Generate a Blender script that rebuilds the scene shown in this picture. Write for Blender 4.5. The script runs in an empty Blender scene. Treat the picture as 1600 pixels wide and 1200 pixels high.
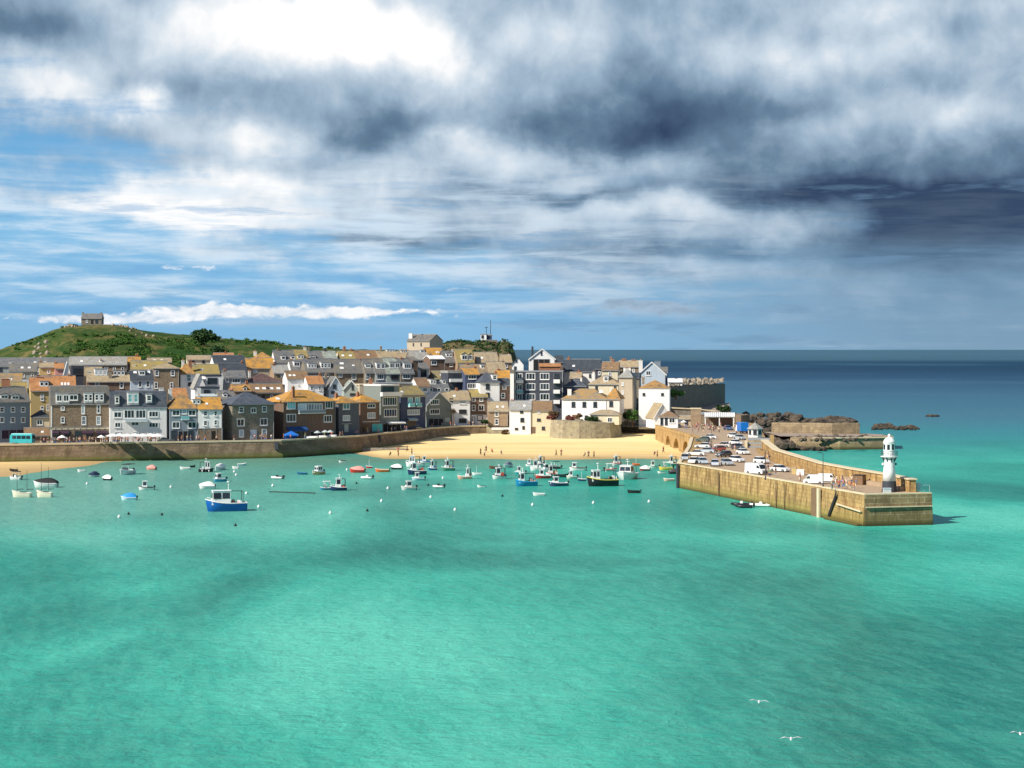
import bpy, bmesh, math, random
from mathutils import Vector, Matrix, noise as mnoise
R = math.radians
random.seed(7)
sc = bpy.context.scene
col = sc.collection
F = 2800.0; CH = 30.0; HY = 546.0          # focal length (photo pixels), camera height, horizon row

def zat(py, D): return CH - (py - HY) * D / F
def xat(px, D): return (px - 800.0) * D / F
def dist(py, z=0.0): return (CH - z) * F / (py - HY)
def P(px, py, z=0.0):
    D = dist(py, z); return Vector((xat(px, D), D, z))
def lerp(t, a, b): return a + (b - a) * t
def table(tb, x):
    if x <= tb[0][0]: return tb[0][1]
    for (a, u), (b, v) in zip(tb, tb[1:]):
        if x <= b: return lerp((x - a) / (b - a), u, v)
    return tb[-1][1]
def smooth(t):
    t = max(0.0, min(1.0, t)); return t * t * (3 - 2 * t)

# ------------------------------------------------------------------ materials
def nodes_of(m):
    m.use_nodes = True; nt = m.node_tree; nt.nodes.clear(); return nt
class NB:
    """small node-graph helper"""
    def __init__(s, nt): s.nt = nt
    def n(s, t, **kw):
        x = s.nt.nodes.new(t)
        for k, v in kw.items(): setattr(x, k, v)
        return x
    def put(s, sock, v):
        if hasattr(v, 'is_output') or isinstance(v, bpy.types.NodeSocket): s.nt.links.new(v, sock)
        elif v is not None: sock.default_value = v
    def m(s, op, a, b=None, c=None, clamp=False):
        x = s.n('ShaderNodeMath', operation=op, use_clamp=clamp)
        s.put(x.inputs[0], a)
        if b is not None: s.put(x.inputs[1], b)
        if c is not None: s.put(x.inputs[2], c)
        return x.outputs[0]
    def mix(s, f, a, b, blend='MIX'):
        x = s.n('ShaderNodeMix', data_type='RGBA', blend_type=blend)
        s.put(x.inputs[0], f); s.put(x.inputs[6], a); s.put(x.inputs[7], b)
        return x.outputs[2]
    def noise(s, vec, scale, detail=4, rough=.55, dist=0.0):
        x = s.n('ShaderNodeTexNoise'); s.put(x.inputs['Vector'], vec)
        x.inputs['Scale'].default_value = scale; x.inputs['Detail'].default_value = detail
        x.inputs['Roughness'].default_value = rough; x.inputs['Distortion'].default_value = dist
        return x.outputs[0]
    def rng(s, v, a, b, c=0.0, d=1.0, sm=False):
        x = s.n('ShaderNodeMapRange'); x.clamp = True
        if sm: x.interpolation_type = 'SMOOTHSTEP'
        s.put(x.inputs[0], v)
        for i, q in enumerate((a, b, c, d)): s.put(x.inputs[i + 1], q)
        return x.outputs[0]
    def ramp(s, v, stops, interp='LINEAR'):
        x = s.n('ShaderNodeValToRGB'); s.put(x.inputs[0], v); cr = x.color_ramp; cr.interpolation = interp
        while len(cr.elements) < len(stops): cr.elements.new(0.5)
        for e, (p, c) in zip(cr.elements, stops): e.position = p; e.color = (*c, 1) if len(c) == 3 else c
        return x.outputs[0]
    def comb(s, x_, y_, z_=0.0):
        x = s.n('ShaderNodeCombineXYZ')
        for i, q in enumerate((x_, y_, z_)): s.put(x.inputs[i], q)
        return x.outputs[0]
    def sep(s, v):
        x = s.n('ShaderNodeSeparateXYZ'); s.put(x.inputs[0], v); return x.outputs
def c4(c): return (c[0], c[1], c[2], 1.0)
MATS = {}
def finish(nb, color, rough=.85, bump=None, bstr=.4, bdist=.1, spec=.3, metal=0.0, coat=0.0):
    b = nb.n('ShaderNodeBsdfPrincipled'); o = nb.n('ShaderNodeOutputMaterial')
    nb.put(b.inputs['Base Color'], color); nb.put(b.inputs['Roughness'], rough)
    b.inputs['Specular IOR Level'].default_value = spec; b.inputs['Metallic'].default_value = metal
    b.inputs['Coat Weight'].default_value = coat
    if bump is not None:
        q = nb.n('ShaderNodeBump'); q.inputs['Strength'].default_value = bstr; q.inputs['Distance'].default_value = bdist
        nb.put(q.inputs['Height'], bump); nb.nt.links.new(q.outputs[0], b.inputs['Normal'])
    nb.nt.links.new(b.outputs[0], o.inputs[0]); return b
def plain(key, c, rough=.8, vary=.25, scale=.8, fine=6.0, spec=.3, bstr=.25, metal=0.0, coat=0.0):
    m = bpy.data.materials.new(key); nb = NB(nodes_of(m))
    oc = nb.n('ShaderNodeTexCoord').outputs['Object']
    a = nb.noise(oc, scale, 4, .6); f = nb.noise(oc, fine, 3, .6)
    rnd = nb.n('ShaderNodeObjectInfo').outputs['Random']
    v = nb.m('ADD', nb.m('MULTIPLY', nb.m('SUBTRACT', a, .5), vary * 2.4), nb.m('MULTIPLY', nb.m('SUBTRACT', f, .5), vary * 1.2))
    v = nb.m('ADD', v, nb.m('MULTIPLY', nb.m('SUBTRACT', rnd, .5), vary * .5))
    cc = nb.mix(1.0, c4(c), nb.comb(nb.m('ADD', v, 1.0), nb.m('ADD', v, 1.0), nb.m('ADD', v, 1.0)), 'MULTIPLY')
    finish(nb, cc, rough, f, bstr, .05, spec, metal, coat); MATS[key] = m; return m
def rendered(key, c, dirt=(.30, .27, .22), amt=.35):
    """painted render wall with rain streaks and patches of dirt"""
    m = bpy.data.materials.new(key); nb = NB(nodes_of(m))
    oc = nb.n('ShaderNodeTexCoord').outputs['Object']; x, y, z = nb.sep(oc)
    st = nb.noise(nb.comb(nb.m('MULTIPLY', nb.m('ADD', x, y), 2.2), nb.m('MULTIPLY', z, .25), 0.0), 1.0, 4, .7)
    pa = nb.noise(oc, .5, 4, .6)
    d = nb.m('MULTIPLY', nb.rng(st, .48, .75), nb.rng(pa, .35, .7)); d = nb.m('MULTIPLY', d, amt * 2)
    base = nb.mix(nb.m('MULTIPLY', nb.n('ShaderNodeObjectInfo').outputs['Random'], .12), c4(c), c4([q * .8 for q in c]))
    finish(nb, nb.mix(d, base, c4(dirt)), .85, nb.noise(oc, 5, 4, .6), .2, .05); MATS[key] = m; return m
def rubble(key, c1, c2, mortar=(.34, .30, .24), scale=2.1):
    m = bpy.data.materials.new(key); nb = NB(nodes_of(m))
    oc = nb.n('ShaderNodeTexCoord').outputs['Object']
    v = nb.n('ShaderNodeTexVoronoi'); nb.put(v.inputs['Vector'], oc); v.inputs['Scale'].default_value = scale
    e = nb.n('ShaderNodeTexVoronoi', feature='DISTANCE_TO_EDGE'); nb.put(e.inputs['Vector'], oc); e.inputs['Scale'].default_value = scale
    r = nb.sep(v.outputs['Color'])[0]
    big = nb.noise(oc, .35, 4, .6)
    cc = nb.mix(r, c4(c1), c4(c2)); cc = nb.mix(nb.rng(e.outputs[0], .0, .07, .55, 0.0), cc, c4(mortar))
    cc = nb.mix(nb.rng(big, .35, .7, 0, .5), cc, c4([q * .6 for q in c1]))
    finish(nb, cc, .9, nb.m('ADD', nb.rng(e.outputs[0], 0, .1), nb.m('MULTIPLY', r, .5)), .6, .08); MATS[key] = m; return m
def slate(key, c, lichen=None, amt=.5, lo=.42, hi=.62):
    """slate roof: courses, per-slate tone, optional lichen cover"""
    m = bpy.data.materials.new(key); nb = NB(nodes_of(m))
    oc = nb.n('ShaderNodeTexCoord').outputs['Object']; x, y, z = nb.sep(oc)
    b = nb.n('ShaderNodeTexBrick'); b.offset = .5
    nb.put(b.inputs['Vector'], nb.comb(nb.m('ADD', x, nb.m('MULTIPLY', y, .35)), nb.m('MULTIPLY', z, 1.3), 0.0))
    b.inputs['Scale'].default_value = 1.0; b.inputs['Brick Width'].default_value = .55; b.inputs['Row Height'].default_value = .38
    b.inputs['Mortar Size'].default_value = .035
    b.inputs['Color1'].default_value = c4([q * .75 for q in c]); b.inputs['Color2'].default_value = c4([min(1, q * 1.3) for q in c])
    b.inputs['Mortar'].default_value = c4([q * .45 for q in c])
    n1 = nb.noise(oc, .45, 5, .65); n2 = nb.noise(oc, 3.0, 4, .7); rnd = nb.n('ShaderNodeObjectInfo').outputs['Random']
    cc = b.outputs['Color']
    cc = nb.mix(nb.rng(n1, .35, .75, 0, .35), cc, c4([q * 1.7 for q in c]))
    if lichen:
        k = nb.m('ADD', nb.m('MULTIPLY', n1, .6), nb.m('MULTIPLY', n2, .4)); k = nb.m('ADD', k, nb.m('MULTIPLY', nb.m('SUBTRACT', rnd, .5), .08))
        lc = nb.mix(nb.rng(n2, .3, .7), c4(lichen), c4([lichen[0] * .6, lichen[1] * .62, lichen[2] * .7]))
        cc = nb.mix(nb.m('MULTIPLY', nb.rng(k, lo, hi), amt), cc, lc)
    finish(nb, cc, .75, b.outputs['Fac'], .4, .04, .35); MATS[key] = m; return m

WHITE = (.80, .79, .76)
rendered('white_render', (.80, .79, .77)); rendered('cream_render', (.72, .64, .46)); rendered('beige_render', (.50, .42, .31))
rendered('yellow_render', (.52, .39, .17)); rendered('pale_blue_render', (.50, .58, .66)); rendered('pinkish_render', (.82, .74, .68))
rendered('grey_render', (.30, .33, .34)); rendered('blue_grey_render', (.22, .27, .32)); rendered('green_grey_render', (.20, .23, .21))
rendered('sage_render', (.40, .45, .40)); rendered('navy_render', (.06, .08, .15)); rendered('brown_render', (.17, .11, .08))
rendered('dark_slate_wall', (.10, .12, .15)); rendered('white_bright', (.88, .87, .85), amt=.15); rendered('charcoal_wall', (.055, .065, .09))
rubble('granite_brown', (.30, .22, .14), (.20, .15, .11)); rubble('granite_tan', (.44, .31, .19), (.33, .23, .15)); rubble('granite_grey', (.30, .26, .20), (.18, .16, .13))
rubble('quay_stone', (.40, .29, .17), (.21, .16, .11), (.42, .34, .23), 1.3)
rubble('terrace_stone', (.42, .37, .24), (.24, .20, .15), (.50, .42, .30), 1.1)
slate('slate_grey', (.15, .155, .165), (.27, .22, .13), .7, .46, .62); slate('slate_blue', (.075, .09, .12), (.17, .16, .13), .5, .48, .62); slate('slate_pale', (.34, .34, .33), (.30, .24, .13), .6, .46, .62); slate('slate_dark', (.05, .06, .075))
slate('lichen_orange', (.20, .15, .10), (.72, .35, .05), .95, .38, .58); slate('lichen_mix', (.22, .20, .17), (.50, .28, .07), .85, .45, .6)
slate('roof_brown', (.22, .14, .09), (.34, .22, .08), .5); slate('roof_beige', (.36, .29, .20), (.45, .32, .12), .5); slate('roof_maroon', (.11, .065, .06))
slate('roof_terracotta', (.42, .19, .08), (.5, .28, .1), .4); slate('roof_sage', (.28, .31, .27)); slate('roof_olive', (.24, .21, .14), (.44, .32, .08), .8, .4, .55)
plain('white_paint', (.82, .82, .80), .45, .06, .6); plain('dark_trim', (.05, .055, .07), .6, .1); plain('lead', (.30, .32, .34), .6, .15)
plain('chimney_brick', (.36, .17, .10), .9, .35, 1.5); plain('chimney_white', (.78, .75, .70), .85, .15); plain('chimney_stone', (.30, .25, .19), .9, .35, 1.5)
plain('clay_pot', (.45, .20, .10), .8, .2); plain('awning_dark', (.05, .03, .05), .8, .2); plain('awning_blue', (.02, .08, .25), .7, .15)
plain('canvas_white', (.86, .85, .82), .8, .06); plain('canvas_grey', (.45, .50, .50), .8, .1); plain('teal_paint', (.04, .42, .44), .45, .08); plain('teal_light', (.30, .70, .72), .45, .06)
plain('blue_tarp', (.02, .16, .60), .6, .15); plain('sky_blue_tarp', (.03, .30, .70), .6, .1); plain('rubber_black', (.02, .02, .022), .75, .1); plain('metal_dark', (.06, .06, .065), .5, .1)
plain('wood_brown', (.20, .12, .07), .8, .3); plain('wood_pale', (.48, .40, .28), .8, .25); plain('pink_paint', (.62, .30, .26), .7, .15)
plain('chrome', (.6, .6, .6), .25, .05, metal=.9)
def glass(key, c, rough=.08):
    m = bpy.data.materials.new(key); nb = NB(nodes_of(m)); rnd = nb.n('ShaderNodeObjectInfo').outputs['Random']
    finish(nb, nb.mix(rnd, c4([q * .5 for q in c]), c4([q * 1.8 for q in c])), rough, spec=.6); MATS[key] = m
glass('glass', (.025, .03, .04)); glass('glass_teal', (.16, .40, .42), .15); glass('glass_pale', (.32, .38, .42), .2); glass('car_glass', (.02, .025, .03), .05)
def M(k): return MATS[k]
def paint(c, rough=.35, coat=.0):
    key = 'paint_%02d_%02d_%02d' % tuple(int(q * 99) for q in c)
    if key not in MATS: plain(key, c, rough, .10, 1.2, spec=.45, bstr=.05, coat=coat)
    return MATS[key]

# ------------------------------------------------------------------ mesh builder
class MB:
    def __init__(s): s.v = []; s.f = []; s.mi = []; s.mats = []
    def slot(s, m):
        if isinstance(m, str): m = MATS[m]
        if m not in s.mats: s.mats.append(m)
        return s.mats.index(m)
    def face(s, pts, m, idx=None):
        i = len(s.v); s.v += [tuple(p) for p in pts]; s.f.append(tuple(range(i, i + len(pts)))); s.mi.append(s.slot(m)); return s
    def mesh_part(s, verts, faces, m):
        i = len(s.v); s.v += [tuple(p) for p in verts]; k = s.slot(m)
        for f in faces: s.f.append(tuple(i + q for q in f)); s.mi.append(k)
        return s
    def box(s, x0, x1, y0, y1, z0, z1, m, taper=0.0):
        t = taper
        v = [(x0, y0, z0), (x1, y0, z0), (x1, y1, z0), (x0, y1, z0), (x0 + t, y0 + t, z1), (x1 - t, y0 + t, z1), (x1 - t, y1 - t, z1), (x0 + t, y1 - t, z1)]
        return s.mesh_part(v, [(0, 3, 2, 1), (4, 5, 6, 7), (0, 1, 5, 4), (1, 2, 6, 5), (2, 3, 7, 6), (3, 0, 4, 7)], m)
    def prism(s, pts, a, b, axis, m, cap=True):
        """pts polygon in the plane across `axis`; x: (y,z), y: (x,z), z: (x,y)"""
        def mk(p, t): return (t, p[0], p[1]) if axis == 'x' else (p[0], t, p[1]) if axis == 'y' else (p[0], p[1], t)
        n = len(pts); v = [mk(p, a) for p in pts] + [mk(p, b) for p in pts]
        fs = [(i, (i + 1) % n, n + (i + 1) % n, n + i) for i in range(n)]
        if cap: fs += [tuple(range(n - 1, -1, -1)), tuple(range(n, 2 * n))]
        return s.mesh_part(v, fs, m)
    def lathe(s, prof, m, seg=16, c=(0, 0), cap=True):
        v = []; fs = []; n = len(prof)
        for r, z in prof:
            for k in range(seg):
                a = 2 * math.pi * k / seg; v.append((c[0] + r * math.cos(a), c[1] + r * math.sin(a), z))
        for i in range(n - 1):
            for k in range(seg): fs.append((i * seg + k, i * seg + (k + 1) % seg, (i + 1) * seg + (k + 1) % seg, (i + 1) * seg + k))
        if cap: fs += [tuple(range(seg - 1, -1, -1)), tuple((n - 1) * seg + k for k in range(seg))]
        return s.mesh_part(v, fs, m)
    def tube(s, pts, r, m, seg=6):
        pts = [Vector(p) for p in pts]; v = []; fs = []
        for i, p in enumerate(pts):
            d = (pts[min(i + 1, len(pts) - 1)] - pts[max(i - 1, 0)]).normalized()
            up = Vector((0, 0, 1)) if abs(d.z) < .9 else Vector((1, 0, 0))
            a = d.cross(up).normalized(); b = a.cross(d); rr = r[i] if isinstance(r, (list, tuple)) else r
            for k in range(seg):
                t = 2 * math.pi * k / seg; v.append(p + a * (rr * math.cos(t)) + b * (rr * math.sin(t)))
        for i in range(len(pts) - 1):
            for k in range(seg): fs.append((i * seg + k, i * seg + (k + 1) % seg, (i + 1) * seg + (k + 1) % seg, (i + 1) * seg + k))
        fs += [tuple(range(seg - 1, -1, -1)), tuple((len(pts) - 1) * seg + k for k in range(seg))]
        return s.mesh_part(v, fs, m)
    def mesh(s, name, smooth_=False):
        me = bpy.data.meshes.new(name); me.from_pydata(s.v, [], s.f)
        for m in s.mats: me.materials.append(m)
        me.polygons.foreach_set('material_index', s.mi)
        bm = bmesh.new(); bm.from_mesh(me); bmesh.ops.remove_doubles(bm, verts=bm.verts, dist=1e-4)
        bmesh.ops.recalc_face_normals(bm, faces=bm.faces); bm.to_mesh(me); bm.free()
        if smooth_: me.polygons.foreach_set('use_smooth', [True] * len(me.polygons))
        me.update(); return me
    def build(s, name, parent=None, smooth_=False, loc=None):
        return link(name, s.mesh(name, smooth_), parent, loc)
def link(name, me, parent=None, loc=None):
    o = bpy.data.objects.new(name, me); col.objects.link(o)
    if parent: o.parent = parent
    if loc is not None: o.location = loc
    return o
def tag(o, label=None, cat=None, group=None, kind=None):
    if label: o['label'] = label
    if cat: o['category'] = cat
    if group: o['group'] = group
    if kind: o['kind'] = kind
    return o
def thing(name, label, cat, loc=(0, 0, 0), rz=0.0, group=None):
    o = bpy.data.objects.new(name, None); col.objects.link(o); o.empty_display_size = .5
    o.location = loc; o.rotation_euler = (0, 0, rz); return tag(o, label, cat, group)
def copy_tree(o, parent=None):
    c = o.copy(); col.objects.link(c); c.parent = parent
    for ch in list(o.children): copy_tree(ch, c)
    return c

# ------------------------------------------------------------------ camera, sun, render
cam = bpy.data.objects.new('camera', bpy.data.cameras.new('camera')); col.objects.link(cam); sc.camera = cam
cam.location = (0, 0, CH); cam.rotation_euler = (R(90), 0, 0)
cam.data.sensor_width = 36.0; cam.data.lens = 36.0 * F / 1600.0
cam.data.shift_y = -(600 - HY) / 1600.0
cam.data.clip_start = 5.0; cam.data.clip_end = 300000.0
SUN_EL = R(38); SD = Vector((-0.80, -0.54, 0)).normalized()
sun_vec = Vector((SD.x * math.cos(SUN_EL), SD.y * math.cos(SUN_EL), math.sin(SUN_EL)))
L = bpy.data.lights.new('sun', 'SUN'); L.energy = 5.0; L.angle = R(.5); L.color = (1.0, .93, .82)
sun = bpy.data.objects.new('sun', L); col.objects.link(sun); sun.rotation_euler = (-sun_vec).to_track_quat('-Z', 'Y').to_euler()
sun.location = (-300, -200, 400)
sc.view_settings.view_transform = 'Standard'; sc.view_settings.look = 'None'; sc.view_settings.gamma = 1.0; sc.view_settings.exposure = 0.30
sc.view_settings.use_curve_mapping = False
sc.render.engine = 'CYCLES'; sc.cycles.max_bounces = 5; sc.cycles.diffuse_bounces = 2; sc.cycles.glossy_bounces = 2
sc.cycles.caustics_reflective = False; sc.cycles.caustics_refractive = False; sc.cycles.use_denoising = True

# ------------------------------------------------------------------ sky
def make_sky():
    w = bpy.data.worlds.new('World'); sc.world = w; w.use_nodes = True; nt = w.node_tree; nt.nodes.clear(); nb = NB(nt)
    d = nb.n('ShaderNodeTexCoord').outputs['Generated']; x, y, z = nb.sep(d)
    az = nb.m('MULTIPLY', nb.m('ARCTAN2', x, y), 57.2958)                    # degrees from north
    el = nb.m('MULTIPLY', nb.m('ARCSINE', z), 57.2958)
    sky = nb.n('ShaderNodeTexSky', sky_type='NISHITA'); sky.sun_disc = False
    sky.sun_elevation = SUN_EL; sky.sun_rotation = math.atan2(SD.x, SD.y) % (2 * math.pi); sky.altitude = 30; sky.air_density = 1.0; sky.dust_density = .4; sky.ozone_density = 2.0
    # cloud detail is squeezed vertically toward the horizon
    ep = nb.m('MULTIPLY', nb.m('POWER', nb.m('MULTIPLY', nb.m('MAXIMUM', el, .02), 1 / 11.0), .55), 11.8)
    w1 = nb.noise(nb.comb(nb.m('MULTIPLY', az, .30), nb.m('MULTIPLY', ep, .42)), 1.0, 6, .55)
    w2 = nb.noise(nb.comb(nb.m('MULTIPLY', az, .30), nb.m('MULTIPLY', ep, .42), 9.0), 1.0, 6, .55)
    wx = nb.m('MULTIPLY', nb.m('SUBTRACT', w1, .5), 3.8); wy = nb.m('MULTIPLY', nb.m('SUBTRACT', w2, .5), 2.4)
    wf = nb.rng(el, 0.0, 6.0, .25, 1.0)
    ax = nb.m('ADD', az, wx); ay = nb.m('ADD', el, nb.m('MULTIPLY', wy, wf))
    def blob(px, py, sx, sy, amp, X=ax, Y=ay):
        a0 = math.degrees(math.atan((px - 800) / F)); e0 = math.degrees(math.atan((HY - py) / F)); k = 57.3 / F
        u = nb.m('MULTIPLY', nb.m('SUBTRACT', X, a0), 1 / (sx * k)); v = nb.m('MULTIPLY', nb.m('SUBTRACT', Y, e0), 1 / (sy * k))
        r = nb.m('MULTIPLY_ADD', u, u, nb.m('MULTIPLY', v, v))
        return nb.m('MULTIPLY', nb.m('EXPONENT', nb.m('MULTIPLY', r, -1.0)), amp)
    def total(bl, base, **k):
        t = base
        for b in bl: t = nb.m('ADD', blob(*b, **k), t)
        return t
    fine = nb.noise(nb.comb(nb.m('MULTIPLY', az, .62), nb.m('MULTIPLY', ep, .78), 3.0), 1.0, 9, .56, .25)
    mid = nb.noise(nb.comb(nb.m('MULTIPLY', az, .26), nb.m('MULTIPLY', ep, .42), 5.0), 1.0, 5, .5, .3)
    streak = nb.noise(nb.comb(nb.m('MULTIPLY_ADD', el, .05, nb.m('MULTIPLY', az, .15)), nb.m('MULTIPLY', ep, 1.3), 7.0), 1.0, 7, .6, .2)
    # how much cloud
    cov = total([(400, 60, 620, 170, 1.2), (1200, 120, 600, 230, 1.6), (1500, 330, 320, 90, 1.5), (820, 240, 320, 80, .9), (1050, 345, 360, 50, .8),
                 (450, 300, 230, 60, .75), (1400, 470, 300, 50, .3),
                 (30, 225, 160, 30, -.35), (100, 330, 200, 60, -.35), (130, 430, 300, 40, -.20), (700, 400, 450, 50, .28), (350, 330, 300, 40, .55), (60, 300, 160, 14, .30), (100, 400, 300, 14, .15), (500, 440, 300, 12, .25)], .06)
    cov = nb.m('ADD', cov, nb.m('MULTIPLY', nb.m('SUBTRACT', fine, .5), .9))
    cov = nb.m('ADD', cov, nb.m('MULTIPLY', nb.m('SUBTRACT', streak, .47), 2.2))
    cov = nb.rng(cov, .05, .95, sm=True)
    # how bright the cloud is
    tone = total([(450, 40, 210, 60, .50), (610, 55, 110, 55, .30), (690, 100, 70, 50, .25), (100, 165, 120, 36, .26), (200, 165, 50, 24, .26), (400, 215, 120, 28, .30), (750, 225, 90, 30, .36),
                  (860, 265, 150, 26, .16), (1010, 330, 240, 24, .24), (1240, 345, 110, 26, .20), (420, 290, 170, 22, .22), (1480, 190, 120, 28, .16), (60, 140, 80, 20, .1),
                  (1330, 90, 240, 30, .16), (1250, 210, 120, 20, .10), (1440, 20, 200, 20, .1), (300, 340, 260, 24, .22), (1000, 60, 150, 24, .05), (760, 40, 50, 40, -.12),
                  (30, 60, 120, 34, -.26), (330, 130, 120, 30, -.14), (610, 205, 120, 34, -.32), (760, 140, 60, 40, -.08), (990, 205, 180, 38, -.46), (1100, 160, 130, 24, -.10), (1080, 120, 200, 30, -.08), (1340, 285, 230, 34, -.22), (1180, 170, 120, 26, -.10),
                  (1500, 325, 260, 40, -.60), (1250, 290, 120, 22, -.14), (1570, 385, 230, 46, -.60), (1550, 60, 90, 40, -.08), (900, 300, 200, 18, -.12), (600, 385, 260, 12, -.16), (1100, 395, 320, 12, -.22), (900, 305, 160, 12, -.14), (1300, 480, 300, 50, .0), (120, 350, 380, 90, .30), (600, 420, 500, 40, .16), (850, 60, 90, 50, .10), (1400, 60, 260, 50, .08), (100, 110, 160, 30, .10), (1550, 250, 200, 60, -.12), (1300, 300, 160, 26, -.10)], .515)
    tone = nb.m('ADD', tone, nb.m('MULTIPLY', nb.m('SUBTRACT', fine, .5), .46))
    tone = nb.m('ADD', tone, nb.m('MULTIPLY', nb.m('SUBTRACT', mid, .5), .50))
    cc = nb.ramp(tone, [(0.0, (.035, .065, .13)), (.16, (.075, .13, .22)), (.34, (.145, .235, .345)), (.52, (.33, .45, .58)), (.70, (.60, .70, .80)), (.90, (1.0, 1.0, 1.0))])
    # clear air: sky texture, bluer above and paler to the horizon
    clear = nb.mix(1.0, sky.outputs[0], (.115, .115, .115, 1), 'MULTIPLY')
    lowb = nb.ramp(nb.rng(el, 0.0, 11.5), [(0.0, (.21, .47, .72)), (.10, (.17, .43, .72)), (.30, (.22, .52, .82)), (.55, (.13, .40, .72)), (1.0, (.12, .30, .55))])
    lowb = nb.mix(nb.rng(az, 1.0, 15.0, 0.0, .75), lowb, (.16, .25, .36, 1))
    clear = nb.mix(nb.rng(el, 9.0, 30.0, .88, 0.0), clear, lowb)
    hi = nb.rng(el, 11.0, 30.0)                                               # overhead: broken bright cloud
    p = nb.n('ShaderNodeVectorMath', operation='SCALE'); nb.put(p.inputs[0], d); nb.put(p.inputs['Scale'], 2.6)
    oh = nb.noise(p.outputs[0], 1.0, 6, .55)
    covm = nb.m('ADD', nb.m('MULTIPLY', cov, nb.m('SUBTRACT', 1.0, hi)), nb.m('MULTIPLY', nb.rng(oh, .45, .6), hi))
    ccm = nb.mix(hi, cc, nb.ramp(oh, [(.45, (.17, .23, .33)), (.6, (.30, .34, .40)), (.75, (.15, .19, .25))]))
    out = nb.mix(covm, clear, ccm)
    # distant air: low cloud fades toward pale blue
    veilc = nb.mix(nb.rng(az, -2.0, 14.0), (.22, .50, .80, 1), (.20, .36, .52, 1))
    out = nb.mix(nb.m('MULTIPLY', nb.rng(nb.m('ADD', el, nb.m('MULTIPLY', nb.m('SUBTRACT', streak, .5), 6.0)), 4.4, .8, sm=True), .52), out, veilc)
    st2 = nb.noise(nb.comb(nb.m('MULTIPLY_ADD', el, .1, nb.m('MULTIPLY', az, .22)), nb.m('MULTIPLY', el, 1.9), 17.0), 1.0, 8, .6, .25)
    wisp = nb.m('MULTIPLY', nb.m('MULTIPLY', nb.rng(st2, .44, .66, sm=True), nb.rng(el, 6.5, 4.4)), nb.m('MULTIPLY', nb.rng(el, .6, 1.6), nb.rng(az, 10.0, 2.0, .08, .78)))
    out = nb.mix(wisp, out, nb.mix(nb.rng(az, -4.0, 10.0), (.66, .80, .93, 1), (.44, .56, .68, 1)))
    dk2 = nb.m('MULTIPLY', nb.m('MULTIPLY', nb.rng(st2, .46, .34, sm=True), nb.rng(el, 6.5, 4.4)), .5)
    out = nb.mix(dk2, out, nb.mix(nb.rng(az, -6.0, 6.0), (.15, .40, .70, 1), (.17, .30, .46, 1)))
    # low line of cumulus on the horizon
    cn = nb.noise(nb.comb(nb.m('MULTIPLY', az, .9), nb.m('MULTIPLY', el, 2.2), 11.0), 1.0, 8, .62, .3)
    lowc = nb.m('ADD', total([(470, 488, 230, 13, .75), (150, 500, 150, 10, .7), (1010, 480, 130, 16, .75), (760, 452, 90, 6, .3), (320, 480, 60, 12, .3), (640, 400, 420, 10, .25), (330, 420, 300, 8, .25)], -.34, X=az, Y=el), nb.m('MULTIPLY', nb.m('SUBTRACT', cn, .5), 1.6))
    lowm = nb.m('MULTIPLY', nb.rng(lowc, 0.0, .32, sm=True), nb.rng(el, 4.2, 3.2))
    lowcol = nb.mix(nb.rng(az, .5, 2.0), (.95, .97, 1.0, 1), (.30, .42, .55, 1)); lowcol = nb.mix(nb.rng(cn, .45, .62, .5, 0.0), lowcol, (.45, .60, .76, 1))
    out = nb.mix(lowm, out, lowcol)
    # rain shaft falling from the dark cloud
    rs = nb.noise(nb.comb(nb.m('MULTIPLY_ADD', el, .25, az), nb.m('MULTIPLY', el, .12)), .45, 4, .5)
    rain = nb.m('MULTIPLY', blob(1500, 470, 230, 75, .8, az, el), nb.rng(rs, .35, .7, .5, 1.0))
    out = nb.mix(rain, out, (.17, .31, .46, 1))
    bg = nb.n('ShaderNodeBackground'); nb.put(bg.inputs[0], out); bg.inputs[1].default_value = .82
    o = nb.n('ShaderNodeOutputWorld'); nt.links.new(bg.outputs[0], o.inputs[0])
    w.cycles.sampling_method = 'MANUAL'; w.cycles.sample_map_resolution = 512
make_sky()
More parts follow.
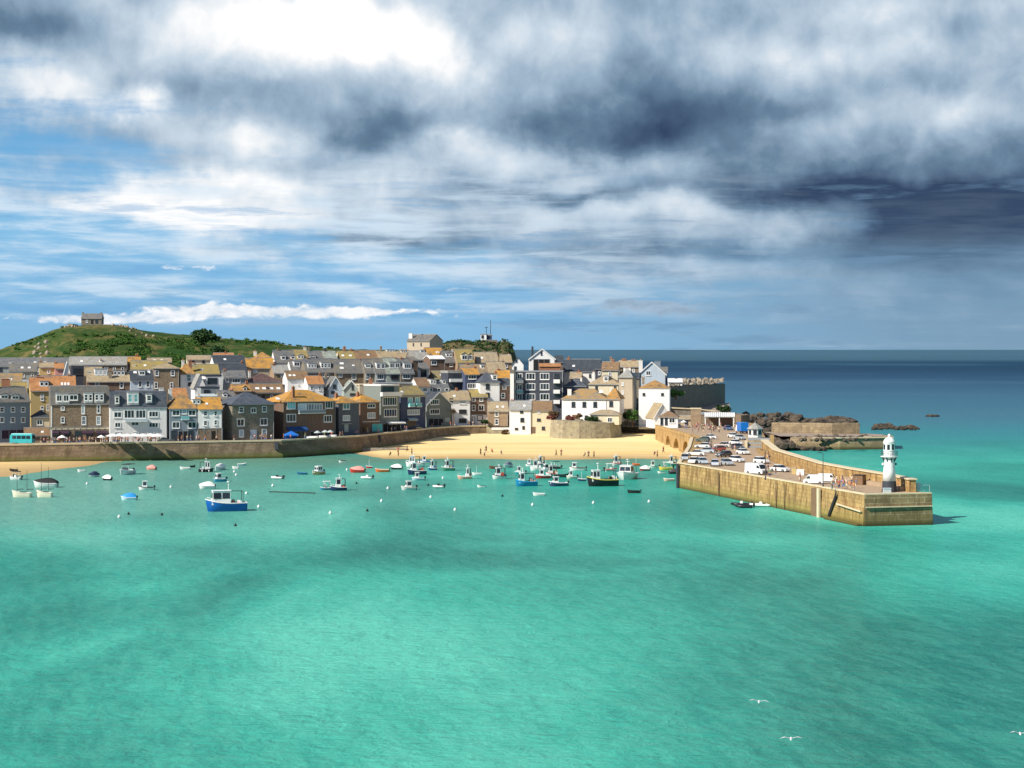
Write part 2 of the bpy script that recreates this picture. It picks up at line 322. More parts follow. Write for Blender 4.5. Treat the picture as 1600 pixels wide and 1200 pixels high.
# ------------------------------------------------------------------ sea
def make_sea():
    m = bpy.data.materials.new('sea_water'); nb = NB(nodes_of(m))
    pos = nb.n('ShaderNodeNewGeometry').outputs['Position']; x, y, z = nb.sep(pos)
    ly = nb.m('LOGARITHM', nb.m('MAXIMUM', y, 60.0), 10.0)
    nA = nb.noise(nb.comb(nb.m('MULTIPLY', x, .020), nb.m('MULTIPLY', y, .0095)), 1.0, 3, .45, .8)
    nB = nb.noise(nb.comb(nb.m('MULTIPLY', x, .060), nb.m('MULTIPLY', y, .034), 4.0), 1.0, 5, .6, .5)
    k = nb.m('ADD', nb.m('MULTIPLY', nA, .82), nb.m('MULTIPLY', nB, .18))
    def tone_patch(cx, cy, sx, sy, amp):  # paler and darker patches added into the water colour
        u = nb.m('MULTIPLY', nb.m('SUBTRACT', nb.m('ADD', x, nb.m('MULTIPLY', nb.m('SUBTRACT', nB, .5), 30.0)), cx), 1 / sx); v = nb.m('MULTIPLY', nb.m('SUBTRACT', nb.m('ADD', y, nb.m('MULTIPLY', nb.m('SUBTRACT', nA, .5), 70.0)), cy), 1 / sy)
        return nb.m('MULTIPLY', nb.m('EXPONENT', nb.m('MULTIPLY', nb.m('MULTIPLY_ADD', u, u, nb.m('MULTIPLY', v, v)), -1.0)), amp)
    for bk in ((-10, 178, 30, 34, .13), (-32, 165, 14, 26, .05), (-40, 262, 30, 18, -.10), (5, 262, 30, 22, -.07), (24, 150, 16, 40, -.10), (62, 175, 26, 46, -.12), (45, 262, 22, 26, .08), (-60, 300, 30, 14, .10), (50, 128, 20, 20, -.04), (28, 225, 22, 18, -.06), (-35, 132, 12, 12, -.04), (90, 420, 40, 60, .05)): k = nb.m('ADD', k, tone_patch(*bk))
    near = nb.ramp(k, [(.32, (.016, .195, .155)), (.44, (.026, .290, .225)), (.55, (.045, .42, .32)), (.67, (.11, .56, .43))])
    # sandy shallows, silt to the west of the harbour
    silt = nb.m('MULTIPLY', nb.rng(x, 10.0, -90.0), nb.rng(nb.m('ADD', y, nb.m('MULTIPLY', nb.m('SUBTRACT', nA, .5), 200.0)), 230.0, 360.0, sm=True))
    near = nb.mix(nb.m('MULTIPLY', silt, .8), near, (.17, .36, .30, 1))
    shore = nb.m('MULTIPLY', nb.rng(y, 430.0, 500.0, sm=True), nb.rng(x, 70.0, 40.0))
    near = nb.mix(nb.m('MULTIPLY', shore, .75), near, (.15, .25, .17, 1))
    # far sea: colour by distance, with bands of cloud shadow painted in
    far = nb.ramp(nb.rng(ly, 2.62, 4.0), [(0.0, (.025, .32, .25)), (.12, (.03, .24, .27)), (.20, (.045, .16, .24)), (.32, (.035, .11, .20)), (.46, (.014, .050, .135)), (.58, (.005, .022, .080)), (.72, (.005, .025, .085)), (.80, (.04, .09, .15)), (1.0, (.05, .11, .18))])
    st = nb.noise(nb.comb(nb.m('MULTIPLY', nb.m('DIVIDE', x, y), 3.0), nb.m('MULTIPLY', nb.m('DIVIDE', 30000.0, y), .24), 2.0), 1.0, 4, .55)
    far = nb.mix(nb.m('MULTIPLY', nb.rng(st, .52, .64), nb.rng(ly, 2.8, 3.5, .1, .35)), far, (.07, .16, .24, 1))  # paler streaks between the painted cloud shadows
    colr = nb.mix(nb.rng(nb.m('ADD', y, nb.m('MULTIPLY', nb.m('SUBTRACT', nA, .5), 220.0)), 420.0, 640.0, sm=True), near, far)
    # fine texture: darker flecks, then paler and darker streaks
    nC = nb.noise(nb.comb(nb.m('MULTIPLY', x, .9), nb.m('MULTIPLY', y, .45)), 1.0, 5, .65)
    colr = nb.mix(nb.rng(nC, .30, .72, .20, 0.0), colr, (.012, .13, .11, 1))
    nD = nb.noise(nb.comb(nb.m('MULTIPLY_ADD', y, .12, nb.m('MULTIPLY', x, .55)), nb.m('MULTIPLY', y, .12), 8.0), 1.0, 5, .6, .6)
    colr = nb.mix(nb.m('MULTIPLY', nb.rng(nD, .42, .60), nb.rng(y, 420.0, 150.0, .03, .14)), colr, (.16, .62, .46, 1))
    colr = nb.mix(nb.m('MULTIPLY', nb.rng(nD, .46, .34), nb.rng(y, 420.0, 150.0, .03, .15)), colr, (.015, .19, .15, 1))
    # waves
    wx, wy = nb.m('MULTIPLY_ADD', y, .35, x), nb.m('MULTIPLY_ADD', x, -.35, y)
    h1 = nb.noise(nb.comb(nb.m('MULTIPLY', wx, .38), nb.m('MULTIPLY', wy, .55)), 1.0, 6, .62, .4)
    h2 = nb.noise(nb.comb(nb.m('MULTIPLY', x, .09), nb.m('MULTIPLY', y, .13), 5.), 1.0, 3, .5, .3)
    h3 = nb.noise(pos, 1.6, 4, .65)
    hh = nb.m('ADD', nb.m('MULTIPLY', h1, 1.4), nb.m('ADD', nb.m('MULTIPLY', h2, 1.2), nb.m('MULTIPLY', h3, .35)))
    bp = nb.n('ShaderNodeBump'); bp.inputs['Strength'].default_value = 1.0; bp.inputs['Distance'].default_value = .36; nb.put(bp.inputs['Height'], hh)
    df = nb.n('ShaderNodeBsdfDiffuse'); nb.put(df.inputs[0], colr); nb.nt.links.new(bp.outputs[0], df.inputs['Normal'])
    gl = nb.n('ShaderNodeBsdfGlossy'); gl.inputs['Roughness'].default_value = .16; nb.nt.links.new(bp.outputs[0], gl.inputs['Normal']); gl.inputs[0].default_value = (1, 1, 1, 1)
    fr = nb.n('ShaderNodeFresnel'); fr.inputs[0].default_value = 1.33; nb.nt.links.new(bp.outputs[0], fr.inputs['Normal'])
    fac = nb.m('MULTIPLY', nb.m('MINIMUM', nb.m('MULTIPLY', fr.outputs[0], .50), .20), nb.rng(ly, 2.8, 3.5, 1.0, .45))
    mx = nb.n('ShaderNodeMixShader'); nb.put(mx.inputs[0], fac); nb.nt.links.new(df.outputs[0], mx.inputs[1]); nb.nt.links.new(gl.outputs[0], mx.inputs[2])
    o = nb.n('ShaderNodeOutputMaterial'); nb.nt.links.new(mx.outputs[0], o.inputs[0])
    # one sheet, finer near the camera
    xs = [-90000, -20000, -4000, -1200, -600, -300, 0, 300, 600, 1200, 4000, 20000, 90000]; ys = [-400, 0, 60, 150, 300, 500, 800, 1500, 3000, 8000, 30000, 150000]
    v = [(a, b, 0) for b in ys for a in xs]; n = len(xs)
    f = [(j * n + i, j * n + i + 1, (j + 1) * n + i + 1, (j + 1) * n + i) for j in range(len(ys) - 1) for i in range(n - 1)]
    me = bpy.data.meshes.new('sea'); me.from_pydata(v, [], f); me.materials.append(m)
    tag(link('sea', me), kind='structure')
make_sea()

# ------------------------------------------------------------------ land heights
DW = [(-200, 466), (0, 473), (440, 496), (560, 521), (640, 555), (700, 585), (760, 592), (800, 592), (862, 590), (868, 572), (940, 572), (968, 590), (1026, 584)]
def town_z(px, D):
    d = D - table(DW, px)
    z = 4.6 + max(0, min(d - 22, 150)) * .085
    if px > 800: z -= (z - 4.6) * .45 * smooth((px - 800) / 120)
    return z
def grid_obj(name, px0, px1, nx, D0, D1, ny, zf, mat, kind='structure', smooth_=True, front=None):
    v = []; f = []
    for j in range(ny + 1):
        for i in range(nx + 1):
            px = lerp(i / nx, px0, px1); a = front(px) if front else D0; D = lerp(j / ny, a, D1); v.append((xat(px, D), D, zf(px, D)))
    for j in range(ny):
        for i in range(nx): a = j * (nx + 1) + i; f.append((a, a + 1, a + nx + 2, a + nx + 1))
    me = bpy.data.meshes.new(name); me.from_pydata(v, [], f); me.materials.append(mat)
    if smooth_: me.polygons.foreach_set('use_smooth', [True] * len(f))
    o = link(name, me); o['kind'] = kind; return o
def ns(x, y, s, k=0.0): return mnoise.fractal(Vector((x * s, y * s, k)), 1.0, 2.0, 5)
def heath(key, g1, g2, dry, dark):
    m = bpy.data.materials.new(key); nb = NB(nodes_of(m)); pos = nb.n('ShaderNodeNewGeometry').outputs['Position']; x, y, z = nb.sep(pos)
    v = nb.comb(x, nb.m('MULTIPLY', y, .5), nb.m('MULTIPLY', z, 2.5))
    a = nb.noise(v, .03, 5, .6, .6); b = nb.noise(v, .09, 5, .65, .4); c = nb.noise(v, .6, 4, .7)
    cc = nb.mix(nb.rng(a, .40, .60), c4(g1), c4(g2)); cc = nb.mix(nb.rng(b, .50, .62, 0, .9), cc, c4(dry)); cc = nb.mix(nb.rng(b, .30, .43, .9, 0), cc, c4(dark)); cc = nb.mix(nb.rng(c, .3, .7, .45, 0), cc, c4(dark))
    finish(nb, cc, .95, c, .8, .8, .1); MATS[key] = m
heath('heath', (.028, .075, .014), (.060, .095, .022), (.20, .155, .06), (.016, .042, .010)); heath('headland_scrub', (.08, .09, .035), (.15, .12, .055), (.26, .19, .10), (.03, .03, .02))
m = bpy.data.materials.new('paving'); nb = NB(nodes_of(m)); oc = nb.n('ShaderNodeNewGeometry').outputs['Position']
finish(nb, nb.mix(nb.noise(oc, .25, 5, .6), (.20, .16, .13, 1), (.42, .34, .27, 1)), .9, nb.noise(oc, 2, 3), .2); MATS['paving'] = m
m = bpy.data.materials.new('sand'); nb = NB(nodes_of(m)); pos = nb.n('ShaderNodeNewGeometry').outputs['Position']; x, y, z = nb.sep(pos)
sc_ = nb.noise(nb.comb(nb.m('MULTIPLY', x, .02), nb.m('MULTIPLY', y, .16)), 1.0, 5, .55, .4)
cc = nb.mix(nb.rng(sc_, .40, .62), (.88, .67, .33, 1), (.78, .54, .23, 1)); cc = nb.mix(nb.rng(z, .02, .42, .8, 0), cc, (.36, .24, .11, 1))
cc = nb.mix(nb.rng(z, 1.0, 1.5, 0, .5), cc, (.92, .74, .42, 1)); cc = nb.mix(nb.rng(nb.noise(pos, 1.2, 4, .7), .3, .7, .12, 0), cc, (.40, .25, .10, 1))
finish(nb, cc, .95, nb.noise(pos, .8, 5, .6), .5, .15, .15); MATS['sand'] = m

grid_obj('ground', -160, 1140, 130, 0, 900, 60, lambda px, D: town_z(px, D) - (30 * smooth((D - 700) / 60) if px > 795 else 0), M('paving'), front=lambda px: table(DW, px) + (1.0 if px < 765 else .6))
# long island hill with the chapel on top
SKY1 = [(-260, 575), (-120, 562), (0, 546), (30, 536), (60, 525), (85, 515), (104, 510), (140, 508), (172, 508), (195, 511), (225, 517), (262, 521), (300, 524), (350, 529), (400, 533), (440, 538), (480, 543), (560, 546.5), (640, 547), (700, 548), (760, 556), (810, 590)]
def hill_z(px, D):
    top = zat(table(SKY1, px), 1000.0); base = 12.0
    h = base + (top - base) * (smooth((D - 800) / 200.0) ** .85 if D < 1000 else 1 - smooth((D - 1000) / 170.0) * 1.6)
    k = 1 - abs(D - 1000) / 220
    h += ns(px / 2.8, D, .03) * 2.6 * smooth((1000 - D) / 80) * smooth((D - 800) / 60)
    return h + ns(px / 2.8, D, .16, 3) * .45
o = grid_obj('hill', -260, 810, 300, 790, 1170, 60, hill_z, M('heath'))
SKY2 = [(655, 560), (670, 546), (684, 537), (705, 535.5), (735, 534), (775, 535), (780, 540), (786, 534), (794, 535), (801, 543), (806, 556), (812, 585), (825, 640)]
def head_z(px, D):
    top = zat(table(SKY2, px), 820.0); h = 8 + (top - 8) * (1 - min(1.5, abs(D - 820) / 85.0) ** 2)
    return h + ns(px / 2.8, D, .10, 8) * 1.6
grid_obj('headland', 660, 825, 90, 720, 930, 40, head_z, M('headland_scrub'))
# beach in front of the wharf and the small strand to the west
def beach_z(px, D): return (D - 491) * .0185 + max(0, (D - 555)) * .012 + ns(xat(px, D), D, .05) * .10 - max(0, (600 - px)) * .010 * (1 - smooth((px - 500) / 60) * .0)
grid_obj('beach', 520, 1100, 120, 478, 604, 40, beach_z, M('sand'))
WL = [(-200, 395), (0, 424), (60, 437), (130, 462), (175, 480)]
grid_obj('strand', -200, 190, 60, 0, 486, 16, lambda px, D: (D - table(WL, px)) * .0075 + ns(xat(px, D), D, .06) * .05, M('sand'), front=lambda px: table(WL, px) - 8)

# ------------------------------------------------------------------ stone: pier, sea walls
def blocks(key, c1, c2, joint, bw, bh, stain=(.06, .045, .02), algae=(.10, .12, .02), z0=.2, z1=2.2, streak=.8, mort=.03):
    m = bpy.data.materials.new(key); nb = NB(nodes_of(m)); pos = nb.n('ShaderNodeNewGeometry').outputs['Position']; x, y, z = nb.sep(pos)
    b = nb.n('ShaderNodeTexBrick'); b.offset = .5; u = nb.m('MULTIPLY_ADD', y, -.9, x)
    nb.put(b.inputs['Vector'], nb.comb(u, z, 0.0)); b.inputs['Scale'].default_value = 1.0; b.inputs['Brick Width'].default_value = bw; b.inputs['Row Height'].default_value = bh
    b.inputs['Mortar Size'].default_value = mort; b.inputs['Color1'].default_value = c4(c1); b.inputs['Color2'].default_value = c4(c2); b.inputs['Mortar'].default_value = c4(joint)
    st = nb.noise(nb.comb(nb.m('MULTIPLY', u, .8), nb.m('MULTIPLY', z, .16)), 1.0, 5, .7); bg = nb.noise(pos, .3, 6, .7); fi = nb.noise(pos, 2.2, 4, .7)
    cc = nb.mix(nb.rng(st, .48, .62, 0, streak), b.outputs['Color'], c4(stain)); cc = nb.mix(nb.rng(bg, .48, .62, 0, .8), cc, c4([q * .45 for q in c1])); cc = nb.mix(nb.rng(fi, .35, .7, .3, 0), cc, c4(stain))
    zz = nb.m('ADD', z, nb.m('MULTIPLY', nb.m('SUBTRACT', bg, .5), 2.5)); cc = nb.mix(nb.rng(zz, z0, z1, .85, 0), cc, c4(algae)); cc = nb.mix(nb.rng(z, .05, .9, .85, 0), cc, (.03, .03, .012, 1))
    finish(nb, cc, .85, nb.m('ADD', b.outputs['Fac'], nb.m('MULTIPLY', fi, -.8)), .6, .08, .3); MATS[key] = m
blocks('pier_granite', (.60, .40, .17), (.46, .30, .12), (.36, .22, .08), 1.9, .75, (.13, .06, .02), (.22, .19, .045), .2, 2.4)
blocks('pier_end_shaded', (.36, .26, .13), (.25, .18, .09), (.50, .42, .27), 2.4, .95, (.10, .07, .035), (.12, .10, .03), .2, 2.6, .6, .07)  # shade of the end face put into darker colours; larger blocks, pale joints
blocks('wharf_stone', (.38, .28, .18), (.24, .175, .12), (.24, .17, .11), 1.3, .5, (.13, .09, .055), (.13, .16, .02), .2, 1.9, .75)
blocks('arch_stone', (.62, .42, .18), (.50, .33, .14), (.30, .19, .09), 1.4, .55, (.26, .15, .06), (.2, .14, .06), -1, .5, .5)
blocks('breakwater_stone', (.50, .38, .23), (.36, .27, .17), (.28, .20, .12), 2.2, .8, (.16, .12, .07), (.13, .12, .04), .2, 2.2, .5)
m = bpy.data.materials.new('coping'); nb = NB(nodes_of(m)); pos = nb.n('ShaderNodeNewGeometry').outputs['Position']
finish(nb, nb.mix(nb.noise(pos, .8, 5, .7), (.50, .40, .26, 1), (.80, .69, .48, 1)), .85, nb.noise(pos, 3, 3), .3); MATS['coping'] = m
m = bpy.data.materials.new('pier_deck'); nb = NB(nodes_of(m)); pos = nb.n('ShaderNodeNewGeometry').outputs['Position']
a_ = nb.noise(pos, .3, 5, .65); finish(nb, nb.mix(nb.rng(nb.noise(pos, 2.0, 4, .7), .3, .7, 0, .5), nb.mix(a_, (.52, .39, .26, 1), (.38, .28, .19, 1)), (.25, .17, .11, 1)), .9, a_, .3); MATS['pier_deck'] = m

def ribbon(mb, line, t, z0, z1, mat, batter=0.0):
    """vertical wall along a polyline of (x,y); t = thickness away from the seaward face; batter pushes the foot out"""
    n = len(line); out = []
    for i, p in enumerate(line):
        a = Vector(line[max(0, i - 1)]); b = Vector(line[min(n - 1, i + 1)]); d = (b - a).normalized(); nn = Vector((-d.y, d.x)); out.append((Vector(p), nn))
    g = lambda z, i: z[i] if isinstance(z, (list, tuple)) else z
    for i in range(n - 1):
        (p, a), (q, b) = out[i], out[i + 1]
        v = [(*(p - a * batter), g(z0, i)), (*(q - b * batter), g(z0, i + 1)), (*(q + b * t), g(z0, i + 1)), (*(p + a * t), g(z0, i)), (*p, g(z1, i)), (*q, g(z1, i + 1)), (*(q + b * t), g(z1, i + 1)), (*(p + a * t), g(z1, i))]
        mb.mesh_part(v, [(0, 3, 2, 1), (4, 5, 6, 7), (0, 1, 5, 4), (1, 2, 6, 5), (2, 3, 7, 6), (3, 0, 4, 7)], mat)
    return mb
wl = [(xat(px, table(DW, px)), table(DW, px)) for px in [-160] + list(range(-120, 760, 40)) + [762]]
w = thing('sea_wall', 'long weathered stone quay wall with a pale coping along the harbour front', 'wall')
ribbon(MB(), wl, 2.0, -1.5, 4.55, M('wharf_stone'), .9).build('wall_face', w)
ribbon(MB(), [(a, b - .15) for a, b in wl], 1.1, 4.56, 5.0, M('coping')).build('coping', w)
# promenade surface
rd = [(-160, 466), (0, 474), (440, 497), (560, 523), (640, 557), (700, 586), (762, 593)]
def road():
    v = []; f = []
    for i, px in enumerate(range(-160, 763, 20)):
        a = table(DW, px) + 1.2; b = a + 24; v += [(xat(px, a), a, 4.64), (xat(px, b), b, 4.64)]
    for i in range(0, len(v) - 2, 2): f.append((i, i + 2, i + 3, i + 1))
    me = bpy.data.meshes.new('road'); me.from_pydata(v, [], f); me.materials.append(M('paving')); tag(link('road', me), kind='structure')
road()
# drain slots in the quay wall
for px in (432.5, 592.5):
    D = table(DW, px); x = xat(px, D)
    o = MB().box(x - .5, x + .5, D - .95, D - .2, 2.4, 4.4, M('dark_trim')).build('drain', w)
# stone terrace under the inn
def wallpath(pxs, t, z0, z1, mat, batter=.5):
    return ribbon(MB(), [(xat(p, table(DW, p)), table(DW, p)) for p in pxs], t, z0, z1, mat, batter)
w = thing('terrace_wall', 'tall lichen spotted stone terrace wall between the beach and white inn', 'wall')
ribbon(MB(), [(xat(p, D), D) for p, D in ((861, 574), (880, 570), (905, 569), (930, 570), (952, 572), (969, 580))], 14.0, .2, [7.4, 7.3, 7.1, 7.0, 6.6, 6.6], M('terrace_stone'), .9).build('wall_face', w)
w = thing('cottage_wall', 'low stone wall with white top below the tan cottage', 'wall')
ribbon(MB(), [(xat(p, 590), 590) for p in (760, 772, 797)], 5.0, .3, [4.9, 3.4, 3.2], M('terrace_stone'), .6).build('wall_face', w)
ribbon(MB(), [(xat(p, 589.8), 589.8) for p in (768, 796)], .5, 3.5, 4.3, M('white_render')).build('coping', w)
w = thing('slip_wall', 'dark shaded retaining wall beside the slipway below the green shrub', 'wall')
ribbon(MB(), [(xat(p, D), D) for p, D in ((968, 596), (1000, 594), (1024, 590))], 3.0, .5, [6.5, 5.5, 7.0], M('granite_grey'), .3).build('wall_face', w)
# stone groyne on the sand
g = MB().mesh_part([(-11, -1.5, -.6), (10, 0, -.3), (11, 1, -.2), (-11, 2.5, -.6), (-11, -.5, .9), (9.5, .3, .45), (9.5, .6, .45), (-11, 1.2, 1.0)], [(0, 3, 2, 1), (4, 5, 6, 7), (0, 1, 5, 4), (1, 2, 6, 5), (2, 3, 7, 6), (3, 0, 4, 7)], M('granite_grey')).build('slipway')
g.location = (xat(585, 523), 523, .6); g.rotation_euler = (0, 0, R(4)); tag(g, 'dark low stone slip running from the quay wall onto the sand', 'slipway')

# ------------------------------------------------------------------ the main pier
DZ = 5.3
inner = [(71.5, 600.0), (58, 545.0), (50.0, 500.0), (44.5, 452.0), (36.1, 389.0)]
face = [(36.1, 389.0), (42.6, 366.0), (48.4, 345.0), (54.0, 325.0), (59.8, 304.0)]
endl = [(59.8, 304.0), (71.9, 306.8)]
outer = [(71.9, 306.8), (68.6, 322), (64.6, 338.0), (61.6, 352.0), (59.4, 397), (61, 430), (64, 455.0), (66, 480.0), (71.5, 506), (76.5, 550), (81, 600)]
pier = thing('stone_pier', 'long golden granite pier with parked cars and a white lighthouse at its end', 'pier')
ribbon(MB(), inner[2:], 3.0, -2, DZ, M('pier_granite'), .25).build('root_wall', pier)
ribbon(MB(), face, 2.5, -2, DZ, M('pier_granite'), .35).build('harbour_face', pier)
ribbon(MB(), endl, 3.0, -2, DZ, M('pier_end_shaded'), .35).build('end_face', pier)
ribbon(MB(), outer, 2.2, -2, DZ, M('pier_granite'), .3).build('seaward_face', pier)
# deck polygon strip
dk = MB(); rows = [((60.3, 304.6), (71.4, 307.2)), ((54.4, 325.0), (68.2, 322.5)), ((48.8, 345.0), (62.6, 347.0)), ((43.0, 366.0), (60.6, 366.0)), ((36.6, 389.0), (59.4, 389.0)), ((40.5, 420.0), (60.4, 420)), ((45.0, 452.0), (63.6, 455)), ((48.5, 488), (66, 480)), ((51.0, 500.0), (71, 506)), ((54, 548), (76, 550)), ((66, 600), (80, 600)), ((70, 660), (86, 660))]
for (a, b), (c, d) in zip(rows, rows[1:]): dk.face([(*a, DZ - .02), (*b, DZ - .02), (*d, DZ - .02), (*c, DZ - .02)], M('pier_deck'))
dk.build('deck', pier)
ribbon(MB(), [(a - .3 if i < 3 else a, b) for i, (a, b) in enumerate(inner[2:] + face[1:])], .9, DZ + .002, DZ + .22, M('coping')).build('coping', pier)
ribbon(MB(), endl, .9, DZ + .003, DZ + .20, M('coping')).build('coping', pier)
ribbon(MB(), [(70.0, 310.5), (68.4, 322), (64.4, 338.0), (61.4, 352.0), (59.2, 397), (60.8, 428)], 1.2, DZ - .5, [7.4, 7.45, 7.5, 7.6, 7.7, 8.3], M('pier_granite'), 0).build('parapet', pier)
ribbon(MB(), [(70.2, 310.3), (68.6, 322), (64.6, 338.0), (61.6, 352.0), (59.4, 397), (61, 428)], 1.6, [7.4, 7.45, 7.5, 7.6, 7.7, 8.3], [7.62, 7.67, 7.72, 7.82, 7.92, 8.52], M('coping'), 0).build('coping', pier)
# raised bench along the parapet foot, dark strips for recess shade and shadow of the steps, ladder, strings on the end face
ribbon(MB(), [(68.6, 312.5), (67.0, 322), (63.0, 338)], 1.0, DZ, DZ + .75, M('pier_deck')).build('step', pier)
def on_face(px, off=0.0):
    for (a, b) in zip(face, face[1:]):
        k = (px - 800) / F; dx, dy = b[0] - a[0], b[1] - a[1]; t = (k * a[1] - a[0]) / (dx - k * dy)
        if -.01 <= t <= 1.01: return Vector((a[0] + dx * t, a[1] + dy * t, 0)) + Vector((-.96, -.27, 0)) * off
    return Vector((face[-1][0], face[-1][1], 0))
def face_strip(name, pa, pb, z0a, z1a, z0b, z1b, off, mat):
    a = on_face(pa, .36); b = on_face(pb, .36); a2 = on_face(pa, .36 + off); b2 = on_face(pb, .36 + off)
    v = [(a.x, a.y, z0a), (b.x, b.y, z0b), (b2.x, b2.y, z0b), (a2.x, a2.y, z0a), (a.x, a.y, z1a), (b.x, b.y, z1b), (b2.x, b2.y, z1b), (a2.x, a2.y, z1a)]
    return MB().mesh_part(v, [(0, 3, 2, 1), (4, 5, 6, 7), (0, 1, 5, 4), (1, 2, 6, 5), (2, 3, 7, 6), (3, 0, 4, 7)], mat).build(name, pier)
face_strip('recess_shade_strip', 1271, 1280.5, -1, 5.1, -1, 5.1, .12, M('wood_brown'))  # brown strip on the face, coloured for the shade of a recess
face_strip('fender', 1282, 1285, -1, 5.2, -1, 5.2, .4, M('coping'))
face_strip('fender', 1061.5, 1063.5, -1, 5.2, -1, 5.2, .4, M('dark_trim')); face_strip('fender', 1125, 1126, -1, 5, -1, 5, .15, M('wood_brown'))
for px in (1215, 1228): face_strip('ladder', px, px + .7, 0, 5, 0, 5, .1, M('wood_brown'))
face_strip('stair_shadow_gap', 1297, 1310, -.3, .9, 4.2, 5.2, .10, M('rubber_black')).name = 'stair'  # black strip painted in as the diagonal shadow of the steps
face_strip('string_course', 1311, 1349, 2.9, 3.15, 2.35, 2.6, .25, M('coping')); face_strip('landing', 1296, 1349, -.3, .5, -.3, .3, .8, M('pier_granite'))
e = ribbon(MB(), [(60.0, 303.5), (71.9, 306.35)], .3, 3.15, 3.32, M('coping'), 0).build('string_course', pier)
# arched wall between the beach and the pier
aw = thing('arched_wall', 'sunlit sandstone wall with three dark arches rising from the beach', 'wall')
a0 = Vector((xat(1024, 566), 566)); a1 = Vector((50.0, 500)); ad = (a1 - a0); al = ad.length; ad.normalize(); an = Vector((ad.y, -ad.x)) * 1
if an.x > 0: an = -an
# wall local frame: u along, thickness to the land side
def arch_wall():
    zt = 5.3; zb = -.6; opens = [(al * .32, al * .44), (al * .54, al * .68), (al * .78, al * .94)]; tops = [4.0, 4.0, 4.0]
    polys = []; u = 0.0
    for (o0, o1), ot in zip(opens, tops):
        polys.append([(u, zb), (o0, zb), (o0, zt), (u, zt)])
        n = 8; r = (o1 - o0) / 2; arc = [(o0 + r - r * math.cos(math.pi * k / n), ot - r * .9 + r * .9 * math.sin(math.pi * k / n)) for k in range(n + 1)]
        for p, q in zip(arc, arc[1:]): polys.append([p, q, (q[0], zt), (p[0], zt)])
        u = o1
    polys.append([(u, zb), (al, zb), (al, zt), (u, zt)])
    mb = MB()
    def W(p, t): q = a0 + ad * p[0] - an * t; return (q.x, q.y, p[1])
    for pg in polys:
        n = len(pg); v = [W(p, 0) for p in pg] + [W(p, 4.2) for p in pg]
        mb.mesh_part(v, [tuple(range(n)), tuple(range(2 * n - 1, n - 1, -1))] + [(i, (i + 1) % n, n + (i + 1) % n, n + i) for i in range(n)], M('arch_stone'))
    mb.build('wall_face', aw)
    bk = MB(); bk.face([W((0, zb), 4.19), W((al, zb), 4.19), W((al, zt), 4.19), W((0, zt), 4.19)], M('granite_grey')); bk.build('arch_back', aw)
    cp = MB()
    for t0, t1, z0, z1 in ((-.1, .7, zt, zt + .9),):
        v = [W((0, z0), t0), W((al, z0), t0), W((al, z0), t1), W((0, z0), t1), W((0, z1), t0), W((al, z1), t0), W((al, z1), t1), W((0, z1), t1)]
        cp.mesh_part(v, [(0, 3, 2, 1), (4, 5, 6, 7), (0, 1, 5, 4), (1, 2, 6, 5), (2, 3, 7, 6), (3, 0, 4, 7)], M('arch_stone'))
    cp.build('parapet', aw)
arch_wall()
# quay apron behind the arches
def apron():
    pts = [(xat(1026, 572), 572), (51.0, 501), (72, 520), (78, 560), (83, 640), (60, 640)]
    MB().face([(x, y, DZ - .05) for x, y in pts], M('pier_deck')); me = MB().face([(x, y, DZ - .05) for x, y in pts], M('pier_deck')).mesh('quay_pavement'); tag(link('quay_pavement', me), kind='structure')
apron()

# second, shorter breakwater out to sea
bw = thing('breakwater', 'low stone breakwater with two stepped walls reaching into the green sea', 'breakwater')
ribbon(MB(), [(84, 541), (98, 536), (114.5, 539), (118, 556)], 10, -1.5, 3.4, M('breakwater_stone'), .3).build('wall_face', bw)
ribbon(MB(), [(82, 566), (100, 560), (109, 562)], 2.0, -1, 6.9, M('breakwater_stone'), .2).build('upper_wall', bw)
MB().face([(82, 548, 3.45), (113, 546, 3.45), (116, 560, 3.45), (108, 566, 3.6), (80, 570, 3.8)], M('paving')).build('deck', bw)
ribbon(MB(), [(90, 535.5), (98, 535.4), (114.8, 538.6)], 1.0, 3.4, 3.7, M('coping')).build('coping', bw)

# rocks
m = bpy.data.materials.new('rock'); nb = NB(nodes_of(m)); pos = nb.n('ShaderNodeNewGeometry').outputs['Position']; z = nb.sep(pos)[2]
a_ = nb.noise(pos, .35, 6, .7); cc = nb.mix(nb.rng(a_, .35, .65), (.028, .024, .022, 1), (.13, .10, .075, 1)); cc = nb.mix(nb.rng(nb.noise(pos, 1.3, 4, .7), .5, .7, 0, .6), cc, (.28, .21, .14, 1)); cc = nb.mix(nb.rng(z, .3, 1.2, .8, 0), cc, (.02, .02, .012, 1))
finish(nb, cc, .9, a_, 1.0, .5); MATS['rock'] = m
m = bpy.data.materials.new('pale_rock'); nb = NB(nodes_of(m)); pos = nb.n('ShaderNodeNewGeometry').outputs['Position']
a_ = nb.noise(pos, .3, 6, .7); finish(nb, nb.mix(nb.rng(a_, .35, .65), (.16, .13, .09, 1), (.52, .44, .33, 1)), .9, a_, 1.0, .5); MATS['pale_rock'] = m
